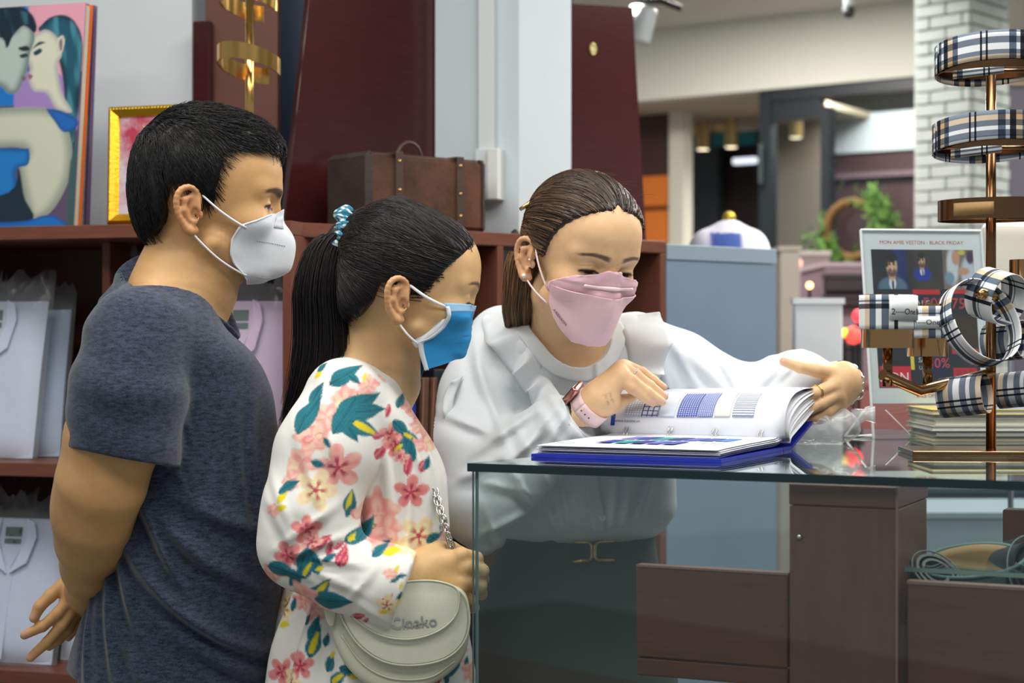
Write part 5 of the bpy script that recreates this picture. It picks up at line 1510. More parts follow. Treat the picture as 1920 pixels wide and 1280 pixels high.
        if k == 0: zl0, zl1 = z0 + (z1 - z0) * .26, z0 + (z1 - z0) * .98
        lb = MB().sheet(np.array([[np.array([x0 + (R_ + .0022) * math.cos(a), yy + (R_ + .0022) * math.sin(a), v]) for v in (zl0, zl1)] for a in np.linspace(a0, a1, 16)]), .0006).build('sticker', mat('sticker_white', (226, 232, 234), .5), t_, smooth=True)
        am = (-1.66, -2.36)[k]; p = np.array([x0 + (R_ + .0034) * math.cos(am), yy + (R_ + .0034) * math.sin(am), (zl0 + zl1) / 2 - (.006 if k == 0 else 0)])
        txo = text_mesh('sticker_lettering', ('2\u2014One Bur', '1\u2014One Bur')[k], (.0125, .011)[k], Matrix.Identity(4), mat('black_ink', (24, 26, 32), .6), t_, .0001, 'LEFT')
        for v_ in txo.data.vertices:       # lettering follows the round cuff
            a = am + v_.co.x / R_; zc_ = v_.co.y
            rr = R_ + .0030 + v_.co.z
            v_.co = (x0 + rr * math.cos(a), yy + rr * math.sin(a), p[2] + zc_)
    # second arm across the pole carrying a rolled tie
    B0 = P(1805, 572, b0[1] - .09); B1 = np.array([c[0] + .06, c[1] + .03, z(562)])
    MB().tube([P(1838, 550, b0[1] - .085), P(1900, 560, b0[1] + .03)], .008, 16).build('arm', RG2, root, smooth=True)
    def roll(label, cen, ax, r, w_, uo, turns=1.15, lab_name='plaid_tie', pm=PLAID):
        ax = np.array(ax, float); ax /= np.linalg.norm(ax); u_ = np.cross(ax, (0, 0, 1)); u_ /= np.linalg.norm(u_); v_ = np.cross(ax, u_)
        t_ = thing(lab_name, label, 'tie', 'plaid ties on the stand', loc=tuple(cen))
        L_ = 2 * math.pi * r * turns
        band('cloth_band', pm, t_, lambda u, v: np.array(cen) + (r * (1 + .05 * u / L_)) * (math.cos(u / r) * u_ + math.sin(u / r) * v_) + ax * v, np.linspace(0, L_, 70), np.linspace(-w_ / 2, w_ / 2, 8), uo=uo)
        return t_
    roll('small rolled plaid tie hanging over the upper arm of the stand', P(1868, 556, b0[1] - .04), (.55, -.8, -.25), .04, .052, .05, pm=PLAID2)
    roll('large plaid tie loop hanging in front of the pole', P(1838, 606, b0[1] - .075), (.42, -.75, .35), .066, .03, .03, 1.0, pm=PLAID2)
    roll('rolled plaid tie lying on the lower arm of the stand', P(1808, 742, b0[1] - .07), (.8, -.5, .12), .03, .07, .02)
    roll('rolled plaid tie behind the large loop, beside the pole', P(1888, 640, b0[1] + .02), (.7, -.7, .1), .03, .06, .05)
    roll('rolled plaid tie at the right edge below the loop', P(1908, 730, b0[1] + .05), (.8, -.5, .1), .028, .06, .04)
    p = P(1919, 515, b0[1] + .05); MB().lathe(p, [(.004, -.03), (.022, -.03), (.022, .024), (.020, .024), (.020, -.027)], 30, cap=False).build('cup', RG2, root, smooth=True, angle=40)
    MB().tube([p + np.array([0, 0, -.03]), np.array([p[0], p[1], z(562)]), np.array([c[0], c[1], z(562)])], .007, 12).build('arm', RG2, root, smooth=True)
tie_stand()

# ------------------------------------------------------------------ stacked catalogues behind the stand
def catalogues():
    Yb = PZ(1850, 836, ZC)[1] + .12
    x0 = (1750 - 960) / F * Yb; z = ZC + .0005
    cols = [((214, 206, 160), 'cream'), ((196, 206, 204), 'grey'), ((226, 226, 216), 'white'), ((206, 200, 170), 'buff'), ((190, 204, 204), 'pale green'), ((232, 214, 120), 'yellow')]
    for k, (cc, nm) in enumerate(cols):
        th = .009; dx = .004 * math.sin(k * 2.3); dy = .004 * math.cos(k * 1.7)
        root = thing('catalogue', nm + ' edged catalogue, ' + ['lowest', 'second lowest', 'third', 'fourth', 'second highest', 'topmost'][k] + ' of the stack behind the tie stand', 'catalogue', 'stacked catalogues', loc=(x0 + .12, Yb + .1, z))
        MB().box((x0 + .13 + dx, Yb + .1 + dy, z + .0006), (.26, .2, .0012)).build('back_cover', mat('cat_cover_' + nm.replace(' ', '_'), cc, .4), root)
        MB().box((x0 + .13 + dx, Yb + .1 + dy, z + th / 2), (.254, .196, th - .0026)).build('pages', mat('catalogue_pages', (220, 224, 218), .7, noise=(300, .1, (.05, .05, 3))), root)
        MB().box((x0 + .13 + dx, Yb + .1 + dy, z + th - .0007), (.26, .2, .0012)).build('front_cover', mat('cat_cover_' + nm.replace(' ', '_'), cc, .4), root)
        z += th + .0004
    for (a, b, w_, d_, c_) in ((.10, .05, .13, .08, (120, 140, 160)), (.16, .13, .1, .05, (60, 80, 120)), (.05, .12, .06, .06, (230, 224, 190))):
        MB().box((x0 + a + .03, Yb + b, z + .0001), (w_, d_, .0003)).build('cover_picture', mat('ink_%02x%02x%02x' % c_, c_, .4), root)
catalogues()

# ------------------------------------------------------------------ handbag
def handbag():
    Yb = 2.60
    CRM = mat('cream_leather', (222, 224, 206), .45, noise=(60, .03), bump=(300, .1)); PIP = mat('cream_piping', (206, 208, 188), .45); SIL = mat('bag_silver', (206, 206, 200), .22, metal=1.0); SID = mat('cream_gusset', (206, 208, 186), .5)
    root = thing('handbag', 'cream saddle handbag with round flap and silver chain hanging before the flowered dress', 'bag', loc=tuple(P(745, 1290, Yb)))
    def out(pts, n=80):
        A = np.array(pts + [pts[0]], float); t = np.arange(len(A)); X = dense(t, A[:, 0], n)[1][:-1]; Y = dense(t, A[:, 1], n)[1][:-1]
        return list(zip(X, Y))
    def slab(name, m, pts, y0, y1, bev, parent=root, tl=0.0):
        poly = [P(a, b, y0 + tl * (b - 1100) / 1000) for a, b in pts]
        return MB().prism(poly, (0, y1 - y0, 0)).build(name, m, parent, smooth=True, bevel=bev, bseg=3, angle=60)
    body = [(612, 1118), (700, 1106), (800, 1098), (866, 1112), (880, 1170), (868, 1235), (822, 1278), (756, 1300), (700, 1292), (652, 1256), (622, 1196)]
    slab('bag_body', SID, out(body), Yb + .006, Yb + .062, .012)
    flap = [(628, 1122), (720, 1100), (800, 1092), (862, 1108), (880, 1150), (872, 1200), (836, 1234), (776, 1247), (720, 1240), (676, 1212), (646, 1170)]
    fl = slab('flap', CRM, out(flap), Yb - .006, Yb + .005, .004)
    MB().tube([P(a, b, Yb - .007) for a, b in out(flap)], .0015, 6, closed=True).build('flap_piping', PIP, fl, smooth=True)
    small = [(636, 1126), (720, 1098), (800, 1088), (852, 1100), (861, 1128), (850, 1160), (815, 1186), (765, 1198), (712, 1190), (668, 1162)]
    f2 = slab('upper_flap', CRM, out(small), Yb - .014, Yb - .0065, .003)
    MB().tube([P(a, b, Yb - .0148) for a, b in out(small)], .0013, 6, closed=True).build('flap_piping', PIP, f2, smooth=True)
    # stitching line on the lower flap
    st = [( (a - 760) * .965 + 760, (b - 1150) * .965 + 1150) for a, b in out(flap)]
    MB().tube([P(a, b, Yb - .0062) for a, b in st], .0005, 5, closed=True).build('stitching', mat('cream_thread', (190, 194, 172), .8), fl)
    p = P(776, 1168, Yb - .0152)
    tx = text_mesh('logo_plate', 'Cinako', .024, frame_m(p, np.array([.99, 0, .08]), np.array([.25, 0, .97])), SIL, f2, .0007)
    MB().tube([P(757, 1172, Yb - .0158), P(770, 1176, Yb - .0158), P(785, 1169, Yb - .0158), P(800, 1166, Yb - .0158)], .0007, 6).build('logo_plate', SIL, f2)
    # lower gusset seam
    low = [(640, 1190), (676, 1240), (716, 1266), (760, 1274), (810, 1268), (852, 1240)]
    A = np.array(low, float); t = np.arange(6); MB().tube([P(a, b, Yb + .004) for a, b in zip(dense(t, A[:, 0], 30)[1], dense(t, A[:, 1], 30)[1])], .0012, 6).build('gusset_seam', PIP, root, smooth=True)
    slab('side_tab', SID, out([(606, 1130), (618, 1126), (628, 1140), (626, 1170), (616, 1172), (608, 1150)], 40), Yb + .0, Yb + .012, .002)
    for (cx, cy) in ((604, 1126), (619, 1128)):
        MB().tube([P(cx + 7 * math.cos(t_), cy + 11 * math.sin(t_), Yb - .002) for t_ in np.linspace(0, 2 * math.pi, 24, endpoint=False)], .0016, 8, closed=True).build('strap_ring', SIL, root, smooth=True)
    # chain from the hand up across the dress
    ch = bpy.data.objects.new('chain_strap', None); COL.objects.link(ch); ch.parent = root; ch.matrix_parent_inverse = parent_inv(root); ch['label'] = 'silver chain strap'
    path = np.array([P(848, 1030, 2.668), P(838, 1000, 2.668), P(828, 965, 2.674), P(818, 930, 2.687), P(808, 896, 2.702)])
    n = 17; tt = np.linspace(0, 1, n); kk = np.linspace(0, 1, 5)
    C = np.stack([np.interp(tt, kk, path[:, j]) for j in range(3)], 1)
    for i in range(n):
        tg = C[min(i + 1, n - 1)] - C[max(i - 1, 0)]; tg /= np.linalg.norm(tg)
        sd = np.cross(tg, (0, 1, 0)) if i % 2 else np.array([.3, 1.0, 0]); sd = sd - tg * (sd @ tg); sd /= np.linalg.norm(sd)
        MB().tube([C[i] + .0088 * math.cos(a) * tg + .0052 * math.sin(a) * sd for a in np.linspace(0, 2 * math.pi, 14, endpoint=False)], .0014, 6, closed=True).build('chain_link', SIL, ch, smooth=True)
handbag()
# ------------------------------------------------------------------ beyond the counter: the arcade and the shop opposite
def back():
    # shop front opposite: fascia line from px 1150 to px 1790, right end nearer
    A = P(1130, 0, 8.95)[:2]; B = P(1830, 0, 7.83)[:2]
    E = (B - A) / np.linalg.norm(B - A); N = np.array([-E[1], E[0]])
    fr = Fr(A, E, N)
    FW = mat('fascia_white', (226, 226, 214), .8); BLK = mat('black_door_frame', (34, 40, 46), .4); SOF = mat('soffit_beige', (206, 190, 166), .8)
    zf = 2.565
    struct(fbox(fr, 'wall_fascia', FW, None, fr.s(1100), fr.s(1717), 0, .12, zf, 2.914, 0), 'white fascia over the shop opposite')
    struct(fbox(fr, 'ceiling_soffit', SOF, None, fr.s(1100), fr.s(1428), .12, 2.6, zf, zf + .03, 0), 'beige soffit of the shop opposite')
    # frame and glass doors
    dr = thing('glass_door', 'black-framed glass doors of the shop opposite', 'door', loc=tuple(fr.p(fr.s(1570), .06, 0)))
    GL = glass_mat('door_glass', (.80, .84, .84), 1.0)
    for px0, px1, z0, z1 in ((1420, 1441, 0, zf), (1535, 1551, 0, zf - .10)):
        fbox(fr, 'frame_post', BLK, dr, fr.s(px0), fr.s(px1), .02, .09, z0, z1, 0)
    fbox(fr, 'frame_head', BLK, dr, fr.s(1441.5), fr.s(1717), .02, .09, zf - .055, zf, 0)
    fbox(fr, 'frame_rail', BLK, dr, fr.s(1441.5), fr.s(1534.5), .03, .08, zf - .15, zf - .06, 0)
    fbox(fr, 'door_pane', GL, dr, fr.s(1442), fr.s(1534), .05, .058, .02, zf - .155, 0)
    fbox(fr, 'door_pane', GL, dr, fr.s(1552), fr.s(1717), .05, .058, .02, zf - .06, 0)
    fbox(fr, 'door_pull', mat('steel_pull', (150, 160, 160), .3, metal=1.0), dr, fr.s(1429), fr.s(1434), -.04, -.02, fr.z(1430, 345), fr.z(1430, 270), .002)
    # interior behind the right pane
    struct(fbox(fr, 'wall_interior', mat('maroon_wall', (74, 46, 52), .7), None, fr.s(1536, 1.3), fr.s(1800, 1.3), 1.3, 1.4, 0, fr.z(1600, 286, 1.3), 0), 'maroon wall inside the shop opposite')
    struct(fbox(fr, 'wall_band', mat('white_band', (214, 222, 230), .6), None, fr.s(1536, 1.28), fr.s(1800, 1.28), 1.28, 1.4, fr.z(1600, 286, 1.28), fr.z(1600, 214, 1.28), 0), 'white band above the maroon wall')
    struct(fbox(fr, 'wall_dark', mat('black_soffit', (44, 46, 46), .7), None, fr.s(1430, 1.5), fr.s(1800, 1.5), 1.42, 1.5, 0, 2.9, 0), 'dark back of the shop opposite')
    struct(fbox(fr, 'wall_reflection', mat('taupe_reflection', (132, 120, 108), .7), None, fr.s(1425, .9), fr.s(1540, .9), .9, 1.0, 0, fr.z(1480, 215, .9), 0), 'taupe panel imitating the reflection in the left glass door')  # reflection in the pane put into the colour of a panel behind it
    pl = thing('wall_strip', 'pale strip across the maroon wall', 'trim', loc=tuple(fr.p(fr.s(1620, 1.27), 1.27, fr.z(1600, 334, 1.27))))
    fbox(fr, 'strip', mat('mauve_strip', (122, 96, 108), .6), pl, fr.s(1536, 1.27), fr.s(1790, 1.27), 1.255, 1.278, fr.z(1600, 334, 1.27), fr.z(1600, 325, 1.27), 0)
    # wreath on the glass
    wc = fr.p(fr.s(1606, .02), -.03, fr.z(1606, 432, .02)); s_ = F / wc[1]
    wr = thing('wreath', 'round vine wreath with bright green leaves on the glass door', 'wreath', loc=tuple(wc))
    ex = np.array([E[0], E[1], 0]); R_ = 52 / s_
    r = np.random.default_rng(4)
    for k in range(4):
        MB().tube([wc + (R_ + .012 * math.sin(5 * t + k * 1.6)) * (math.cos(t) * ex + math.sin(t) * np.array([0, 0, 1.0])) + np.array([N[0], N[1], 0]) * .015 * math.cos(5 * t + k * 1.6) for t in np.linspace(0, 2 * math.pi, 60, endpoint=False)], .011, 6, closed=True).build('vine_ring', mat('vine_brown', (124, 92, 52), .8), wr, smooth=True)
    mb = [MB(), MB()]
    for k in range(420):
        t = r.choice([r.normal(.35, .45), r.normal(3.95, .45)]); rr = R_ * r.uniform(.85, 1.75 if math.cos(t) > 0 else 1.55)
        c = wc + rr * (math.cos(t) * ex + math.sin(t) * np.array([0, 0, 1.0])) - np.array([N[0], N[1], 0]) * r.uniform(.0, .06)
        d = np.array([r.normal(), r.normal() * .5, r.normal() + .4]); d /= np.linalg.norm(d); l = r.uniform(.03, .06)
        sd = np.cross(d, r.normal(size=3)); sd /= np.linalg.norm(sd)
        mb[k % 2].prism([c, c + d * l * .5 + sd * .012, c + d * l, c + d * l * .5 - sd * .012], np.cross(d, sd) * .001)
    for k, cc in enumerate(((104, 146, 66), (74, 116, 50))):
        o = mb[k].build('leaf_spray', mat('leaf_green_%d' % k, cc, .6), wr); o['kind'] = 'stuff'
    # left bay: dark interior, orange panel, cream post, hanging spotlights
    struct(fbox(fr, 'wall_panel', mat('dark_brown_panel', (74, 46, 42), .5), None, fr.s(1150, .5), fr.s(1253, .5), .5, .55, fr.z(1225, 330, .5), zf, 0), 'dark brown panel above the orange one')
    struct(fbox(fr, 'wall_panel', mat('orange_panel', (240, 132, 48), .5), None, fr.s(1150, .5), fr.s(1253, .5), .5, .55, 0, fr.z(1225, 330, .5), 0), 'orange panel beside the wine board')
    struct(fbox(fr, 'trim_1', mat('dark_line', (120, 60, 20), .6), None, fr.s(1150, .49), fr.s(1253, .49), .49, .5, fr.z(1225, 394, .5), fr.z(1225, 386, .5), 0), 'dark line on the orange panel')
    struct(fbox(fr, 'trim_2', mat('cream_post', (226, 222, 206), .6), None, fr.s(1254, .45), fr.s(1281, .45), .45, .55, 0, zf, 0), 'cream post of the shop opposite')
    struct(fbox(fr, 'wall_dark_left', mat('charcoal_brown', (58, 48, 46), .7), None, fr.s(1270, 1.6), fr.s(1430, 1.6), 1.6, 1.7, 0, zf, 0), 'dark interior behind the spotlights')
    struct(fbox(fr, 'wall_slate', mat('slate_interior', (52, 62, 66), .6), None, fr.s(1282, 1.5), fr.s(1345, 1.5), 1.5, 1.58, 0, fr.z(1300, 235, 1.5), 0), 'slate strip of the dark interior')
    ts = thing('shop_sign', 'teal lit sign in the dark shop opposite', 'sign', loc=tuple(fr.p(fr.s(1385, 1.45), 1.45, fr.z(1385, 270, 1.45))))
    fbox(fr, 'sign_panel', mat('teal_sign', (14, 128, 128), .5), ts, fr.s(1338, 1.45), fr.s(1421, 1.45), 1.44, 1.46, fr.z(1385, 272, 1.45), fr.z(1385, 235, 1.45), 0)
    fbox(fr, 'sign_rim', mat('black_door_frame', (34, 40, 46), .4), ts, fr.s(1336, 1.46), fr.s(1423, 1.46), 1.46, 1.48, fr.z(1385, 275, 1.46), fr.z(1385, 232, 1.46), 0)
    lp = thing('lit_lamp', 'small white lamp glowing under the teal sign', 'lamp', loc=tuple(fr.p(fr.s(1396, 1.4), 1.4, fr.z(1396, 300, 1.4))))
    fbox(fr, 'lamp_tube', mat('cool_glow', (220, 226, 235), .5, emit=(220, 226, 240), estr=1.4), lp, fr.s(1376, 1.4), fr.s(1418, 1.4), 1.38, 1.42, fr.z(1396, 307, 1.4), fr.z(1396, 296, 1.4), .004)
    fbox(fr, 'lamp_base', BLK, lp, fr.s(1376, 1.4), fr.s(1418, 1.4), 1.421, 1.44, fr.z(1396, 309, 1.4), fr.z(1396, 293, 1.4), 0)
    GS = mat('gold_spot', (206, 176, 120), .35, metal=.5); GLW = mat('warm_glow', (255, 240, 210), .5, emit=(255, 236, 200), estr=3.0)
    for k, (px, y0, y1, t) in enumerate(((1318, 224, 280, .9), (1371, 218, 276, .9), (1492, 208, 258, .75))):
        c = fr.p(fr.s(px, t), t, 0); za, zb = fr.z(px, y0, t), fr.z(px, y1, t)
        sp = thing('spotlight', ['gold cylinder spotlight, leftmost under the soffit', 'gold cylinder spotlight in front of the teal sign', 'gold cylinder spotlight behind the glass door'][k], 'lamp', 'gold spotlights opposite', loc=(c[0], c[1], zb))
        MB().lathe((c[0], c[1], zb), [(.034, 0), (.036, .004), (.036, za - zb), (.01, za - zb + .004)], 24).build('can', GS, sp, smooth=True, angle=40)
        MB().lathe((c[0], c[1], zb - .002), [(.03, 0), (.03, .002)], 20).build('lens', GLW, sp)
        MB().cyl((c[0], c[1], za), (c[0], c[1], zf - .02), .012, 12).build('stem', GS, sp)
        MB().box((c[0] - .03, c[1], zf - .045), (.14, .05, .05)).build('track_box', GS, sp, bevel=.006)
    # ceiling: security camera, white track spotlight near the wine panel
    c = P(1591, 22, 6.9); cm_ = thing('security_camera', 'small black dome camera under the ceiling', 'camera', loc=tuple(c))
    MB().lathe(c, [(.0001, -.026), (.018, -.02), (.026, 0), (.022, .016), (.012, .024)], 20).build('dome', mat('black_plastic', (20, 20, 22), .5), cm_, smooth=True)
    MB().cyl(c + np.array([0, 0, .02]), (c[0], c[1], 2.914), .02, 14).build('mount', mat('socket_white', (212, 220, 222), .4), cm_, smooth=True)
    c = P(1207, 46, 6.0); tr = thing('track_spotlight', 'white track spotlight shining beside the tall wine panel', 'lamp', loc=tuple(c))
    MB().lathe(c, [(.034, -.06), (.036, -.05), (.036, .05), (.03, .056)], 24, axis=(.25, 0, 1)).build('can', mat('socket_white', (212, 220, 222), .4), tr, smooth=True, angle=40)
    MB().lathe(P(1194, 17, 6.0), [(.0001, -.022), (.02, -.016), (.028, 0), (.02, .014)], 20).build('bulb', mat('bulb_glow', (255, 252, 244), .5, emit=(255, 250, 240), estr=6.0), tr, smooth=True)
    MB().tube([P(1197, 4, 6.0), P(1240, 2, 6.0), P(1278, 16, 6.0)], .011, 8).build('track', mat('black_plastic', (20, 20, 22), .5), tr, smooth=True)
    MB().cyl(P(1207, 30, 6.0), (P(1207, 0, 6.0)[0], 6.0, 2.914), .008, 10).build('stem', mat('socket_white', (212, 220, 222), .4), tr)
    # mannequin bust behind the cabinet
    Y = 4.75; c = P(1367, 0, Y); z = lambda py: CAM_H - (py - HY) / F * Y
    mq = thing('mannequin', 'mannequin bust in white and blue shirt with gold finial behind the grey cabinet', 'mannequin', loc=(c[0], c[1], 0))
    def bust(p):
        d = ell_d(p, (c[0], Y, z(520)), (.125, .09, .13)); d = smin(d, cap_d(p, (c[0] - .06, Y, z(458)), (c[0] + .06, Y, z(458)), .035, .035), .05)
        return smin(d, cap_d(p, (c[0], Y, z(470)), (c[0], Y, z(436)), .045, .032), .04)
    V, Q = surf_nets(bust, (c[0] - .2, Y - .15, z(640)), (c[0] + .2, Y + .15, z(425)), .008)
    me = np_mesh('shirt', V, Q); C = np.tile(np.array(lin((222, 220, 236))), (len(V), 1)).astype(np.float32)
    C = mixc(C, sstep(.05, .035, np.abs(V[:, 0] - c[0] + .015)) * (V[:, 2] < z(438)), (60, 84, 160)); set_cols(me, C)
    link_obj('shirt', me, mat('bust_shirt', (222, 220, 236), .8, attr='Col'), mq, smooth=True)
    GO = mat('gold_finial', (226, 184, 60), .3, metal=.7)
    MB().lathe((c[0], Y, z(438)), [(.033, -.004), (.034, .004), (.02, .014), (.012, .024), (.012, .03), (.017, .038), (.018, .048), (.012, .058), (.0001, .06)], 24).build('finial', GO, mq, smooth=True)
    MB().lathe((c[0], Y, z(438)), [(.052, -.016), (.046, .0), (.034, .002)], 28).build('collar', mat('bust_collar', (236, 232, 214), .8), mq, smooth=True)
    MB().cyl((c[0], Y, .03), (c[0], Y, z(640)), .02, 12).build('stand_pole', GO, mq); MB().lathe((c[0], Y, 0), [(.16, 0), (.16, .02), (.03, .03)], 30).build('stand_base', GO, mq)
    # brick column
    BRK = mat('white_brick', (182, 190, 186), .8, noise=(8, .07)); MOR = mat('pale_mortar', (158, 164, 158), .9)
    Yc = 6.4
    c0 = P(1716, 0, Yc + .18)[:2]; c1 = P(1822, 0, Yc)[:2]; c2_ = P(1889, 0, Yc + .22)[:2]
    core = [np.array([*(p + np.array([0, .012])), 0.0]) for p in (c0, c1, c2_)] + [np.array([c2_[0], c2_[1] + .2, 0]), np.array([c0[0] + .16, c0[1] + .24, 0])]
    colo = struct(MB().prism(core, (0, 0, 2.70)).build('column', MOR), 'white brick column of the arcade')
    rh, gp = .046, .006
    meshes = {}
    n_ = 0
    for face, (p, q) in enumerate(((c0, c1), (c1, c2_))):
        d = q - p; L_ = np.linalg.norm(d); d /= L_; nn = np.array([d[1], -d[0]])
        k = 0; zz = .72
        while zz < 2.68:
            off = -.07 if k % 2 else 0.0
            a = off
            while a < L_ - .004:
                b_ = min(a + .14, L_) - gp / 2; a_ = max(a, 0) + gp / 2
                if b_ - a_ > .012:
                    key = (face, round(b_ - a_, 4))
                    if key not in meshes:
                        o = MB().box((0, 0, 0), (b_ - a_, .02, rh - gp)).build('brick', BRK, None, bevel=.003, bseg=1); meshes[key] = o.data; bpy.data.objects.remove(o)
                    o = bpy.data.objects.new('brick', meshes[key]); COL.objects.link(o); o.parent = colo
                    c_ = p + d * (a_ + b_) / 2 + nn * (.002 * math.sin(n_ * 12.9))
                    o.location = (c_[0], c_[1], zz + rh / 2); o.rotation_euler = (0, 0, math.atan2(d[1], d[0])); n_ += 1
                a += .14
            zz += rh; k += 1
    struct(MB().box((c1[0] + .28, Yc + .12, 2.80), (1.1, .4, .2)).build('trim_3', mat('beam_pale', (196, 208, 206), .8)), 'pale beam over the brick column')
    # right of the column
    struct(MB().box((P(2010, 0, 7.2)[0], 7.3, 1.2), (.5, .1, 2.4)).build('wall_right', mat('mauve_grey_wall', (96, 92, 104), .8)), 'grey wall right of the brick column')
    ls = thing('pendant_lamp', 'cream dome pendant lamp at the right edge behind the ties', 'lamp', loc=tuple(P(1925, 150, 5.2)))
    MB().lathe(P(1925, 152, 5.2), [(.075, 0), (.07, .02), (.05, .04), (.01, .052)], 30).build('shade', mat('cream_shade', (226, 210, 176), .6), ls, smooth=True)
    MB().cyl(P(1925, 120, 5.2), (P(1925, 0, 5.2)[0], 5.2, 2.914), .004, 8).build('cord', mat('black_plastic', (20, 20, 22), .5), ls)
    wb = thing('wrapped_garment', 'pale plastic-wrapped garment hanging behind the tie stand', 'garment', loc=tuple(P(1885, 560, 3.6)))
    def gar(p):
        q = p - P(1895, 500, 3.6).astype(np.float32); return box_d(q, (0, 0, 0), (.06, .03, .09), .025) + .006 * vnoise(p, 30, 4)
    V, Q = surf_nets(gar, P(1895, 500, 3.6) - .14, P(1895, 500, 3.6) + .14, .008); link_obj('wrapped_cloth', np_mesh('wrapped_cloth', V, Q), mat('wrapped_cream', (214, 212, 200), .4), wb, smooth=True)
    MB().tube([P(1895, 425, 3.6), P(1895, 380, 3.6), P(1903, 372, 3.6)], .002, 6).build('hook', mat('ring_steel', (190, 194, 198), .2, metal=1.0), wb)
    MB().cyl(P(1895, 590, 3.6) , (P(1895, 0, 3.6)[0], 3.6, .0), .006, 8).build('stand_rod', mat('ring_steel', (190, 194, 198), .2, metal=1.0), wb)
    # lower middle distance: pale showcase, mauve counters, white screen, lamps
    def bx(name, label, cat, col, px0, px1, py0, py1, Y, d=.3, floor=False, rough=.5, em=None, top=None):
        a, b = P(px0, py0, Y), P(px1, py1, Y); z0 = 0.0 if floor else b[2]
        root = thing(name, label, cat, loc=((a[0] + b[0]) / 2, Y, z0))
        m = mat('col_%02x%02x%02x' % col, col, rough, noise=(3, .05))
        MB().box(((a[0] + b[0]) / 2, Y + d / 2, (a[2] + z0) / 2), (b[0] - a[0], d, a[2] - z0)).build('body', m, root, bevel=.004)
        MB().box(((a[0] + b[0]) / 2, Y + d / 2, a[2] + .008), (b[0] - a[0] + .01, d + .01, .016)).build('top_edge', mat('top_%02x%02x%02x' % (top or col), top or col, .4), root)
        return root
    bx('light_box', 'tall white board standing beyond the hand with the chain bracelet', 'board', (226, 230, 234), 1490, 1580, 570, 700, 4.6, .04, True)
    bx('shop_counter', 'long mauve counter with a pale top in the arcade', 'counter', (150, 126, 138), 1545, 1706, 500, 640, 6.2, .5, True, top=(196, 176, 186))
    bx('shop_counter', 'mauve display counter behind the white board', 'counter', (170, 148, 154), 1380, 1556, 478, 640, 6.9, .4, True, top=(206, 196, 192))
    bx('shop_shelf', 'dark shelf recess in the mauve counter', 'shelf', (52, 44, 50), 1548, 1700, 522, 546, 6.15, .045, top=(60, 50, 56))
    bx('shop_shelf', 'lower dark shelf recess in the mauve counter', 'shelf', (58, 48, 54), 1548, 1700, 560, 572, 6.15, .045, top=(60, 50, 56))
    bx('bench', 'rose wood bench low in the arcade behind the counter', 'bench', (150, 92, 86), 1560, 1720, 726, 760, 5.75, .3, True)
    bx('showcase', 'pale showcase cabinet beside the blue-grey cabinet', 'showcase', (184, 176, 164), 1462, 1500, 470, 760, 5.9, .3, True)
    bx('bench', 'long white bench seen through the counter\'s glass', 'bench', (120, 138, 146), 1640, 2000, 972, 1000, 4.6, .4, True)  # block added in place of the pale reflection on the floor
    bx('storage_chest', 'dark slate chest on the floor behind the counter', 'chest', (46, 60, 68), 1640, 2060, 925, 972, 5.2, .4, True)
    def orb(label, col, px, py, Y, r, es):
        c = P(px, py, Y); root = thing('small_lamp', label, 'lamp', 'small lamps in the arcade', loc=tuple(c))
        MB().lathe(c, [(.0001, -r), (r * .7, -r * .7), (r, 0), (r * .7, r * .7), (.0001, r)], 16, cap=False).build('bulb', mat('glow_%02x%02x%02x' % col, col, .5, emit=col, estr=es), root, smooth=True)
        MB().cyl(c - np.array([0, 0, r]), (c[0], c[1], 0.0), .006, 8).build('stem', mat('black_plastic', (20, 20, 22), .5), root)
    orb('orange lamp glowing above the white board', (255, 190, 120), 1518, 535, 6.0, .012, 6.0); orb('pale lamp glowing beside the white board', (255, 236, 220), 1488, 556, 6.0, .010, 4.0)
    orb('red lamp glowing beside the sign holder', (255, 70, 60), 1600, 628, 5.6, .030, 2.0); orb('small red lamp above the larger red one', (255, 60, 70), 1610, 592, 5.6, .022, 2.0); orb('yellow lamp glowing at the edge of the white board', (240, 210, 60), 1584, 624, 5.6, .016, 1.6)
    orb('peach lamp glowing over the showcase', (255, 190, 150), 1470, 497, 6.4, .028, 1.2); orb('second peach lamp glowing over the showcase', (255, 200, 170), 1494, 494, 6.4, .022, 1.0)
    bx('appliance', 'dark machine between the red lamps and the bench', 'machine', (52, 46, 52), 1580, 1618, 654, 726, 5.77, .2)
back()
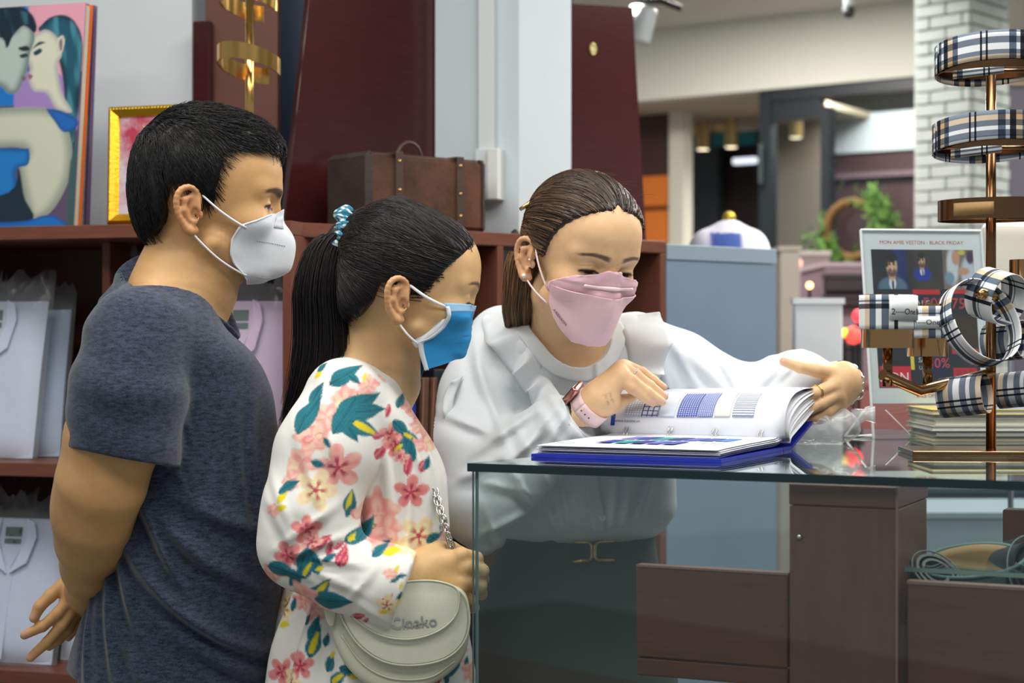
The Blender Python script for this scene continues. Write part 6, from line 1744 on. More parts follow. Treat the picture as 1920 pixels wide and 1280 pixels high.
# ------------------------------------------------------------------ the man in the dark T-shirt
def build_man():
    Y0 = 2.61; K = 1.085; ZF = CAM_H * (1 - 1 / K)
    root = thing('person', 'person in heathered navy V-neck T-shirt and white moulded mask, hands behind the back', 'person', loc=(P(340, 0, Y0)[0], Y0 + 0.02, 0))
    R = rot(8, 4, 0)
    H = Head(P(374, 408, Y0), R, 1.05, True, lid=0.50, low=1.22, nose=.9)
    fw = np.array([math.cos(math.radians(24)), math.sin(math.radians(24)), 0])      # torso forward
    lf = np.array([-fw[1], fw[0], 0])
    def T(px, py, side=0.0, dep=0.0):
        q = P(px, py, Y0 + 0.03); return q + lf * side + fw * dep
    c_neck = P(345, 520, Y0 + 0.005)
    # shirt torso: rows (z, cx, cy, rx (depth), ry (width), yaw)
    def row(py, x0, x1, ry, yw=24, dy=0.03):
        q0 = P(x0, py, Y0 + dy); q1 = P(x1, py, Y0 + dy)
        ext = (q1[0] - q0[0]) / 2
        a = math.radians(yw)
        rx = math.sqrt(max(ext * ext - (ry * math.sin(a)) ** 2, 1e-4)) / math.cos(a)
        return (q0[2], (q0[0] + q1[0]) / 2, Y0 + dy, rx, ry, yw)
    rows = [row(1400, 118, 512, 0.18), row(1260, 126, 515, 0.178), row(1180, 148, 520, 0.172), row(1080, 178, 526, 0.165), row(980, 196, 530, 0.16),
            row(880, 180, 527, 0.158), row(800, 152, 517, 0.16), row(720, 140, 503, 0.165), row(660, 160, 474, 0.165), row(610, 190, 425, 0.15),
            row(570, 225, 392, 0.12), row(540, 240, 375, 0.085)]
    TOR = LoftZ(rows, 2.25)
    sh_r = P(248, 660, Y0 - 0.125); el_r = P(178, 968, Y0 - 0.09); wr_r = P(178, 1108, Y0 + 0.05)
    sh_l = P(345, 640, Y0 + 0.23); el_l = P(330, 960, Y0 + 0.27); wr_l = P(158, 1096, Y0 + 0.12)
    def torso_in(p):
        return TOR.d(p) + 0.012
    # left hand, fingers splayed below the small of the back
    yh = Y0 + 0.075
    fingers = [
        [P(128, 1088, yh), P(93, 1118, yh - .012), P(74, 1137, yh - .02), P(64, 1158, yh - .022)],
        [P(140, 1112, yh - .005), P(108, 1150, yh - .015), P(80, 1174, yh - .02), P(46, 1190, yh - .022)],
        [P(146, 1128, yh), P(116, 1172, yh - .01), P(88, 1204, yh - .012), P(57, 1232, yh - .01)],
        [P(150, 1130, yh + .012), P(128, 1178, yh + .012), P(110, 1198, yh + .012), P(92, 1212, yh + .012)],
        [P(155, 1118, yh + .025), P(150, 1165, yh + .03), P(140, 1180, yh + .032), P(128, 1195, yh + .034)]]
    frad = [[.0115, .0098, .009, .0075], [.0105, .0092, .0082, .0068], [.0105, .0092, .0082, .0068], [.010, .0086, .0078, .0064], [.009, .008, .007, .006]]
    nails = [(f[3] + (f[3] - f[2]) * -0.12 + np.array([0, -.0065, .001])) for f in fingers]
    def neck_d(p):
        d = chain_d(p, [P(352, 440, Y0 + .004), P(347, 520, Y0 + .01), P(330, 585, Y0 + .02)], [0.056, 0.061, 0.075], 0.03)
        return smin(d, cap_d(p, P(400, 470, Y0), P(385, 540, Y0), 0.04, 0.045), 0.03)
    def sho_d(p):
        d = smin(neck_d(p), cap_d(p, P(330, 555, Y0), P(262, 620, Y0 - 0.1), 0.045, 0.045), 0.05)
        return smin(d, cap_d(p, P(330, 555, Y0), P(350, 620, Y0 + .16), 0.045, 0.045), 0.05)
    def f_head(p):
        return smin(H.d(p), sho_d(p), 0.025)
    def arm_d(p):
        d = chain_d(p, [P(255, 665, Y0 - .12), P(212, 820, Y0 - .14), P(190, 905, Y0 - .13), P(176, 968, Y0 - .105)], [0.055, 0.064, 0.06, 0.05], 0.02)
        d = smin(d, chain_d(p, [P(176, 968, Y0 - .10), P(174, 1010, Y0 - .065), P(172, 1060, Y0 - .01), P(166, 1105, Y0 + .045), P(185, 1135, Y0 + .1)], [0.051, 0.0505, 0.042, 0.031, 0.03], 0.02), 0.03)
        return smin(d, ell_d(p, P(150, 950, Y0 - .12), (0.03, 0.03, 0.04)), 0.03)
    def hand_d(p):
        palm = chain_d(p, [P(172, 1092, yh + .02), P(150, 1108, yh), P(140, 1118, yh + .002)], [0.026, 0.026, 0.021], 0.01)
        d = smin(palm, cap_d(p, P(158, 1104, yh + .015), P(152, 1130, yh + .018), 0.024, 0.018), 0.012)
        for fg, rr in zip(fingers, frad):
            d = smin(d, chain_d(p, fg, rr, 0.003), 0.005)
        return d
    def f_body(p):
        d = smin(sho_d(p), torso_in(p), 0.03)
        d = smin(d, arm_d(p), 0.02)
        return smin(d, chain_d(p, [sh_l, el_l, P(230, 1060, Y0 + .2), P(170, 1095, Y0 + .12)], [0.06, 0.048, 0.038, 0.028], 0.02), 0.02)
    def f_hand(p):
        return smin(smin(arm_d(p), hand_d(p), 0.004), chain_d(p, [P(230, 1060, Y0 + .2), P(170, 1095, Y0 + .12), P(160, 1100, yh + .02)], [0.038, 0.028, 0.026], 0.02), 0.01)
    parts = []
    lo = H.w((0, 0, 0)) - np.array([.125, .12, .14]); hi = H.w((0, 0, 0)) + np.array([.16, .12, .19])
    parts.append(surf_nets(f_head, lo, hi, 0.002))
    zt = lo[2] + 0.004
    a = np.array([P(60, 0, Y0)[0], Y0 - .24, P(0, 800, Y0)[2]]); b = np.array([P(480, 0, Y0)[0], Y0 + .3, zt])
    parts.append(surf_nets(f_body, a, b, 0.008))
    a2 = np.array([P(70, 0, Y0)[0] - .02, Y0 - .24, P(0, 1090, Y0)[2]]); b2 = np.array([P(330, 0, Y0)[0], Y0 + .1, P(0, 800, Y0)[2] + .004])
    parts.append(surf_nets(arm_d, a2, b2, 0.004))
    a3 = np.array([P(20, 0, Y0)[0], Y0 - .06, P(0, 1260, Y0)[2]]); b3 = np.array([P(225, 0, Y0)[0], Y0 + .2, P(0, 1060, Y0)[2]])
    parts.append(surf_nets(f_hand, a3, b3, 0.0018))
    # legs and trousers (below the frame) keep the body whole
    BROW = (38, 30, 28)
    def paint(V, C):
        q = H.loc(V)
        hm = (np.abs(q[:, 1]) < 0.1) & (q[:, 2] > -0.1) & (np.abs(q[:, 0]) < 0.16)
        C2 = face_paint(H, C.copy(), q, BROW, 1.0, brow_hi=-.0045, bth=1.45)
        C = np.where(hm[:, None], C2, C)
        stub = hm * sstep(0.02, 0.0, np.abs(q[:, 0] - 0.035)) * sstep(0.045, 0.02, np.abs(q[:, 2] + 0.035)) * (np.abs(q[:, 1]) > 0.03)
        C = mixc(C, 0.22 * stub * (0.5 + 0.5 * vnoise(V, 900, 2)), (60, 50, 42))
        for nl in nails:
            C = mixc(C, 0.6 * sstep(0.009, 0.006, nrm(V - nl.astype(np.float32))), (214, 158, 140))
        C = mixc(C, 0.25 * gauss(V, P(150, 950, Y0 - .15), .02), (150, 90, 66))
        return C
    body = skin_mesh('body', parts, (205, 160, 108), paint, root)

    # T-shirt
    ax = (P(206, 860, Y0 - .12) - P(243, 640, Y0 - .12)); ax /= np.linalg.norm(ax)
    hem0 = P(222, 852, Y0 - .12)
    hn = ax * 0.985 + np.array([-0.02, -0.05, 0]); hn /= np.linalg.norm(hn)
    nk = P(352, 545, Y0 + .01)
    zb = P(0, 1262, Y0)[2]
    vneck = P(442, 632, Y0 - 0.005)
    def shirt(p, inner=0.0):
        d = TOR.d(p, 0.02)
        # shoulder slope
        d = smin(d, cap_d(p, P(325, 558, Y0 + .01), P(262, 628, Y0 - .11), 0.062, 0.07), 0.05)
        d = smin(d, cap_d(p, P(325, 558, Y0 + .01), P(345, 630, Y0 + .19), 0.062, 0.07), 0.05)
        d = smin(d, cap_d(p, P(305, 545, Y0 + .012), P(300, 580, Y0 + .02), 0.062, 0.09), 0.04)
        sl = chain_d(p, [P(255, 640, Y0 - .125), P(240, 740, Y0 - .145), P(224, 920, Y0 - .15)], [0.074, 0.079, 0.079], 0.02)
        sl2 = chain_d(p, [sh_l, el_l], [0.075, 0.075], 0.02)
        sl = smax(sl, (p - hem0.astype(np.float32)) @ hn.astype(np.float32), 0.004)
        sl2 = smax(sl2, P(0, 860, Y0)[2] - p[:, 2], 0.004)
        d = smin(d, sl2, 0.03)
        # folds on the body side
        q = p
        px = q[:, 0] * (F / Y0) + 960; py = HY + (CAM_H - q[:, 2]) * (F / Y0)      # fold coordinates on the garment
        fd = 0
        for (fx, fy, ang, ln, wd, am) in ((400, 1020, 40, 90, 14, .008), (380, 1125, 38, 170, 13, .011), (320, 980, 62, 110, 11, .007), (262, 1080, 70, 90, 10, .007),
                                          (445, 960, 25, 70, 16, .006), (440, 1210, 33, 120, 15, .007), (232, 1160, 78, 90, 9, .006), (180, 1190, 84, 80, 8, .005), (300, 1230, 60, 80, 12, .004),
                                          (352, 760, 75, 80, 8, .006), (372, 740, 80, 70, 7, .005), (338, 830, 62, 60, 8, .005), (470, 880, 85, 90, 8, .004), (488, 850, 88, 90, 7, .004), (505, 930, 88, 90, 7, .003)):
            a_ = math.radians(ang)
            s1 = (px - fx) * math.cos(a_) + (py - fy) * math.sin(a_); s2 = -(px - fx) * math.sin(a_) + (py - fy) * math.cos(a_)
            s2 = s2 + 0.0022 * s1 * s1 * (0.25 if ang < 60 else 0.12)
            fd = fd + 1.6 * am * np.exp(-(s1 / ln) ** 2) * (np.exp(-(s2 / wd) ** 2) - 0.55 * np.exp(-((s2 - 1.7 * wd) / (1.1 * wd)) ** 2))
        d = d - fd * (p[:, 1] < Y0 + 0.05)
        d = d + 0.0015 * vnoise(p, 45, 9)
        # sleeve joins with a crease behind the armpit
        slf = 0.0022 * np.sin(p @ np.array([20, 10, 95], np.float32) + 2 * vnoise(p, 20, 4)) * 0.6
        cre = smin(d, sl + slf, 0.012)
        d = cre
        # hem at the back, V neck opening
        d = smax(d, zb - p[:, 2] - 0.10 * sstep(P(165, 0, Y0)[0], P(200, 0, Y0)[0], p[:, 0]), 0.004)
        neck = chain_d(p, [P(350, 470, Y0 + .004), P(350, 545, Y0 + .008)], [0.062, 0.068], 0.03)
        vee = (p - vneck.astype(np.float32))
        vx = vee @ np.array([fw[0], fw[1], 0], np.float32); vy = vee @ lf.astype(np.float32); vz = vee[:, 2]
        wedge = np.maximum(np.abs(vy) * 0.80 - (vz) * 0.55 - 0.004, -vx - 0.16)
        d = smax(d, -smin(neck, wedge, 0.012), 0.004)
        return d
    def shell(p):
        d = shirt(p)
        return np.maximum(d, -(d + 0.012))
    V, Q = surf_nets(shirt, (P(95, 0, Y0)[0], Y0 - .25, P(0, 1345, Y0)[2]), (P(560, 0, Y0)[0], Y0 + .36, P(0, 470, Y0)[2]), 0.0042)
    TS = bpy.data.materials.new('heather_navy_jersey'); TS.use_nodes = True
    nt = TS.node_tree; N = nt.nodes; L = nt.links; b_ = N['Principled BSDF']
    tc = N.new('ShaderNodeTexCoord'); mp = N.new('ShaderNodeMapping'); mp.inputs['Scale'].default_value = (1, 1, 3.4)
    L.new(tc.outputs['Object'], mp.inputs['Vector'])
    n1 = N.new('ShaderNodeTexNoise'); n1.inputs['Scale'].default_value = 330; n1.inputs['Detail'].default_value = 4; n1.inputs['Roughness'].default_value = 0.7
    L.new(mp.outputs['Vector'], n1.inputs['Vector'])
    n2 = N.new('ShaderNodeTexNoise'); n2.inputs['Scale'].default_value = 75; n2.inputs['Detail'].default_value = 3
    L.new(mp.outputs['Vector'], n2.inputs['Vector'])
    ad = N.new('ShaderNodeMath'); ad.operation = 'MULTIPLY_ADD'; ad.inputs[1].default_value = 0.45
    L.new(n2.outputs['Fac'], ad.inputs[0]); 
    ml = N.new('ShaderNodeMath'); ml.operation = 'MULTIPLY'; ml.inputs[1].default_value = 0.75
    L.new(n1.outputs['Fac'], ml.inputs[0]); L.new(ml.outputs[0], ad.inputs[2])
    cr = N.new('ShaderNodeValToRGB')
    cr.color_ramp.elements[0].position = 0.45; cr.color_ramp.elements[0].color = (*lin((15, 19, 29)), 1)
    cr.color_ramp.elements[1].position = 0.8; cr.color_ramp.elements[1].color = (*lin((74, 86, 110)), 1)
    L.new(ad.outputs[0], cr.inputs['Fac']); L.new(cr.outputs['Color'], b_.inputs['Base Color'])
    b_.inputs['Roughness'].default_value = 0.9; b_.inputs['Sheen Weight'].default_value = 0.25; b_.inputs['Specular IOR Level'].default_value = 0.15
    sh = cloth_mesh('t_shirt', V, Q, TS, root, sub=1)
    nbp = [P(268, 499, Y0 + .012), P(283, 508, Y0 - .03), P(310, 524, Y0 - .055), P(350, 554, Y0 - .062), P(395, 592, Y0 - .045), P(425, 616, Y0 - .02), P(441, 633, Y0 - .002),
           P(432, 606, Y0 + .02), P(420, 580, Y0 + .045), P(395, 556, Y0 + .07), P(345, 530, Y0 + .078), P(300, 508, Y0 + .06)]
    tt = np.arange(len(nbp) + 1); A_ = np.array(nbp + [nbp[0]])
    nbp = list(np.stack([dense(tt, A_[:, k], 60)[1] for k in range(3)], 1)[:-1])
    MB().tube(nbp, .0085, 10, closed=True, squash=.55, up=(0, 0, 1)).build('neckband', TS, sh, smooth=True)
    # shorts just below the shirt
    SH = LoftZ([(P(0, 1500, Y0)[2], P(320, 0, Y0)[0], Y0 + .03, .14, .185, 24), (P(0, 1225, Y0)[2], P(318, 0, Y0)[0], Y0 + .03, .136, .165, 24)], 2.2)
    V, Q = surf_nets(lambda p: SH.d(p, .01), (P(60, 0, Y0)[0], Y0 - .3, P(0, 1510, Y0)[2]), (P(580, 0, Y0)[0], Y0 + .36, P(0, 1230, Y0)[2]), 0.012)
    cloth_mesh('shorts', V, Q, mat('pale_yellow_cotton', (214, 216, 150), 0.9), root, sub=0)
    LG = lambda p: np.minimum(cap_d(p, P(300, 1480, Y0 - .07), (P(300, 0, Y0)[0], Y0 - .07, ZF + .06), .085, .045), cap_d(p, P(330, 1480, Y0 + .12), (P(330, 0, Y0)[0], Y0 + .12, ZF + .06), .085, .045))
    def legs(p):
        d = LG(p)
        for yy in (-.07, .12):
            d = smin(d, cap_d(p, (P(300, 0, Y0)[0] - .03, Y0 + yy, ZF + .045), (P(300, 0, Y0)[0] + .17, Y0 + yy, ZF + .034), .045, .034), .03)
        return d
    V, Q = surf_nets(legs, (P(300, 0, Y0)[0] - .25, Y0 - .3, ZF - .02), (P(330, 0, Y0)[0] + .3, Y0 + .36, P(0, 1480, Y0)[2]), 0.015)
    cloth_mesh('trousers', V, Q, mat('dark_cotton', (46, 48, 54), 0.9), root, sub=0)

    # hair
    poly = [(.125, .102), (.104, .093), (.088, .0945), (.066, .092), (.05, .084), (.0455, .066), (.042, .04), (.036, .018), (.027, .010), (.02, .02), (.012, .036), (-.008, .043), (-.026, .034), (-.033, .012), (-.038, -.014), (-.052, -.03), (-.075, -.036), (-.11, -.02), (-.13, .05), (-.12, .2), (.14, .2)]
    def capd(q):
        d = ell_d(q, (-0.002, 0, 0.064), (0.1, 0.084, 0.0945))
        d = smin(d, ell_d(q, (0.055, 0, 0.098), (0.055, 0.064, 0.042)), 0.03)
        d = smin(d, ell_d(q, (-0.04, 0, 0.01), (0.055, 0.062, 0.065)), 0.03)
        return d
    def hair(p):
        q = H.loc(p)
        d = capd(q)
        yy = np.abs(q[:, 1])
        m = poly_d(q[:, 0] + 0.25 * yy * yy / 0.08, q[:, 2] - 0.06 * np.clip(yy - .03, 0, 1) * 0, poly)
        d = smax(d, m, 0.008)
        th = np.arctan2(q[:, 2] - .03, q[:, 0]) 
        d = d + 0.0012 * np.sin(q[:, 1] * 420 + 3 * vnoise(q, 60, 1)) + 0.0014 * vnoise(q, 160, 8)
        return d * H.s
    V, Q = surf_nets(hair, H.w((0, 0, .05)) - .17, H.w((0, 0, .05)) + .17, 0.003)
    # strands: roots over the cap, combed forward on top, down at the sides
    n = 7000
    r2 = np.random.default_rng(5)
    u = r2.normal(size=(n * 3, 3)); u /= np.linalg.norm(u, axis=1, keepdims=True)
    q = (np.array([0, 0, .06]) + u * np.array([.1, .085, .095])).astype(np.float32)
    q = proj(capd, q)
    m = poly_d(q[:, 0] + 0.25 * q[:, 1] ** 2 / .08, q[:, 2], poly)
    q = q[m < -0.003][:n]; n = len(q)
    top = sstep(0.10, 0.15, q[:, 2]); frontm = sstep(0.0, 0.05, q[:, 0])
    seg = 8
    Ls = np.zeros((n, seg, 3), np.float32); Ls[:, 0] = q
    ln = (0.022 + 0.022 * top * r2.uniform(.6, 1.2, n) + 0.006 * r2.uniform(0, 1, n))
    g0 = grad(capd, q)
    side = np.sign(q[:, 1])
    dirn = np.stack([0.25 + 1.1 * top + 0.7 * frontm + 0.35 * sstep(.03, .08, q[:, 2]), side * 0.12 + .25 * r2.normal(size=n) * .6, -1.0 + 0.8 * top + .75 * frontm + .2 * r2.normal(size=n) * .6], 1)
    dirn[:, 0] += 0.22 * r2.normal(size=n)
    back = sstep(-0.02, -0.07, q[:, 0]); dirn[:, 0] -= 0.3 * back
    cur = q.copy()
    for i in range(1, seg):
        t = i / (seg - 1)
        g = grad(capd, cur)
        dv = dirn - g * (dirn * g).sum(1, keepdims=True)
        dv /= np.linalg.norm(dv, axis=1, keepdims=True) + 1e-6
        cur = cur + dv * (ln / (seg - 1))[:, None]
        lift = 0.0006 + 0.006 * t * r2.uniform(.15, 1.0, n) * (0.25 + top)
        cur = proj(capd, cur, 0.0, 2)
        Ls[:, i] = cur + g * lift[:, None]
    W = (H.O + (Ls.reshape(-1, 3) * H.s) @ R.T).reshape(n, seg, 3)
    V2, Q2 = strands('h', W, 0.0007, 0.00025, None, None)
    V, Q = join_vq([(V, Q), (V2, Q2)])
    link_obj('hair', np_mesh('hair', V, Q), HAIR, root, smooth=True)

    # white moulded mask
    ridge = [(.104, .014), (.117, .004), (.131, -.010), (.1385, -.022), (.1405, -.034), (.139, -.05), (.135, -.066), (.118, -.076), (.095, -.082), (.072, -.0855)]
    edge = [(.092, .026, .006), (.072, .05, -.006), (.056, .059, -.012), (.0475, .0615, -.03), (.047, .0595, -.05), (.053, .055, -.064), (.066, .047, -.076), (.072, .034, -.084), (.072, .02, -.0865), (.072, .0, -.087)]
    G = half_mirror(mask_loft(ridge, edge, bulge=.004))
    Gw = H.O + (G.reshape(-1, 3) * H.s) @ R.T.astype(float)
    G2 = push_ray(f_head, relax(push_ray(f_head, Gw.reshape(G.shape), H.w((.045, 0, -.02)), 0.003), 3), H.w((.045, 0, -.02)), .0022)
    MW = mat('white_nonwoven', (226, 232, 240), 0.85, bump=(600, 0.1), sub=0.05)
    mk = MB().sheet(G2, 0.0016).build('face_mask', MW, root, smooth=True, angle=35)
    mk['label'] = 'white moulded respirator mask'
    SEAM = mat('mask_seam_grey', (176, 184, 194), 0.8)
    def mp3(i, j, o=0.0013):
        return G2[i, j] + np.array([0, -o, 0])
    ns = 17
    # pressed dash lines on the side panel, rim piping and ear loops
    def on(tr, ts, o=.0014):
        i = tr * (G2.shape[0] - 1); j = (1 - ts) * (ns - 1)
        i0 = int(min(i, G2.shape[0] - 2)); j0 = int(min(max(j, 0), ns - 2)); a_ = i - i0; b2_ = j - j0
        q = (G2[i0, j0] * (1 - a_) * (1 - b2_) + G2[i0 + 1, j0] * a_ * (1 - b2_) + G2[i0, j0 + 1] * (1 - a_) * b2_ + G2[i0 + 1, j0 + 1] * a_ * b2_)
        nn = np.cross(G2[i0 + 1, j0] - G2[i0, j0], G2[i0, j0 + 1] - G2[i0, j0]); nn /= np.linalg.norm(nn)
        if nn[1] > 0: nn = -nn
        return q + nn * o
    for tr in (0.38, 0.74):
        st = MB()
        for k in range(13):
            t0 = k / 13
            a_ = on(tr, 0.22 + .5 * t0); b2_ = on(tr, 0.22 + .5 * t0 + .02)
            st.tube([a_, b2_], .0006, 4)
        st.build('stitch_line', SEAM, mk)
    rim = MB().tube([on(t, .985, .0009) for t in np.linspace(0.05, .95, 30)], .0011, 6).build('edge_seam', MW, mk, smooth=True)
    nb = MB()
    nb.sheet(np.array([[on(.05 + .16 * a_, .12 + .3 * b2_ + .1 * a_, .0018) for b2_ in np.linspace(0, 1, 5)] for a_ in np.linspace(0, 1, 4)]), .0008).build('nose_strip', mat('mask_white_ridge', (206, 214, 224), .7), mk, smooth=True)
    ear_t = H.w((-.001, -.0765, .031)); ear_b = H.w((-.006, -.0755, -.026)); beh = H.w((-.022, -.079, .004))
    a0 = on(.3, .93, .002); a1 = on(.73, .93, .002)
    LW = mat('white_elastic', (236, 240, 246), 0.7)
    MB().tube([a0 + (ear_t - a0) * t + np.array([0, -.004 * math.sin(math.pi * t), -.004 * math.sin(math.pi * t)]) for t in np.linspace(0, 1, 10)], .0016, 8).build('ear_loop', LW, mk, smooth=True)
    MB().tube([a1 + (ear_b - a1) * t + np.array([0, -.004 * math.sin(math.pi * t), -.007 * math.sin(math.pi * t)]) for t in np.linspace(0, 1, 10)], .0016, 8).build('ear_loop', LW, mk, smooth=True)
    return grow(root, K)
# ------------------------------------------------------------------ the woman in the flowered dress
def fl_paint(base, items, Yr):
    """printed flowers: items in pixels of the garment plane at distance Yr; returns a painter on (x, z)"""
    k = Yr / F
    its = []
    for it in items:
        typ, px, py, r, a = it[:5]
        c = P(px, py, Yr)
        its.append((typ, c[0], c[2], r * k, math.radians(a)))
    TEAL = np.array(lin((22, 106, 122))); TEAL2 = np.array(lin((70, 140, 148))); DTEAL = np.array(lin((24, 78, 98)))
    YEL = np.array(lin((222, 205, 40))); PINK = np.array(lin((232, 160, 154))); PALE = np.array(lin((242, 208, 190)))
    CREAM = np.array(lin((238, 230, 178))); MAG = np.array(lin((190, 66, 94))); DMAG = np.array(lin((150, 30, 66))); COR = np.array(lin((222, 132, 132)))
    def paint(V):
        x, z = V[:, 0], V[:, 2]
        C = np.tile(np.array(lin(base), float), (len(V), 1))
        wob = 0.0025 * vnoise(V, 160, 3)
        def put(m, col):
            nonlocal C
            m = np.clip(m, 0, 1)[:, None]
            C = C * (1 - m) + col * m
        for i, (typ, cx, cz, r, a) in enumerate(its):
            dx, dz = x - cx, z - cz
            near = (np.abs(dx) < 2.2 * r) & (np.abs(dz) < 2.2 * r)
            if not near.any(): continue
            u = dx * math.cos(a) + dz * math.sin(a); v = -dx * math.sin(a) + dz * math.cos(a)
            rho = np.sqrt(u * u + v * v) + 1e-9; th = np.arctan2(v, u)
            e = 0.0012
            if typ == 'leaf' or typ == 'yleaf':
                t = np.clip((u + r) / (2 * r), 0, 1)
                wd = 0.52 * r * np.sin(math.pi * t ** 0.8) * (1 - 0.25 * t)
                m = sstep(e, -e, np.abs(v + wob * .6) - wd) * (np.abs(u) < r)
                put(m * near, TEAL)
                st = 0.5 + 0.5 * np.sin(v * 1500 + u * 150)
                put(m * near * st * 0.35, TEAL2)
                put(m * near * sstep(0.0016, 0.0004, np.abs(v)) * 0.7, DTEAL)
                if typ == 'yleaf':
                    put(sstep(e, -e, np.abs(v - 0.1 * wd) - 0.42 * wd) * (np.abs(u) < 0.75 * r) * near, YEL)
            elif typ == 'yel':
                t = np.clip((u + r) / (2 * r), 0, 1)
                wd = 0.42 * r * np.sin(math.pi * t) + wob * .5
                put(sstep(e, -e, np.abs(v) - wd) * (np.abs(u) < r) * near, YEL)
            elif typ in ('lily', 'ylily', 'mlily'):
                pet = np.abs(np.cos(2.5 * th)) ** 0.7
                R_ = r * (0.42 + 0.58 * pet) + wob
                m = sstep(e * 1.5, -e * 1.5, rho - R_) * near
                c0, c1 = {'lily': (PINK, PALE), 'ylily': (CREAM, PALE), 'mlily': (COR, PINK)}[typ]
                put(m, c0); put(m * 0.7 * sstep(0.25, 0.9, rho / r) * (0.5 + .5 * np.sin(th * 9)), c1)
                put(m * 0.5 * sstep(1.0, 0.75, rho / R_) * sstep(.55, .8, rho / R_) * 0.4, COR)
                ray = sstep(0.6, 0.95, np.abs(np.cos(2.5 * th))) * sstep(0.62, 0.3, rho / r) * sstep(0.02, 0.1, rho / r)
                put(m * ray * 0.9, DMAG if typ != 'ylily' else MAG)
                put(sstep(0.16, 0.08, rho / r) * near, MAG)
            elif typ == 'rose':
                R_ = r * (0.86 + 0.1 * np.sin(5 * th + i) + 0.07 * np.sin(9 * th + 2 * i)) + wob * 2
                m = sstep(e * 2, -e * 2, rho - R_) * near
                put(m, PINK)
                put(m * 0.8 * (0.5 + 0.5 * np.sin(rho * 260 + 2.2 * np.sin(3 * th + i) + i)), PALE)
                put(m * 0.7 * sstep(0.5, 0.95, vnoise(V, 90, i + 20)), CREAM)
                put(m * 0.75 * sstep(0.72, 0.95, np.sin(rho * 330 + 3 * np.sin(2 * th + 2 * i))) * sstep(.1, .5, vnoise(V, 60, i)), COR)
            elif typ == 'bud':
                t = np.clip((u + r) / (2 * r), 0, 1)
                wd = 0.5 * r * np.sin(math.pi * t ** 0.7) + wob
                m = sstep(e, -e, np.abs(v) - wd) * (np.abs(u) < r) * near
                put(m, MAG); put(m * 0.55 * sstep(0.2, 0.8, np.sin(v * 900 + u * 200)), PINK)
        return C.astype(np.float32)
    return paint

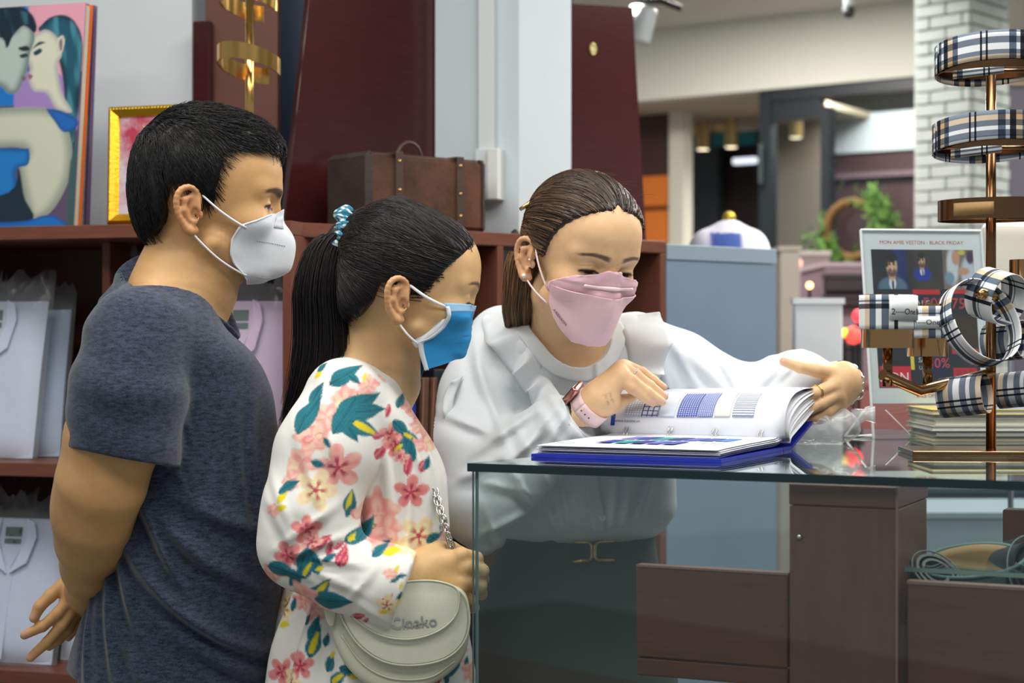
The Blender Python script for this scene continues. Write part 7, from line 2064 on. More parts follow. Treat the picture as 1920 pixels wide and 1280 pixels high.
def build_customer():
    Y0 = 2.51; YB = 2.59; K = 1.086; ZF = CAM_H * (1 - 1 / K)
    root = thing('person', 'person in white flowered dress with long ponytail and pleated blue mask', 'person', loc=(P(690, 0, YB)[0], YB, 0))
    R = rot(10, 9, 0)
    H = Head(P(748, 572, Y0), R, 0.97, False, lid=0.72, jaw=0.97, low=1.52, nose=0.8)
    yw = 16
    def row(py, x0, x1, ry, y=YB):
        q0 = P(x0, py, y); q1 = P(x1, py, y); ext = (q1[0] - q0[0]) / 2; a = math.radians(yw)
        rx = math.sqrt(max(ext * ext - (ry * math.sin(a)) ** 2, 1e-4)) / math.cos(a)
        return (q0[2], (q0[0] + q1[0]) / 2, y, rx, ry, yw)
    rows = [row(1800, 420, 930, .22), row(1500, 465, 905, .19), row(1300, 496, 886, .168), row(1200, 512, 872, .162), row(1100, 545, 855, .158), row(1010, 575, 843, .16),
            row(940, 590, 839, .155), row(880, 590, 833, .152), row(820, 590, 808, .15), row(765, 592, 776, .148), row(725, 600, 755, .125), row(695, 618, 742, .09)]
    TOR = LoftZ(rows, 2.15)
    ya = YB - .165
    sh = P(640, 752, ya + .03); el = P(563, 1022, ya - .015); wr = P(764, 1090, Y0 - .08)
    yh = Y0 - .06
    fingers = [
        [P(866, 1040, yh), P(893, 1047, yh + .012), P(896, 1062, yh + .035), P(878, 1068, yh + .045)],
        [P(874, 1062, yh - .005), P(903, 1070, yh + .01), P(905, 1086, yh + .035), P(885, 1090, yh + .045)],
        [P(873, 1088, yh - .002), P(900, 1097, yh + .012), P(902, 1113, yh + .035), P(882, 1115, yh + .045)],
        [P(864, 1108, yh + .003), P(882, 1124, yh + .012), P(889, 1139, yh + .025), P(880, 1142, yh + .04)],
        [P(800, 1040, yh), P(822, 1028, yh + .015), P(848, 1028, yh + .035), P(868, 1036, yh + .04)]]
    frad = [[.0105, .0098, .0085, .007], [.011, .0102, .0088, .007], [.0105, .0098, .0085, .007], [.0095, .0085, .0072, .006], [.013, .011, .0095, .008]]
    def neck_d(p):
        d = chain_d(p, [P(718, 585, Y0 + .01), P(706, 650, Y0 + .03), P(690, 720, Y0 + .06)], [0.046, 0.047, 0.06], 0.03)
        d = smin(d, cap_d(p, P(690, 695, Y0 + .05), P(645, 745, Y0 - .02), .04, .045), .04)
        return smin(d, cap_d(p, P(740, 640, Y0 + .02), P(735, 720, Y0 + .04), .03, .04), .03)
    def f_head(p):
        return smin(H.d(p), neck_d(p), 0.022)
    def f_body(p):
        d = smin(neck_d(p), TOR.d(p) + .015, .03)
        d = smin(d, chain_d(p, [sh, el, P(680, 1075, Y0 - .085), P(770, 1078, Y0 - .08)], [.045, .036, .033, .026], .02), .02)
        return smin(d, chain_d(p, [P(690, 750, YB + .16), P(740, 1000, YB + .18), P(830, 1060, YB + .05)], [.045, .036, .03], .02), .02)
    def f_hand(p):
        d = chain_d(p, [P(700, 1078, Y0 - .085), P(770, 1077, Y0 - .08), P(790, 1075, yh - .004)], [.032, .0275, .0265], .01)
        d = smin(d, cap_d(p, P(795, 1062, yh), P(860, 1052, yh + .002), .026, .0165), .012)
        d = smin(d, cap_d(p, P(795, 1080, yh + .002), P(862, 1090, yh), .025, .0165), .012)
        d = smin(d, cap_d(p, P(800, 1092, yh + .005), P(855, 1103, yh + .004), .02, .0145), .012)
        for fg, rr in zip(fingers, frad):
            d = smin(d, chain_d(p, fg, rr, .003), .005)
        for kx, ky in ((868, 1041), (875, 1064), (873, 1090), (862, 1109)):
            d = smin(d, ell_d(p, P(kx - 4, ky, yh - .006), (.009,) * 3), .008)
        return d
    parts = []
    O = H.w((0, 0, 0))
    lo = O - np.array([.13, .11, .13]); hi = O + np.array([.14, .11, .17])
    parts.append(surf_nets(f_head, lo, hi, .002))
    parts.append(surf_nets(f_body, (P(500, 0, YB)[0], YB - .26, P(0, 1120, YB)[2]), (P(880, 0, YB)[0], YB + .26, lo[2] + .006), .008))
    parts.append(surf_nets(f_hand, (P(690, 0, YB)[0], yh - .06, P(0, 1165, YB)[2]), (P(925, 0, YB)[0], yh + .08, P(0, 1005, YB)[2]), .0018))
    def paint(V, C):
        q = H.loc(V)
        hm = (np.abs(q[:, 1]) < 0.1) & (q[:, 2] > -0.1) & (np.abs(q[:, 0]) < 0.16)
        C = np.where(hm[:, None], face_paint(H, C.copy(), q, (70, 56, 52), .8), C)
        for fg in fingers[:4]:
            C = mixc(C, .25 * gauss(V, fg[0], .008), (190, 120, 95))
        return C
    skin_mesh('body', parts, (216, 176, 126), paint, root)

    # dress
    cutp = P(757, 1107, Y0 - .1).astype(np.float32); cutn = np.array([.945, 0, -.325], np.float32)
    def sleeve(p):
        d = chain_d(p, [P(645, 745, ya + .035), P(612, 850, ya + .01), P(580, 960, ya - .01), P(562, 1022, ya - .012)], [.056, .066, .062, .052], .03)
        d2 = chain_d(p, [P(562, 1025, ya - .01), P(640, 1070, ya - .025), P(720, 1096, ya - .02), P(800, 1122, ya - .005)], [.05, .05, .053, .057], .02)
        d = smin(d, d2, .03)
        d = smax(d, (p - cutp) @ cutn, .003)
        px = p[:, 0] * (F / Y0) + 960; py = HY + (CAM_H - p[:, 2]) * (F / Y0)
        fd = 0
        for (fx, fy, ang, ln, wd, am) in ((615, 1000, -20, 45, 7, .007), (632, 1022, 10, 50, 7, .006), (600, 965, -35, 50, 8, .006), (650, 1060, 25, 60, 8, .004), (560, 975, 60, 60, 9, .005), (690, 1075, -50, 45, 7, .003),
                                          (560, 940, 65, 60, 9, .004), (640, 820, 75, 90, 9, .003), (605, 880, 70, 80, 9, .003), (715, 1120, 40, 50, 8, .003), (585, 1050, 20, 40, 8, .004)):
            a_ = math.radians(ang)
            s1 = (px - fx) * math.cos(a_) + (py - fy) * math.sin(a_); s2 = -(px - fx) * math.sin(a_) + (py - fy) * math.cos(a_)
            fd = fd + am * np.exp(-(s1 / ln) ** 2) * (np.exp(-(s2 / wd) ** 2) - .6 * np.exp(-((s2 - 1.8 * wd) / (1.2 * wd)) ** 2))
        return d - fd + .0014 * vnoise(p, 55, 12)
    nkc = [P(700, 640, Y0 + .035), P(700, 690, Y0 + .045)]
    vp = P(748, 748, Y0 + .03).astype(np.float32)
    def dress(p):
        d = TOR.d(p, .02)
        d = smin(d, cap_d(p, P(675, 705, YB - .02), P(640, 748, YB - .115), .045, .05), .05)
        d = smin(d, cap_d(p, P(675, 705, YB), P(690, 748, YB + .13), .045, .05), .05)
        x, y, rx, ry = TOR.local(p)
        ang = np.arctan2(y / ry, x / rx)
        low = sstep(P(0, 880, YB)[2], P(0, 1250, YB)[2], p[:, 2])
        d = d + low * .011 * np.sin(ang * 13 + 1.2 * vnoise(p * np.array([1, 1, .25], np.float32), 14, 2)) + .004 * (1 - low) * np.sin(ang * 22) * sstep(P(0, 780, YB)[2], P(0, 860, YB)[2], p[:, 2]) * .6
        d = d + .0015 * vnoise(p, 40, 31)
        d = smin(d, sleeve(p), .008)
        d = smin(d, chain_d(p, [P(690, 750, YB + .15), P(740, 1000, YB + .2), P(800, 1070, YB + .12)], [.055, .055, .05], .02), .02)
        nk = chain_d(p, nkc, [.056, .062], .02)
        vee = p - vp
        wedge = np.maximum(np.maximum(np.abs(vee[:, 1] - .1 * vee[:, 0]) * .9 - vee[:, 2] * .35 - .002, -vee[:, 0] - .06), vee[:, 2] * 0 - .2)
        d = smax(d, -smin(nk, wedge, .01), .003)
        return d
    V, Q = surf_nets(dress, (P(470, 0, YB)[0], YB - .28, P(0, 1345, YB)[2]), (P(905, 0, YB)[0], YB + .3, P(0, 655, YB)[2]), .005)
    LF = [('rose', 694, 722, 22, 0), ('rose', 655, 748, 30, 20), ('rose', 622, 778, 32, 0), ('rose', 600, 815, 34, 50), ('rose', 580, 858, 30, 10), ('rose', 560, 890, 18, 10),
          ('leaf', 652, 702, 34, 32), ('leaf', 676, 757, 44, 28), ('leaf', 690, 768, 36, 2), ('leaf', 662, 795, 34, -58), ('leaf', 655, 775, 38, 60), ('yleaf', 690, 800, 30, -32), ('leaf', 600, 735, 24, 62), ('leaf', 588, 772, 40, 55), ('leaf', 576, 790, 20, 70), ('leaf', 626, 824, 12, -60), ('yel', 686, 707, 11, 80), ('yel', 600, 700, 13, 50), ('leaf', 606, 688, 12, 45), ('leaf', 668, 710, 14, -40),
          ('lily', 645, 868, 42, 25), ('ylily', 607, 908, 40, 70), ('leaf', 610, 862, 14, -20), ('leaf', 560, 898, 18, 20), ('yel', 545, 920, 15, 55), ('yel', 543, 940, 14, 20), ('leaf', 548, 905, 14, 40), ('rose', 525, 945, 14, 0),
          ('yleaf', 665, 930, 22, 78), ('leaf', 668, 945, 16, 60),
          ('bud', 728, 770, 14, 80), ('lily', 735, 815, 26, 10), ('bud', 716, 815, 14, 10), ('bud', 718, 843, 18, 60), ('mlily', 742, 835, 24, 30), ('leaf', 752, 803, 22, -45), ('leaf', 762, 830, 24, 78), ('yleaf', 768, 820, 18, -30), ('leaf', 770, 845, 26, 85), ('yel', 748, 838, 12, 40), ('bud', 765, 872, 20, 88), ('bud', 793, 873, 16, 70), ('lily', 752, 855, 16, 0),
          ('rose', 770, 765, 22, 0), ('rose', 785, 800, 22, 0), ('rose', 795, 835, 22, 0), ('yel', 778, 745, 8, 60), ('leaf', 748, 752, 14, 80), ('leaf', 800, 870, 14, 70),
          ('mlily', 771, 922, 34, 12), ('rose', 710, 962, 46, 0), ('rose', 725, 990, 34, 0), ('yleaf', 682, 992, 28, 22), ('leaf', 690, 985, 24, 60), ('ylily', 785, 1005, 40, 60), ('leaf', 815, 1010, 18, 25), ('yel', 823, 970, 9, 60), ('leaf', 828, 990, 12, 80), ('yel', 740, 1022, 16, 10), ('leaf', 720, 1018, 18, 35), ('rose', 836, 1012, 14, 0),
          ('mlily', 592, 978, 28, 20), ('bud', 620, 1000, 20, 40), ('bud', 632, 1010, 16, 80), ('mlily', 556, 1026, 28, 40), ('rose', 528, 1058, 22, 0), ('lily', 600, 1000, 22, 0), ('leaf', 585, 1030, 26, 70), ('leaf', 604, 1035, 26, 110), ('yleaf', 592, 1050, 20, 60), ('leaf', 545, 1052, 30, -10), ('leaf', 570, 1065, 24, 60), ('leaf', 566, 1060, 20, -20), ('bud', 655, 1025, 22, 75), ('bud', 648, 1008, 12, 40), ('leaf', 632, 1028, 14, 30), ('yel', 615, 1048, 10, 20),
          ('leaf', 605, 1095, 30, 36), ('yleaf', 618, 1085, 26, 48), ('leaf', 634, 1108, 40, -4),
          ('yel', 752, 1050, 10, 60), ('leaf', 752, 1066, 12, 40), ('yel', 760, 1080, 9, 70), ('leaf', 758, 1098, 9, 60), ('yel', 755, 1112, 9, 80), ('bud', 736, 1104, 15, 50), ('ylily', 735, 1115, 22, 10), ('yel', 730, 1127, 9, 10), ('rose', 740, 1060, 12, 0), ('bud', 680, 1140, 16, 20), ('bud', 692, 1150, 12, 50), ('leaf', 762, 1062, 8, 0), ('yel', 766, 1094, 8, 40),
          ('rose', 575, 1110, 36, 0), ('rose', 590, 1140, 34, 0), ('rose', 560, 1140, 24, 0), ('leaf', 590, 1180, 26, 70), ('yleaf', 590, 1205, 30, 72), ('leaf', 574, 1165, 12, 60), ('bud', 515, 1160, 12, 80), ('ylily', 518, 1158, 26, 0), ('yel', 525, 1115, 18, 70), ('leaf', 530, 1118, 18, 60), ('leaf', 540, 1145, 14, 80), ('yel', 522, 1185, 12, 20),
          ('mlily', 563, 1248, 28, 20), ('mlily', 520, 1272, 28, 60), ('ylily', 545, 1280, 20, 0), ('leaf', 620, 1240, 20, 70), ('yleaf', 640, 1262, 24, 40), ('leaf', 660, 1250, 22, -20), ('yel', 668, 1262, 14, -10), ('leaf', 612, 1200, 14, 80), ('yel', 625, 1225, 10, 50), ('yel', 690, 1285, 18, 0),
          ('leaf', 845, 1230, 24, 20), ('leaf', 848, 1262, 26, 60), ('bud', 820, 1265, 22, 70), ('yel', 866, 1238, 12, 80), ('rose', 855, 1240, 18, 0), ('leaf', 872, 1256, 10, 80), ('rose', 880, 1280, 20, 0)]
    DR = mat('flowered_crepe', (235, 236, 232), 0.85, attr='Col', sheen=0.1, noise=(400, 0.04, (1, 1, 4)), spec=0.2)
    pf = fl_paint((233, 234, 229), LF, YB - .14)
    dr = cloth_mesh('dress', V, Q, DR, root, paint=pf, sub=1)
    V, Q = surf_nets(lambda p: TOR.d(p, .01), (P(380, 0, YB)[0], YB - .3, P(0, 1790, YB)[2]), (P(960, 0, YB)[0], YB + .3, P(0, 1340, YB)[2]), .015)
    cloth_mesh('skirt_hem', V, Q, DR, dr, paint=pf, sub=0)
    MB().tube([cutp + np.array([0, 0, 0]) + .057 * (math.cos(t) * np.array([.325, 0, .945]) + math.sin(t) * np.array([0, 1, 0])) + np.array([-.03, .0, .01]) * 0 for t in np.linspace(0, 2 * math.pi, 40, endpoint=False)], .0012, 6, closed=True)
    def legs(p):
        d = None
        for yy in (-.08, .08):
            e = chain_d(p, [(P(690, 0, YB)[0], YB + yy, .62), (P(690, 0, YB)[0], YB + yy, ZF + .09), (P(690, 0, YB)[0] + .13, YB + yy, ZF + .033)], [.06, .035, .032], .02)
            d = e if d is None else np.minimum(d, e)
        return d
    V, Q = surf_nets(legs, (P(690, 0, YB)[0] - .12, YB - .2, ZF - .02), (P(690, 0, YB)[0] + .25, YB + .2, .62), .015)
    cloth_mesh('leggings', V, Q, mat('dark_cotton', (46, 48, 54), 0.9), root, sub=0)

    # hair: smooth cap pulled back to the scrunchie, long tail
    tie = (((P(668, 430, Y0 - .0) + np.array([0, .012, 0]) - H.O) @ R) / H.s).astype(np.float32)
    poly = [(.105, .115), (.092, .098), (.082, .082), (.068, .064), (.05, .036), (.036, .014), (.02, .024), (.008, .036), (-.012, .036), (-.028, .024), (-.037, -.002), (-.05, -.022), (-.066, -.036), (-.085, -.03), (-.11, .02), (-.12, .19), (.12, .19)]
    def capd(q):
        d = ell_d(q, (0.0, 0, 0.06), (0.0985, 0.082, 0.0885))
        d = smin(d, ell_d(q, (0.05, 0, 0.068), (0.0545, 0.066, 0.058)), 0.03)
        d = smin(d, ell_d(q, (-0.045, 0, 0.0), (0.045, 0.055, 0.05)), 0.03)
        return smin(d, cap_d(q, (-.03, 0, .1), tie, .05, .024), .035)
    def mask2(q):
        return poly_d(q[:, 0] + .2 * q[:, 1] ** 2 / .08, q[:, 2], poly)
    def hair(p):
        q = H.loc(p)
        d = smax(capd(q), mask2(q), .006)
        return d * H.s
    V, Q = surf_nets(hair, H.w((0, 0, .05)) - .16, H.w((0, 0, .05)) + .16, .003)
    r2 = np.random.default_rng(8)
    n = 5200
    u = r2.normal(size=(n * 4, 3)); u /= np.linalg.norm(u, axis=1, keepdims=True)
    q = proj(capd, (np.array([0, 0, .05]) + u * np.array([.1, .08, .1])).astype(np.float32))
    q = q[mask2(q) < .001 + .006 * r2.uniform(0, 1, len(q)) ** 3][:n]; n = len(q)
    seg = 11
    t = np.linspace(0, 1, seg)[None, :, None]
    Ls = q[:, None] * (1 - t) + (tie + r2.normal(size=(n, 1, 3)) * .007) * t
    drp = np.sin(math.pi * np.linspace(0, 1, seg))[None, :]
    Ls[:, :, 2] -= .012 * drp * (q[:, 2] < .09)[:, None]
    X = proj(capd, Ls.reshape(-1, 3).astype(np.float32), 0.0, 3)
    off = (r2.uniform(-.0003, .0011, n)[:, None] + .0004 * np.sin(np.linspace(0, 7, seg))[None]).reshape(-1)
    X = X + grad(capd, X) * off[:, None]
    W1 = (H.O + (X * H.s) @ R.T).reshape(n, seg, 3)
    V2, Q2 = strands('h', W1, .0006, .0006, None, None)
    # tail
    tw = H.w(tie)
    path = np.array([tw, P(640, 436, Y0 + .015), P(614, 468, Y0 + .01), P(600, 540, Y0), P(604, 610, Y0), P(602, 670, Y0 - .005), P(586, 730, Y0 - .005), P(562, 785, Y0), P(545, 815, Y0 + .01)])
    wid = np.array([.012, .022, .029, .034, .036, .036, .031, .022, .012])
    tt = np.linspace(0, 1, len(path))
    m = 4600; sg = 16
    ts = np.linspace(0, 1, sg)
    C0 = np.stack([np.interp(ts, *dense(tt, path[:, k], 200)) for k in range(3)], 1); W0 = np.interp(ts, *dense(tt, wid, 200))
    ang = r2.uniform(0, 6.283, m); rad = r2.uniform(.25, 1, m) ** .35 * (0.8 + .35 * r2.uniform(0, 1, m) ** 3)
    endt = r2.uniform(.72, 1.0, m)
    Ls = np.zeros((m, sg, 3))
    wv = r2.normal(size=(m, 2)) * .004
    for i in range(sg):
        tl = ts[i] * endt
        c = np.stack([np.interp(tl, ts, C0[:, k]) for k in range(3)], 1); wd = np.interp(tl, ts, W0)
        Ls[:, i, 0] = c[:, 0] + wd * rad * np.cos(ang) + wv[:, 0] * ts[i]
        Ls[:, i, 1] = c[:, 1] + wd * .75 * rad * np.sin(ang)
        Ls[:, i, 2] = c[:, 2] + wv[:, 1] * ts[i] + (0.012 * rad * np.cos(ang) if i < 3 else 0)
    # eyelashes
    ls = []
    for sd in (-1, 1):
        for k in range(12):
            y_ = .0225 + .0021 * k; lz_ = .0215 + .013 * (.75 - 1.35 * H.lid) - .0035 * ((y_ - .033) / .0145) ** 2
            b0 = np.array([.0835 + math.sqrt(max(.0149 ** 2 - (y_ - .033) ** 2 - (lz_ - .0215) ** 2, 1e-6)), sd * y_, lz_])
            ls.append([H.w(b0 + np.array([.0075 * t_, sd * (y_ - .033) * .25 * t_, -.0028 * t_ + .002 * t_ * t_])) for t_ in np.linspace(0, 1, 16)])
    VL, QL = strands('h', np.array(ls), .0004, .00015, None, None)
    # a fall of hair at the nape, beside the neck
    V3, Q3 = strands('h', Ls, .0007, .0003, None, None)
    core = lambda p: chain_d(p, [C0[i] for i in range(0, sg - 3, 2)], [W0[i] * .5 for i in range(0, sg - 3, 2)], .02)
    V4, Q4 = surf_nets(core, C0.min(0) - .05, C0.max(0) + .05, .005)
    V, Q = join_vq([(V, Q), (V2, Q2), (V3, Q3), (V4, Q4), (VL, QL)])
    link_obj('hair', np_mesh('hair', V, Q), mat('hair_dark_brown', (22, 18, 19), .42, noise=(90, .3), spec=.35), root, smooth=True)
    # scrunchie
    sc = []
    SC = mat('scrunchie_print', (40, 130, 165), .8, attr='Col')
    ns, nt_ = 150, 20
    cx = tw + np.array([-.017, 0, -.002]); dirn = (C0[1] - tw); dirn = np.array([-.95, 0, .12]); dirn /= np.linalg.norm(dirn)
    e1 = np.cross(dirn, (0, 1, 0)); e1 /= np.linalg.norm(e1); e2 = np.cross(dirn, e1)
    Vv = []; 
    for i in range(ns):
        a_ = 2 * math.pi * i / ns
        ruf = 1 + .28 * math.sin(11 * a_) + .12 * math.sin(23 * a_ + 1)
        for j in range(nt_):
            b_ = 2 * math.pi * j / nt_
            rr = .0095 * ruf * (1 + .12 * math.sin(3 * b_ + 5 * a_))
            Vv.append(cx + e1 * (.024 * math.cos(a_)) + e2 * (.022 * math.sin(a_)) + rr * math.cos(b_) * (e1 * math.cos(a_) + e2 * math.sin(a_)) + rr * 1.15 * math.sin(b_) * dirn + dirn * .004 * math.sin(9 * a_))
    Qq = [[i * nt_ + j, i * nt_ + (j + 1) % nt_, ((i + 1) % ns) * nt_ + (j + 1) % nt_, ((i + 1) % ns) * nt_ + j] for i in range(ns) for j in range(nt_)]
    me = np_mesh('scrunchie', np.array(Vv), np.array(Qq))
    VV = np.array(Vv, np.float32)
    Cc = np.tile(np.array(lin((30, 118, 150))), (len(VV), 1)).astype(np.float32)
    Cc = mixc(Cc, (vnoise(VV, 950, 3) > .2).astype(float), (232, 238, 236)); Cc = mixc(Cc, (vnoise(VV, 1000, 6) > .75).astype(float), (214, 196, 70)); Cc = mixc(Cc, (vnoise(VV, 800, 9) > .75).astype(float), (18, 50, 80))
    set_cols(me, Cc)
    sco = link_obj('scrunchie', me, SC, root, smooth=True); sco['label'] = 'blue and white printed scrunchie'

    # pleated mask
    def L_(px, py, y):     # pixel on the face profile -> head space
        w_ = P(px, py, Y0); q_ = ((w_ - H.O) @ R) / H.s; return (float(q_[0]), y, float(q_[2]))
    rpx = [(868, 583), (881, 589), (890, 600), (891, 606), (886, 626), (882, 644), (872, 662)]
    ridge = [(L_(a_, b_, 0)[0], L_(a_, b_, 0)[2]) for a_, b_ in rpx]
    epx = [(817, 577, .056), (822, 586, .059), (824, 596, .061), (820, 612, .063), (808, 624, .062), (794, 634, .06), (776, 640, .058), (780, 662, .055), (790, 692, .05)]
    edge = [L_(a_, b_, c_) for a_, b_, c_ in epx]
    G = mask_loft(ridge, edge, 15, 49, .010)
    # knife pleats across the sheet
    for i in range(49):
        t_ = i / 48
        for k, tp in enumerate((.30, .45, .60)):
            s_ = (t_ - tp) / .05
            amp = .0035 * (max(0, 1 - abs(s_)) if s_ > 0 else max(0, 1 + s_ * 3))
            G[i, :-2, 0] += amp; 
    G = half_mirror(G)
    G2 = push_ray(f_head, relax(push_ray(f_head, (H.O + (G.reshape(-1, 3) * H.s) @ R.T.astype(float)).reshape(G.shape), H.w((.045, 0, -.02)), .0028), 5), H.w((.045, 0, -.02)), .0024)
    BL = mat('blue_nonwoven', (38, 150, 214), .75, bump=(500, .08))
    WH = mat('white_nonwoven', (226, 232, 240), 0.85)
    mk = MB().sheet(G2[5:], .0014).build('face_mask', BL, root, smooth=True, angle=40)
    mk['label'] = 'blue pleated surgical mask'
    MB().sheet(G2[:6], .0016).build('top_band', mat('mask_band_light', (150, 196, 232), .8), mk, smooth=True)
    def on(i, j, o=.0016):
        q_ = G2[i, j].copy(); c_ = H.w((.06, 0, -.02)); dv = q_ - c_; dv /= np.linalg.norm(dv); return q_ + dv * o
    MB().sheet(np.array([[on(i, j, .0022) for j in (0, 1)] for i in range(2, 49)]), .0014).build('side_seam', WH, mk, smooth=True)
    # inner white layer gaping at the cheek
    cheek = [L_(800, 600, .066), L_(790, 622, .064), L_(778, 640, .061)]
    Wg = [[on(i, 0, .0), None] for i in range(8, 33, 4)]
    gp = []
    for i in range(8, 34, 5):
        a_ = on(i, 0, .001); b_ = a_ + np.array([-.018 * math.sin((i - 6) / 28 * math.pi) - .002, .006, -.002]); gp.append([a_, (a_ + b_) / 2 + np.array([0, -.002, 0]), b_])
    MB().sheet(np.array(gp), .001).build('inner_layer', WH, mk, smooth=True)
    EL = mat('white_elastic', (236, 240, 246), 0.7)
    ear_t = H.w((-.001, -.0765, .030)); ear_b = H.w((-.006, -.0755, -.026)); beh = H.w((-.02, -.08, .004))
    a0 = on(2, 0, .002); a1 = on(31, 0, .002)
    MB().tube([a0 * (1 - t_) + ear_t * t_ + np.array([0, -.005 * math.sin(math.pi * t_), -.003 * math.sin(math.pi * t_)]) for t_ in np.linspace(0, 1, 9)], .0021, 8, squash=.6).build('ear_loop', EL, mk, smooth=True)
    MB().tube([a1 * (1 - t_) + ear_b * t_ + np.array([0, -.005 * math.sin(math.pi * t_), -.003 * math.sin(math.pi * t_)]) for t_ in np.linspace(0, 1, 9)], .0018, 8, squash=.6).build('ear_loop', EL, mk, smooth=True)
    return grow(root, K)
# ------------------------------------------------------------------ the assistant in the white blouse
def ruffle(path, outs, w, waves, amp, nrmv, n=90, m=7, th=.0012, ph=0.0):
    """frilled strip along path: outs = outward vectors at the knots, w = width at the knots"""
    t = np.arange(len(path)); T_ = np.linspace(0, len(path) - 1, n)
    pa = np.stack([np.interp(T_, *dense(t, np.array(path)[:, k], 200)) for k in range(3)], 1)
    ou = np.stack([np.interp(T_, t, np.array(outs, float)[:, k]) for k in range(3)], 1); ou /= np.linalg.norm(ou, axis=1, keepdims=True)
    nn = np.stack([np.interp(T_, t, np.array(nrmv, float)[:, k]) for k in range(3)], 1); nn /= np.linalg.norm(nn, axis=1, keepdims=True)
    ww = np.interp(T_, t, w)
    tg = np.gradient(pa, axis=0); tg /= np.linalg.norm(tg, axis=1, keepdims=True)
    G = np.zeros((n, m, 3))
    for j in range(m):
        v = j / (m - 1)
        phs = 2 * math.pi * waves * np.linspace(0, 1, n) + ph + .8 * np.sin(np.linspace(0, 9, n) + ph)
        G[:, j] = pa + ou * (ww * v)[:, None] + nn * (amp * v ** 1.2 * np.sin(phs) + .35 * amp * math.sin(v * 3))[:, None] + tg * (amp * .5 * v * np.cos(phs))[:, None]
    return G

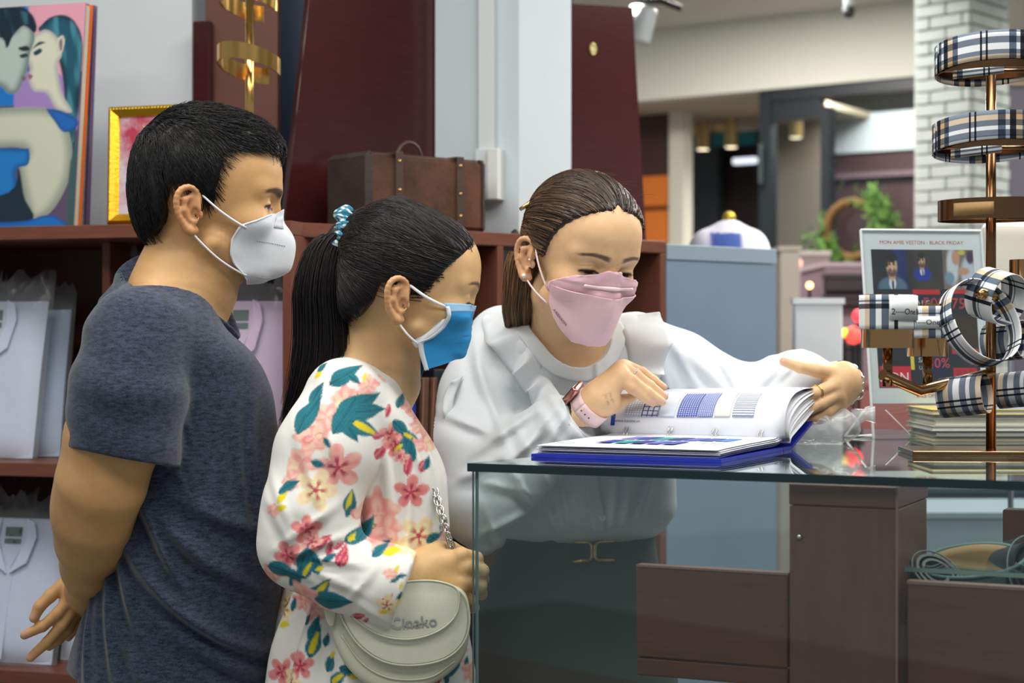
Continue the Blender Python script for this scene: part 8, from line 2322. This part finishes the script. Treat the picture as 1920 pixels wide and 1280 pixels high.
def build_staff():
    YB = 2.822; K = 1.107; ZF = CAM_H * (1 - 1 / K)
    root = thing('person', 'person in white ruffled blouse and pink boat-shaped mask behind the glass counter', 'person', loc=(P(1085, 0, YB)[0], YB, 0))
    R = rot(-60, 19, -3)
    lf = R[:, 1].astype(float)
    O = P(1001, 494, 2.592) + .068 * lf
    H = Head(O, R, 0.96, False, lid=0.54, jaw=.96, low=1.08, nose=.92)
    def row(py, cx, Y, rx, ry, yw=-62):
        q = P(cx, py, Y); return (q[2], q[0], q[1], rx, ry, yw)
    TOR = LoftZ([row(1008, 1085, 2.862, .105, .125), row(990, 1090, 2.852, .122, .134), row(958, 1092, 2.842, .142, .15), row(920, 1090, 2.837, .14, .155), row(850, 1085, 2.832, .128, .155),
                 row(770, 1082, 2.827, .122, .158), row(700, 1085, 2.812, .112, .165), row(650, 1084, 2.797, .092, .158), row(618, 1080, 2.782, .068, .12), row(598, 1076, 2.777, .05, .085)], 2.2)
    yr = 2.602
    # her right hand, spread on the page
    rf = [[P(1166, 711, yr), P(1184, 727, yr - .004), P(1206, 744, yr), P(1224, 755, yr + .004)],
          [P(1163, 697, yr + .006), P(1186, 714, yr), P(1215, 735, yr + .002), P(1241, 753, yr + .006)],
          [P(1166, 686, yr + .016), P(1192, 702, yr + .012), P(1219, 722, yr + .012), P(1246, 743, yr + .014)],
          [P(1172, 684, yr + .03), P(1204, 697, yr + .028), P(1226, 712, yr + .028), P(1245, 726, yr + .028)],
          [P(1130, 764, yr + .004), P(1150, 762, yr + .012), P(1168, 750, yr + .02), P(1184, 745, yr + .024)]]
    rr_ = [[.0092, .0082, .0072, .006], [.0092, .0082, .0072, .006], [.009, .008, .007, .0058], [.0085, .0072, .0062, .0052], [.0125, .0105, .0088, .007]]
    yl = 2.702
    lfg = [[P(1566, 722, yl), P(1528, 737, yl - .022), P(1492, 752, yl - .03), P(1460, 765, yl - .03)],
           [P(1570, 738, yl + .002), P(1537, 757, yl - .02), P(1505, 775, yl - .03), P(1472, 787, yl - .03)],
           [P(1573, 752, yl + .012), P(1550, 772, yl - .004), P(1526, 784, yl - .012), P(1500, 790, yl - .012)],
           [P(1574, 760, yl + .026), P(1556, 776, yl + .016), P(1538, 786, yl + .01), P(1520, 790, yl + .008)],
           [P(1566, 700, yl + .01), P(1532, 694, yl - .004), P(1500, 688, yl - .01), P(1470, 678, yl - .012)]]
    lr_ = [[.0105, .0098, .0085, .0068], [.0105, .0098, .0085, .007], [.010, .0092, .008, .0066], [.009, .008, .007, .006], [.0125, .0108, .0092, .007]]
    wl = P(1588, 716, 2.727)
    def neck_d(p):
        d = chain_d(p, [P(1052, 545, 2.667), P(1062, 600, 2.722), P(1078, 660, 2.787)], [.047, .048, .062], .03)
        return smin(d, ell_d(p, P(1086, 690, 2.792), (.065, .045, .055)), .03)
    def f_head(p):
        return smin(H.d(p), neck_d(p), .022)
    def f_body(p):
        d = smin(neck_d(p), TOR.d(p) + .016, .03)
        d = smin(d, chain_d(p, [P(945, 670, 2.802), P(905, 930, 2.662), P(1060, 800, 2.622)], [.038, .036, .03], .02), .02)
        return smin(d, chain_d(p, [P(1195, 675, 2.762), P(1400, 752, 2.782), P(1540, 722, 2.752)], [.036, .034, .028], .02), .02)
    def f_rh(p):
        d = chain_d(p, [P(1060, 800, 2.622), P(1100, 768, 2.612), P(1122, 748, yr + .004)], [.03, .0255, .0245], .01)
        d = smin(d, cap_d(p, P(1125, 745, yr), P(1162, 708, yr + .002), .021, .0135), .012)
        d = smin(d, cap_d(p, P(1125, 738, yr + .008), P(1162, 694, yr + .012), .021, .013), .012)
        d = smin(d, cap_d(p, P(1128, 738, yr + .02), P(1168, 688, yr + .026), .018, .0115), .012)
        d = smin(d, cap_d(p, P(1120, 756, yr), P(1140, 756, yr + .004), .02, .016), .012)
        for fg, rr in zip(rf, rr_): d = smin(d, chain_d(p, fg, rr, .003), .004)
        return d
    def f_lh(p):
        d = chain_d(p, [P(1530, 718, 2.767), P(1572, 712, 2.757), wl], [.03, .027, .025], .01)
        d = smin(d, cap_d(p, P(1580, 712, yl + .02), P(1564, 722, yl + .006), .025, .0175), .012)
        d = smin(d, cap_d(p, P(1584, 722, yl + .022), P(1570, 742, yl + .008), .024, .0165), .012)
        d = smin(d, cap_d(p, P(1584, 726, yl + .026), P(1573, 756, yl + .02), .022, .0145), .012)
        d = smin(d, cap_d(p, P(1578, 706, yl + .018), P(1560, 702, yl + .012), .021, .0145), .014)
        for fg, rr in zip(lfg, lr_): d = smin(d, chain_d(p, fg, rr, .003), .004)
        return d
    parts = []
    Oh = H.w((0, 0, 0))
    lo = Oh - np.array([.13, .15, .135]); hi = Oh + np.array([.14, .13, .165])
    parts.append(surf_nets(f_head, lo, hi, .002))
    parts.append(surf_nets(f_body, (P(840, 0, YB)[0], 2.462, P(0, 1040, YB)[2]), (P(1560, 0, YB)[0], YB + .2, lo[2] + .006), .008))
    parts.append(surf_nets(f_rh, (P(1070, 0, yr)[0], yr - .05, P(0, 800, yr)[2]), (P(1265, 0, yr)[0], yr + .08, P(0, 662, yr)[2]), .0017))
    parts.append(surf_nets(f_lh, (P(1440, 0, yl)[0], yl - .07, P(0, 815, yl)[2]), (P(1625, 0, yl)[0], yl + .1, P(0, 655, yl)[2]), .0017))
    tips = [(fg[3] + np.array([0, -.006, .002]), .0075) for fg in rf[:4]] + [(lfg[4][3] + np.array([0, -.004, .002]), .008)]
    def paint(V, C):
        q = H.loc(V)
        hm = (np.abs(q[:, 1]) < 0.1) & (q[:, 2] > -0.1) & (np.abs(q[:, 0]) < 0.16)
        C = np.where(hm[:, None], face_paint(H, C.copy(), q, (66, 48, 44), 1.0, brow_hi=-.001), C)
        for c_, r_ in tips: C = mixc(C, .65 * sstep(r_, r_ * .6, nrm(V - c_.astype(np.float32))), (230, 176, 160))
        tat = gauss(V, P(1142, 748, yr - .02), .006) * sstep(.1, .5, vnoise(V, 700, 4))
        C = mixc(C, .55 * tat, (60, 66, 60))
        for fg in rf[:4]: C = mixc(C, .2 * gauss(V, fg[1], .007), (196, 126, 96))
        return C
    skin_mesh('body', parts, (232, 191, 146), paint, root)

    # blouse
    c1 = P(1088, 788, 2.616).astype(np.float32); n1 = np.array(P(1105, 772, 2.610) - P(1050, 812, 2.627)); n1 = (n1 / np.linalg.norm(n1)).astype(np.float32)
    FOLD = ((900, 700, 80, 60, 10, .006), (925, 760, 70, 60, 9, .006), (880, 790, 20, 50, 9, .006), (900, 870, -30, 50, 9, .007), (950, 800, -35, 60, 9, .007), (985, 830, -40, 50, 7, .007), (1005, 800, -50, 50, 7, .005), (1045, 790, -60, 45, 7, .004),
            (940, 900, 15, 60, 9, .006), (1000, 930, 55, 70, 9, .009), (960, 965, -25, 60, 9, .009), (1030, 960, 70, 80, 8, .007), (1060, 950, 80, 80, 7, .006), (1150, 960, 96, 80, 8, .006), (1180, 940, 100, 80, 8, .006), (1215, 930, 110, 70, 8, .006), (1010, 870, 60, 70, 10, .006), (930, 985, 70, 40, 7, .006),
            (1290, 690, 60, 60, 9, .007), (1330, 700, 40, 60, 9, .006), (1380, 720, 65, 50, 8, .006), (1430, 715, -60, 50, 8, .006), (1455, 700, -50, 40, 6, .005), (1480, 695, -45, 35, 5, .005), (1250, 720, 75, 60, 9, .006),
            (1120, 720, 88, 80, 6, .003), (1020, 720, 60, 90, 10, .004), (1040, 820, 65, 80, 10, .004))
    nk = [P(1060, 590, 2.702), P(1082, 622, 2.702)]
    def blouse(p, hole=True):
        d = TOR.d(p, .015)
        s1 = chain_d(p, [P(945, 640, 2.802), P(908, 740, 2.762), P(892, 850, 2.702), P(905, 930, 2.662)], [.058, .066, .07, .062], .03)
        s1 = smin(s1, chain_d(p, [P(905, 935, 2.662), P(975, 862, 2.637), P(1045, 808, 2.627), P(1100, 776, 2.612)], [.06, .06, .049, .034], .02), .03)
        s1 = smin(s1, cap_d(p, P(885, 950, 2.662), P(905, 1012, 2.662), .05, .022), .03)
        s1 = smax(s1, (p - c1) @ n1, .003)
        d = smin(d, s1, .012)
        s2 = chain_d(p, [P(1190, 650, 2.772), P(1270, 696, 2.782), P(1350, 742, 2.782), P(1400, 752, 2.782)], [.055, .058, .056, .052], .03)
        s2 = smin(s2, chain_d(p, [P(1400, 752, 2.782), P(1465, 730, 2.772), P(1505, 714, 2.764), P(1550, 714, 2.757)], [.052, .05, .044, .028], .02), .02)
        d = smin(d, s2, .02)
        px = p[:, 0] * (F / 2.702) + 960; py = HY + (CAM_H - p[:, 2]) * (F / 2.702)
        fd = 0
        for (fx, fy, ang, ln, wd, am) in FOLD:
            fx = (fx - 960) * 1.0 + 960
            a_ = math.radians(ang)
            u = (px - fx) * math.cos(a_) + (py - fy) * math.sin(a_); v = -(px - fx) * math.sin(a_) + (py - fy) * math.cos(a_)
            fd = fd + am * np.exp(-(u / ln) ** 2) * (np.exp(-(v / wd) ** 2) - .7 * np.exp(-((v - 1.9 * wd) / (1.3 * wd)) ** 2))
        d = d - fd * (p[:, 1] < 2.822)
        d = d + .0016 * vnoise(p, 50, 77)
        if hole: d = smax(d, -chain_d(p, [nk[0] * 2 - nk[1], nk[0], nk[1]], [.052, .052, .056], .02), .003)
        return d
    V, Q = surf_nets(blouse, (P(820, 0, YB)[0], 2.462, P(0, 1048, YB)[2]), (P(1580, 0, YB)[0], YB + .22, P(0, 575, YB)[2]), .0046)
    BLM = mat('white_satin_blouse', (218, 225, 230), .5, sheen=.15, noise=(300, .02), spec=.35, sub=.03)
    bl = cloth_mesh('blouse', V, Q, BLM, root, sub=1)
    def srf(px, py, y=2.402, off=.003):
        """point of the blouse front seen along -y"""
        q = np.array([P(px, py, 2.702)], np.float32)
        ys = np.linspace(2.462, 3.002, 120)
        pts = np.stack([np.full(120, q[0, 0]), ys, np.full(120, q[0, 2])], 1).astype(np.float32)
        v = blouse(pts); i = int(np.argmax(v < 0)) if (v < 0).any() else 60
        g = grad(blouse, pts[i:i + 1])[0]
        return pts[i].astype(float) + g * off, g.astype(float)
    # collar band
    nkp = [nk[0] * 2 - nk[1], nk[0], nk[1]]
    def collar(p):
        k_ = chain_d(p, nkp, [.052, .052, .056], .02)
        return smax(smax(np.abs(blouse(p, False) - .001) - .003, k_ - .0215, .0015), .0005 - k_, .0015)
    V, Q = surf_nets(collar, nk[1] - np.array([.1, .11, .09]), nk[1] + np.array([.1, .12, .1]), .0025)
    link_obj('collar_band', np_mesh('collar_band', V, Q), BLM, bl, smooth=True)
    # button placket and buttons
    pl = [(1096, 676), (1098, 730), (1100, 790), (1104, 850), (1110, 910), (1118, 960), (1124, 995)]
    G = np.array([[srf(x_ + dx, y_, off=.004)[0] for dx in (-13, -5, 5, 13)] for x_, y_ in pl])
    G = np.stack([np.stack([dense(np.arange(7), G[:, j, k], 40)[1] for k in range(3)], 1) for j in range(4)], 1)
    MB().sheet(G, .003).build('placket', BLM, bl, smooth=True)
    BT = mat('pearl_button', (224, 226, 222), .25, coat=.4)
    for x_, y_ in ((1097, 661), (1104, 870), (1126, 968)):
        q, g = srf(x_, y_, off=.0065)
        MB().lathe(q, [(.0001, -.001), (.0052, -.001), (.0056, .0004), (.0046, .0016), (.0028, .0012), (.0001, .0012)], 20, axis=(0.2, -1, 0.2)).build('button', BT, bl, smooth=True)
    # ruffles over both shoulders
    def rpath(pts, off=.004): return [srf(a_, b_, off=off)[0] for a_, b_ in pts]
    p1 = rpath([(990, 606), (996, 640), (1010, 676), (1030, 712), (1050, 752), (1062, 790)])
    p1 = [P(972, 590, 2.822)] + p1
    o1 = [P(890, 590, 2.782) - p1[0], P(900, 640, 2.722) - p1[1], P(960, 690, 2.682) - p1[2], P(955, 725, 2.662) - p1[3], P(985, 752, 2.652) - p1[4], P(1000, 780, 2.652) - p1[5], P(1030, 805, 2.652) - p1[6]]
    MB().sheet(ruffle(p1, o1, [.06, .075, .055, .048, .044, .04, .03], 5.2, .011, [(-.2, -.9, .4)] * 7, n=130, m=9), .0012).build('ruffle', BLM, bl, smooth=True)
    p2 = [P(1160, 596, 2.762)] + rpath([(1170, 622), (1178, 660), (1182, 700), (1184, 745), (1184, 790)])
    o2 = [P(1240, 588, 2.742) - p2[0], P(1262, 610, 2.702) - p2[1], P(1262, 660, 2.682) - p2[2], P(1256, 705, 2.672) - p2[3], P(1245, 745, 2.662) - p2[4], P(1225, 790, 2.672) - p2[5]]
    MB().sheet(ruffle(p2, o2, [.062, .075, .07, .06, .05, .035], 3.4, .010, [(.25, -.95, .3)] * 6, n=120, m=9, ph=1.0), .0012).build('ruffle', BLM, bl, smooth=True)
    p3 = [P(868, 705, 2.702), P(852, 745, 2.682), P(850, 800, 2.672), P(862, 850, 2.662), P(862, 905, 2.662), P(866, 960, 2.662), P(880, 1015, 2.662)]
    MB().sheet(ruffle(p3, [(-1, .1, 0)] * 7, [.012, .018, .012, .02, .02, .02, .022], 4.5, .008, [(0, -1, .1)] * 7, n=90, m=6), .0012).build('sleeve_frill', BLM, bl, smooth=True)
    # cuff
    cax = n1.astype(float); ce1 = np.cross(cax, (0, 1, 0)); ce1 /= np.linalg.norm(ce1); ce2 = np.cross(cax, ce1)
    cc = c1.astype(float)
    MB().lathe(cc - cax * .035, [(.046, 0), (.0415, .012), (.037, .024), (.0345, .036), (.033, .037), (.031, .03)], 36, axis=cax, cap=False).build('cuff', BLM, bl, smooth=True)

    # skirt and belt
    SK = LoftZ([row(2080, 1060, 2.882, .19, .21), row(1500, 1065, 2.882, .18, .2), row(1280, 1068, 2.882, .165, .175), row(1120, 1072, 2.872, .145, .152), row(1040, 1080, 2.862, .12, .132), row(985, 1085, 2.857, .105, .122)], 2.2)
    V, Q = surf_nets(lambda p: SK.d(p, .01) + .004 * np.sin(p[:, 0] * 60 + 4 * np.sin(p[:, 2] * 6)) * sstep(1.0, .6, p[:, 2]), (P(830, 0, YB)[0], YB - .3, ZF + .2), (P(1330, 0, YB)[0], YB + .35, P(0, 975, YB)[2]), .01)
    sk = cloth_mesh('skirt', V, Q, mat('dark_green_wool', (52, 66, 66), .85, noise=(300, .1)), root, sub=1)
    GD = mat('pale_gold', (206, 170, 120), .28, metal=1.0)
    for sgn in (-1, 1):
        x0 = 1113 + sgn * 3; pts = [(x0 + sgn * 36, 1017), (x0 + sgn * 6, 1018), (x0, 1024), (x0, 1046), (x0 + sgn * 6, 1052), (x0 + sgn * 36, 1053)]
        yb = 2.727
        def bk(a_, b_):
            q_ = P(a_, b_, yb); ys = np.linspace(2.5, 2.9, 160); v_ = SK.d(np.stack([np.full(160, q_[0]), ys, np.full(160, q_[2])], 1).astype(np.float32), .01)
            return np.array([q_[0], ys[int(np.argmax(v_ < .004))] - .003, q_[2]])
        MB().tube([bk(a_, b_) for a_, b_ in pts], .0032, 8).build('belt_buckle', GD, sk, smooth=True)
    def legs(p):
        d = None
        for dx in (-.09, .09):
            e = chain_d(p, [(P(1062, 0, YB)[0] + dx, YB + .06, ZF + .3), (P(1062, 0, YB)[0] + dx, YB + .06, ZF + .09), (P(1062, 0, YB)[0] + dx + .03, YB - .06, ZF + .033)], [.05, .035, .032], .02)
            d = e if d is None else np.minimum(d, e)
        return d
    V, Q = surf_nets(legs, (P(1062, 0, YB)[0] - .2, YB - .2, ZF - .02), (P(1062, 0, YB)[0] + .25, YB + .2, ZF + .3), .015)
    cloth_mesh('tights', V, Q, mat('dark_cotton', (46, 48, 54), 0.9), root, sub=0)

    # hair
    tie = np.array([-.088, 0, .03], np.float32)
    poly = [(.098, .128), (.0925, .118), (.086, .104), (.076, .088), (.064, .07), (.05, .046), (.036, .022), (.024, .014), (.012, .03), (0, .037), (-.016, .036), (-.028, .024), (-.037, -.002), (-.05, -.03), (-.07, -.05), (-.09, -.04), (-.12, .02), (-.13, .2), (.1, .2)]
    def capd(q):
        d = ell_d(q, (0.0, 0, 0.06), (0.1, 0.084, 0.0915))
        d = smin(d, ell_d(q, (0.05, 0, 0.068), (0.0555, 0.0665, 0.061)), 0.03)
        d = smin(d, ell_d(q, (-.05, 0, .01), (.05, .06, .055)), .03)
        return smin(d, cap_d(q, (-.04, 0, .05), tie, .05, .03), .03)
    def mask2(q):
        ay = np.abs(q[:, 1])
        return poly_d(q[:, 0] + 2.2 * ay * ay + .012 * np.exp(-(ay / .006) ** 2) * (q[:, 2] > .09), q[:, 2], poly)
    def hair(p):
        q = H.loc(p); d = smax(capd(q) + .0015 * np.exp(-(q[:, 1] / .003) ** 2), mask2(q), .005)
        return (d + .0006 * np.sin(np.arctan2(q[:, 1], q[:, 2]) * 60)) * H.s
    V, Q = surf_nets(hair, H.w((0, 0, .05)) - .165, H.w((0, 0, .05)) + .165, .003)
    r2 = np.random.default_rng(21)
    n = 5200
    u = r2.normal(size=(n * 5, 3)); u /= np.linalg.norm(u, axis=1, keepdims=True)
    q = proj(capd, (np.array([0, 0, .05]) + u * np.array([.1, .08, .1])).astype(np.float32))
    mm = mask2(q); q = q[(mm < .0005 + .007 * r2.uniform(0, 1, len(q)) ** 3) & (np.abs(q[:, 1]) > .0015)][:n]; n = len(q)
    seg = 11
    t = np.linspace(0, 1, seg)[None, :, None]
    mid = (q + tie) / 2; mid[:, 1] = q[:, 1] * 1.5; mid[:, 2] = np.minimum(q[:, 2], .05 + .5 * q[:, 2]) 
    Ls = q[:, None] * (1 - t) ** 2 + 2 * t * (1 - t) * mid[:, None] + (tie + r2.normal(size=(n, 1, 3)) * .008) * t * t
    X = proj(capd, Ls.reshape(-1, 3).astype(np.float32), 0.0, 3)
    off = (r2.uniform(-.0003, .0016, n)[:, None] + .0006 * np.sin(np.linspace(0, 7, seg))[None]).reshape(-1)
    X = X + grad(capd, X) * off[:, None]
    W1 = (H.O + (X * H.s) @ R.T).reshape(n, seg, 3)
    V2, Q2 = strands('h', W1, .0007, .0006, None, None)
    # low tail falling behind the ear to the shoulder
    tw = H.w((-.07, -.04, .0))
    path = np.array([tw, P(985, 500, 2.662), P(978, 540, 2.672), P(975, 590, 2.702), P(985, 650, 2.782)])
    wid = np.array([.03, .03, .026, .024, .02]); m = 1800; sg = 12; ts = np.linspace(0, 1, sg); tt = np.linspace(0, 1, 5)
    C0 = np.stack([np.interp(ts, *dense(tt, path[:, k], 200)) for k in range(3)], 1); W0 = np.interp(ts, *dense(tt, wid, 200))
    ang = r2.uniform(0, 6.283, m); rad = r2.uniform(.2, 1, m) ** .5
    Ls = C0[None] + (W0[None] * rad[:, None])[:, :, None] * np.stack([np.cos(ang), .7 * np.sin(ang), 0 * ang], 1)[:, None] + np.cumsum(r2.normal(size=(m, sg, 3)) * .0007, axis=1)
    V3, Q3 = strands('h', Ls, .0007, .0004, None, None)
    fl = []
    for k in range(26):   # loose flyaway hairs on the crown
        th = r2.uniform(-.9, .9); s0 = H.w(proj(capd, np.array([[r2.uniform(-.02, .06), .07 * math.sin(th), .145]], np.float32))[0]); dv = np.array([r2.normal() * .02, r2.normal() * .01, r2.uniform(.006, .022)])
        fl.append([s0 + dv * a_ + np.array([dv[1], 0, -.012]) * a_ * a_ for a_ in np.linspace(0, 1, 6)])
    for sd in (-1, 1):   # eyelashes
        for k in range(14):
            y_ = .021 + .0019 * k; lz_ = .0215 + .013 * (.75 - 1.35 * H.lid) - .0035 * ((y_ - .033) / .0145) ** 2
            b0 = np.array([.0835 + math.sqrt(max(.0149 ** 2 - (y_ - .033) ** 2 - (lz_ - .0215) ** 2, 1e-6)), sd * y_, lz_])
            fl.append([H.w(b0 + np.array([.007 * t_, sd * (y_ - .033) * .3 * t_, -.002 * t_ + .0025 * t_ * t_])) for t_ in np.linspace(0, 1, 6)])
    V5, Q5 = strands('h', np.array(fl), .0003, .00014, None, None)
    nb = [len(V), len(V2), len(V3), len(V5)]
    V, Q = join_vq([(V, Q), (V2, Q2), (V3, Q3), (V5, Q5)])
    me = np_mesh('hair', V, Q)
    C = np.tile(np.array(lin((44, 33, 28))), (len(V), 1))
    sid = np.repeat(r2.uniform(0, 1, n), seg * 3); sid3 = np.repeat(r2.uniform(0, 1, m), sg * 3)
    a_ = nb[0]; b_ = a_ + nb[1]; c_ = b_ + nb[2]
    li = np.array(lin((150, 112, 76))); dk = np.array(lin((40, 30, 26)))
    qq = H.loc(V.astype(np.float32)); fac = sstep(.155, .06, qq[:, 2])
    C[a_:b_] = dk + (li - dk) * (np.clip(sid ** 2.2, 0, 1) * (.25 + .75 * fac[a_:b_]))[:, None]
    C[b_:c_] = dk + (li - dk) * (.2 + .8 * sid3 ** 1.2)[:, None]
    if len(me.vertices) == len(V): set_cols(me, C)
    link_obj('hair', me, mat('hair_brown', (50, 38, 32), .36, attr='Col', spec=.55), root, smooth=True)
    q = H.w(proj(capd, np.array([[-.05, -.07, .08]], np.float32), .002)[0]).astype(float)
    MB().tube([q + np.array([-.012, -.004, -.008]), q, q + np.array([.012, .006, .012])], [.0028, .0034, .002], 8).build('hair_clip', GD, root, smooth=True)

    # pink boat mask: upper flap and front panel
    ridge = [(.1, .020), (.1125, .008), (.123, -.006), (.1275, -.014), (.1295, -.024), (.128, -.040), (.122, -.06), (.112, -.078), (.1, -.092)]
    edge = [(.09, .046, .008), (.076, .056, -.001), (.066, .061, -.007), (.054, .0635, -.013), (.047, .065, -.022), (.05, .063, -.044), (.06, .056, -.064), (.072, .046, -.08), (.084, .03, -.094)]
    G = half_mirror(mask_loft(ridge, edge, 19, 41, .008))
    nt_ = 41
    PK = mat('pink_nonwoven', (238, 200, 206), .8, bump=(500, .06), sub=.04); PK2 = mat('pink_flap', (232, 190, 200), .75); 
    Wd = push_ray(f_head, relax(push_ray(f_head, (H.O + (G.reshape(-1, 3) * H.s) @ R.T.astype(float)).reshape(G.shape), H.w((.045, 0, -.02)), .0045), 2), H.w((.045, 0, -.02)), .003)
    fwd = R[:, 0].astype(float)
    k0 = 14
    mk = MB().sheet(Wd[k0 - 1:] + fwd * .003, .0014).build('face_mask', PK, root, smooth=True, angle=50)
    mk['label'] = 'pink boat-shaped mask'
    up = Wd[:k0 + 4].copy()
    cut = np.abs(np.arange(up.shape[1]) - 18)
    for j in range(up.shape[1]):     # notch at the bridge of the nose
        up[0, j] += -R[:, 2].astype(float) * .006 * math.exp(-(cut[j] / 1.6) ** 2)
    up[8:] -= fwd * .0022
    MB().sheet(up, .0012).build('upper_flap', PK2, mk, smooth=True)
    MB().sheet(np.array([[Wd[7 + i, j] + fwd * .0015 for j in range(9, 29)] for i in range(3)]), .0008).build('nose_strip', mat('pink_ridge', (244, 214, 220), .6), mk, smooth=True)
    ch = H.w((.05, -.066, -.018)).astype(float)
    def on(i, j, o=.003):
        c_ = H.w((.05, 0, -.02)); dv = Wd[i, j] - c_; dv /= np.linalg.norm(dv); return Wd[i, j] + dv * o
    xa = on(26, 4) - on(26, 2); ya_ = on(23, 3) - on(29, 3)
    xv = on(29, 6) - on(24, 1)
    text_mesh('print', 'AIREXAON', .0062, frame_m(on(26, 4, .0045), on(31, 7) - on(21, 1), on(22, 6) - on(30, 4)), mat('grey_print', (120, 96, 100), .8), mk, .0002)
    EL = mat('pink_elastic', (244, 222, 226), .7)
    ear_t = H.w((.0, -.0765, .031)); ear_b = H.w((-.004, -.0755, -.026)); beh = H.w((-.02, -.082, .004))
    a0 = on(16, 0, .002); a1 = on(22, 0, .002)
    for a_, e_, rr in ((a0, ear_t, .0014), (a1, ear_b, .0014)):
        MB().tube([a_ * (1 - t_) + e_ * t_ + np.array([-.003, -.005, 0]) * math.sin(math.pi * t_) for t_ in np.linspace(0, 1, 9)], rr, 8).build('ear_loop', EL, mk, smooth=True)
    PE = mat('pearl', (236, 230, 220), .2, coat=.5)
    for (ex, ez, r_) in ((.0, -.022, .0042), (.006, .006, .0024)):
        MB().lathe(H.w((ex - .004, -.083 + .002, ez)), [(.0001, -r_), (r_ * .7, -r_ * .7), (r_, 0), (r_ * .7, r_ * .7), (.0001, r_)], 14, axis=(0, -1, 0), cap=False).build('earring', PE, root, smooth=True)

    # watch on her right wrist
    wc = P(1106, 764, 2.609); wa = P(1125, 745, yr) - P(1085, 782, 2.622); wa /= np.linalg.norm(wa)
    w1 = np.cross(wa, (0, 0, 1)); w1 /= np.linalg.norm(w1); w2 = np.cross(w1, wa)     # w1 towards +/-y, w2 up
    if w1[1] > 0: w1 = -w1
    STR = mat('pink_silicone', (236, 206, 206), .55)
    ring = [[wc + (.0285) * (math.cos(t_) * w1 + math.sin(t_) * w2) + wa * s_ for s_ in np.linspace(-.011, .011, 4)] for t_ in np.linspace(0, 2 * math.pi, 41)]
    wt = MB().sheet(np.array(ring), .0022).build('wrist_watch', STR, root, smooth=True); wt['label'] = 'rose gold smart watch on pink strap'
    dv = (-.25 * w1 * -1 * -1 + .97 * w2); dv = w2 * .9 + w1 * .35 - wa * .1; dv /= np.linalg.norm(dv)
    e1 = wa - dv * (wa @ dv); e1 /= np.linalg.norm(e1); e2 = np.cross(dv, e1)
    RM = np.stack([e1, e2, dv], 1)
    MB().box(wc + dv * .033, (.033, .04, .0105), RM).build('watch_case', mat('rose_gold', (214, 150, 140), .22, metal=1.0), wt, smooth=True, bevel=.004, bseg=3)
    MB().box(wc + dv * .0386, (.027, .034, .0012), RM).build('watch_screen', mat('watch_glass', (40, 50, 54), .08, spec=.8), wt, bevel=.0005)
    HO = mat('strap_hole', (120, 92, 94), .8)
    for k in range(3):
        t_ = -.15 - .26 * k
        MB().cyl(wc + .0290 * (math.cos(t_) * w1 + math.sin(t_) * w2), wc + .0302 * (math.cos(t_) * w1 + math.sin(t_) * w2), .0014, 10).build('strap_hole', HO, wt)
    SV = mat('silver', (220, 220, 216), .2, metal=1.0); GO = mat('ring_gold', (222, 190, 110), .2, metal=1.0)
    def ring_on(a_, b_, t_, r_, mt, tr=.0011):
        c_ = a_ + (b_ - a_) * t_; ax = (b_ - a_) / np.linalg.norm(b_ - a_)
        u_ = np.cross(ax, (0, 0, 1)); u_ /= np.linalg.norm(u_); v_ = np.cross(ax, u_)
        MB().tube([c_ + r_ * (math.cos(k) * u_ + math.sin(k) * v_) for k in np.linspace(0, 2 * math.pi, 28, endpoint=False)], tr, 8, closed=True).build('finger_ring', mt, root, smooth=True)
    ring_on(rf[2][0], rf[2][1], .95, .0092, SV); ring_on(lfg[0][0], lfg[0][1], .85, .0108, GO, .0016)
    # chain bracelet on her left wrist
    br = bpy.data.objects.new('bracelet', None); COL.objects.link(br); br.parent = root; br.matrix_parent_inverse = parent_inv(root); br['label'] = 'chunky silver chain bracelet'
    ba = P(1560, 722, yl) - P(1592, 712, 2.742); ba /= np.linalg.norm(ba)
    u_ = np.cross(ba, (0, 1, 0)); u_ /= np.linalg.norm(u_); v_ = np.cross(ba, u_); bc = P(1585, 718, 2.730)
    if u_[2] < 0: u_ = -u_
    for k in range(16):
        a_ = 2 * math.pi * k / 16
        c_ = bc + .030 * (math.cos(a_) * u_ + math.sin(a_) * v_); tg = -math.sin(a_) * u_ + math.cos(a_) * v_; nr = math.cos(a_) * u_ + math.sin(a_) * v_
        s_ = ba if k % 2 else nr
        MB().tube([c_ + .0075 * math.cos(t_) * tg + .0042 * math.sin(t_) * s_ for t_ in np.linspace(0, 2 * math.pi, 14, endpoint=False)], .0014 if k % 3 else .002, 6, closed=True).build('chain_link', SV, br, smooth=True)
    return grow(root, K)
build_man()
build_customer()
build_staff()
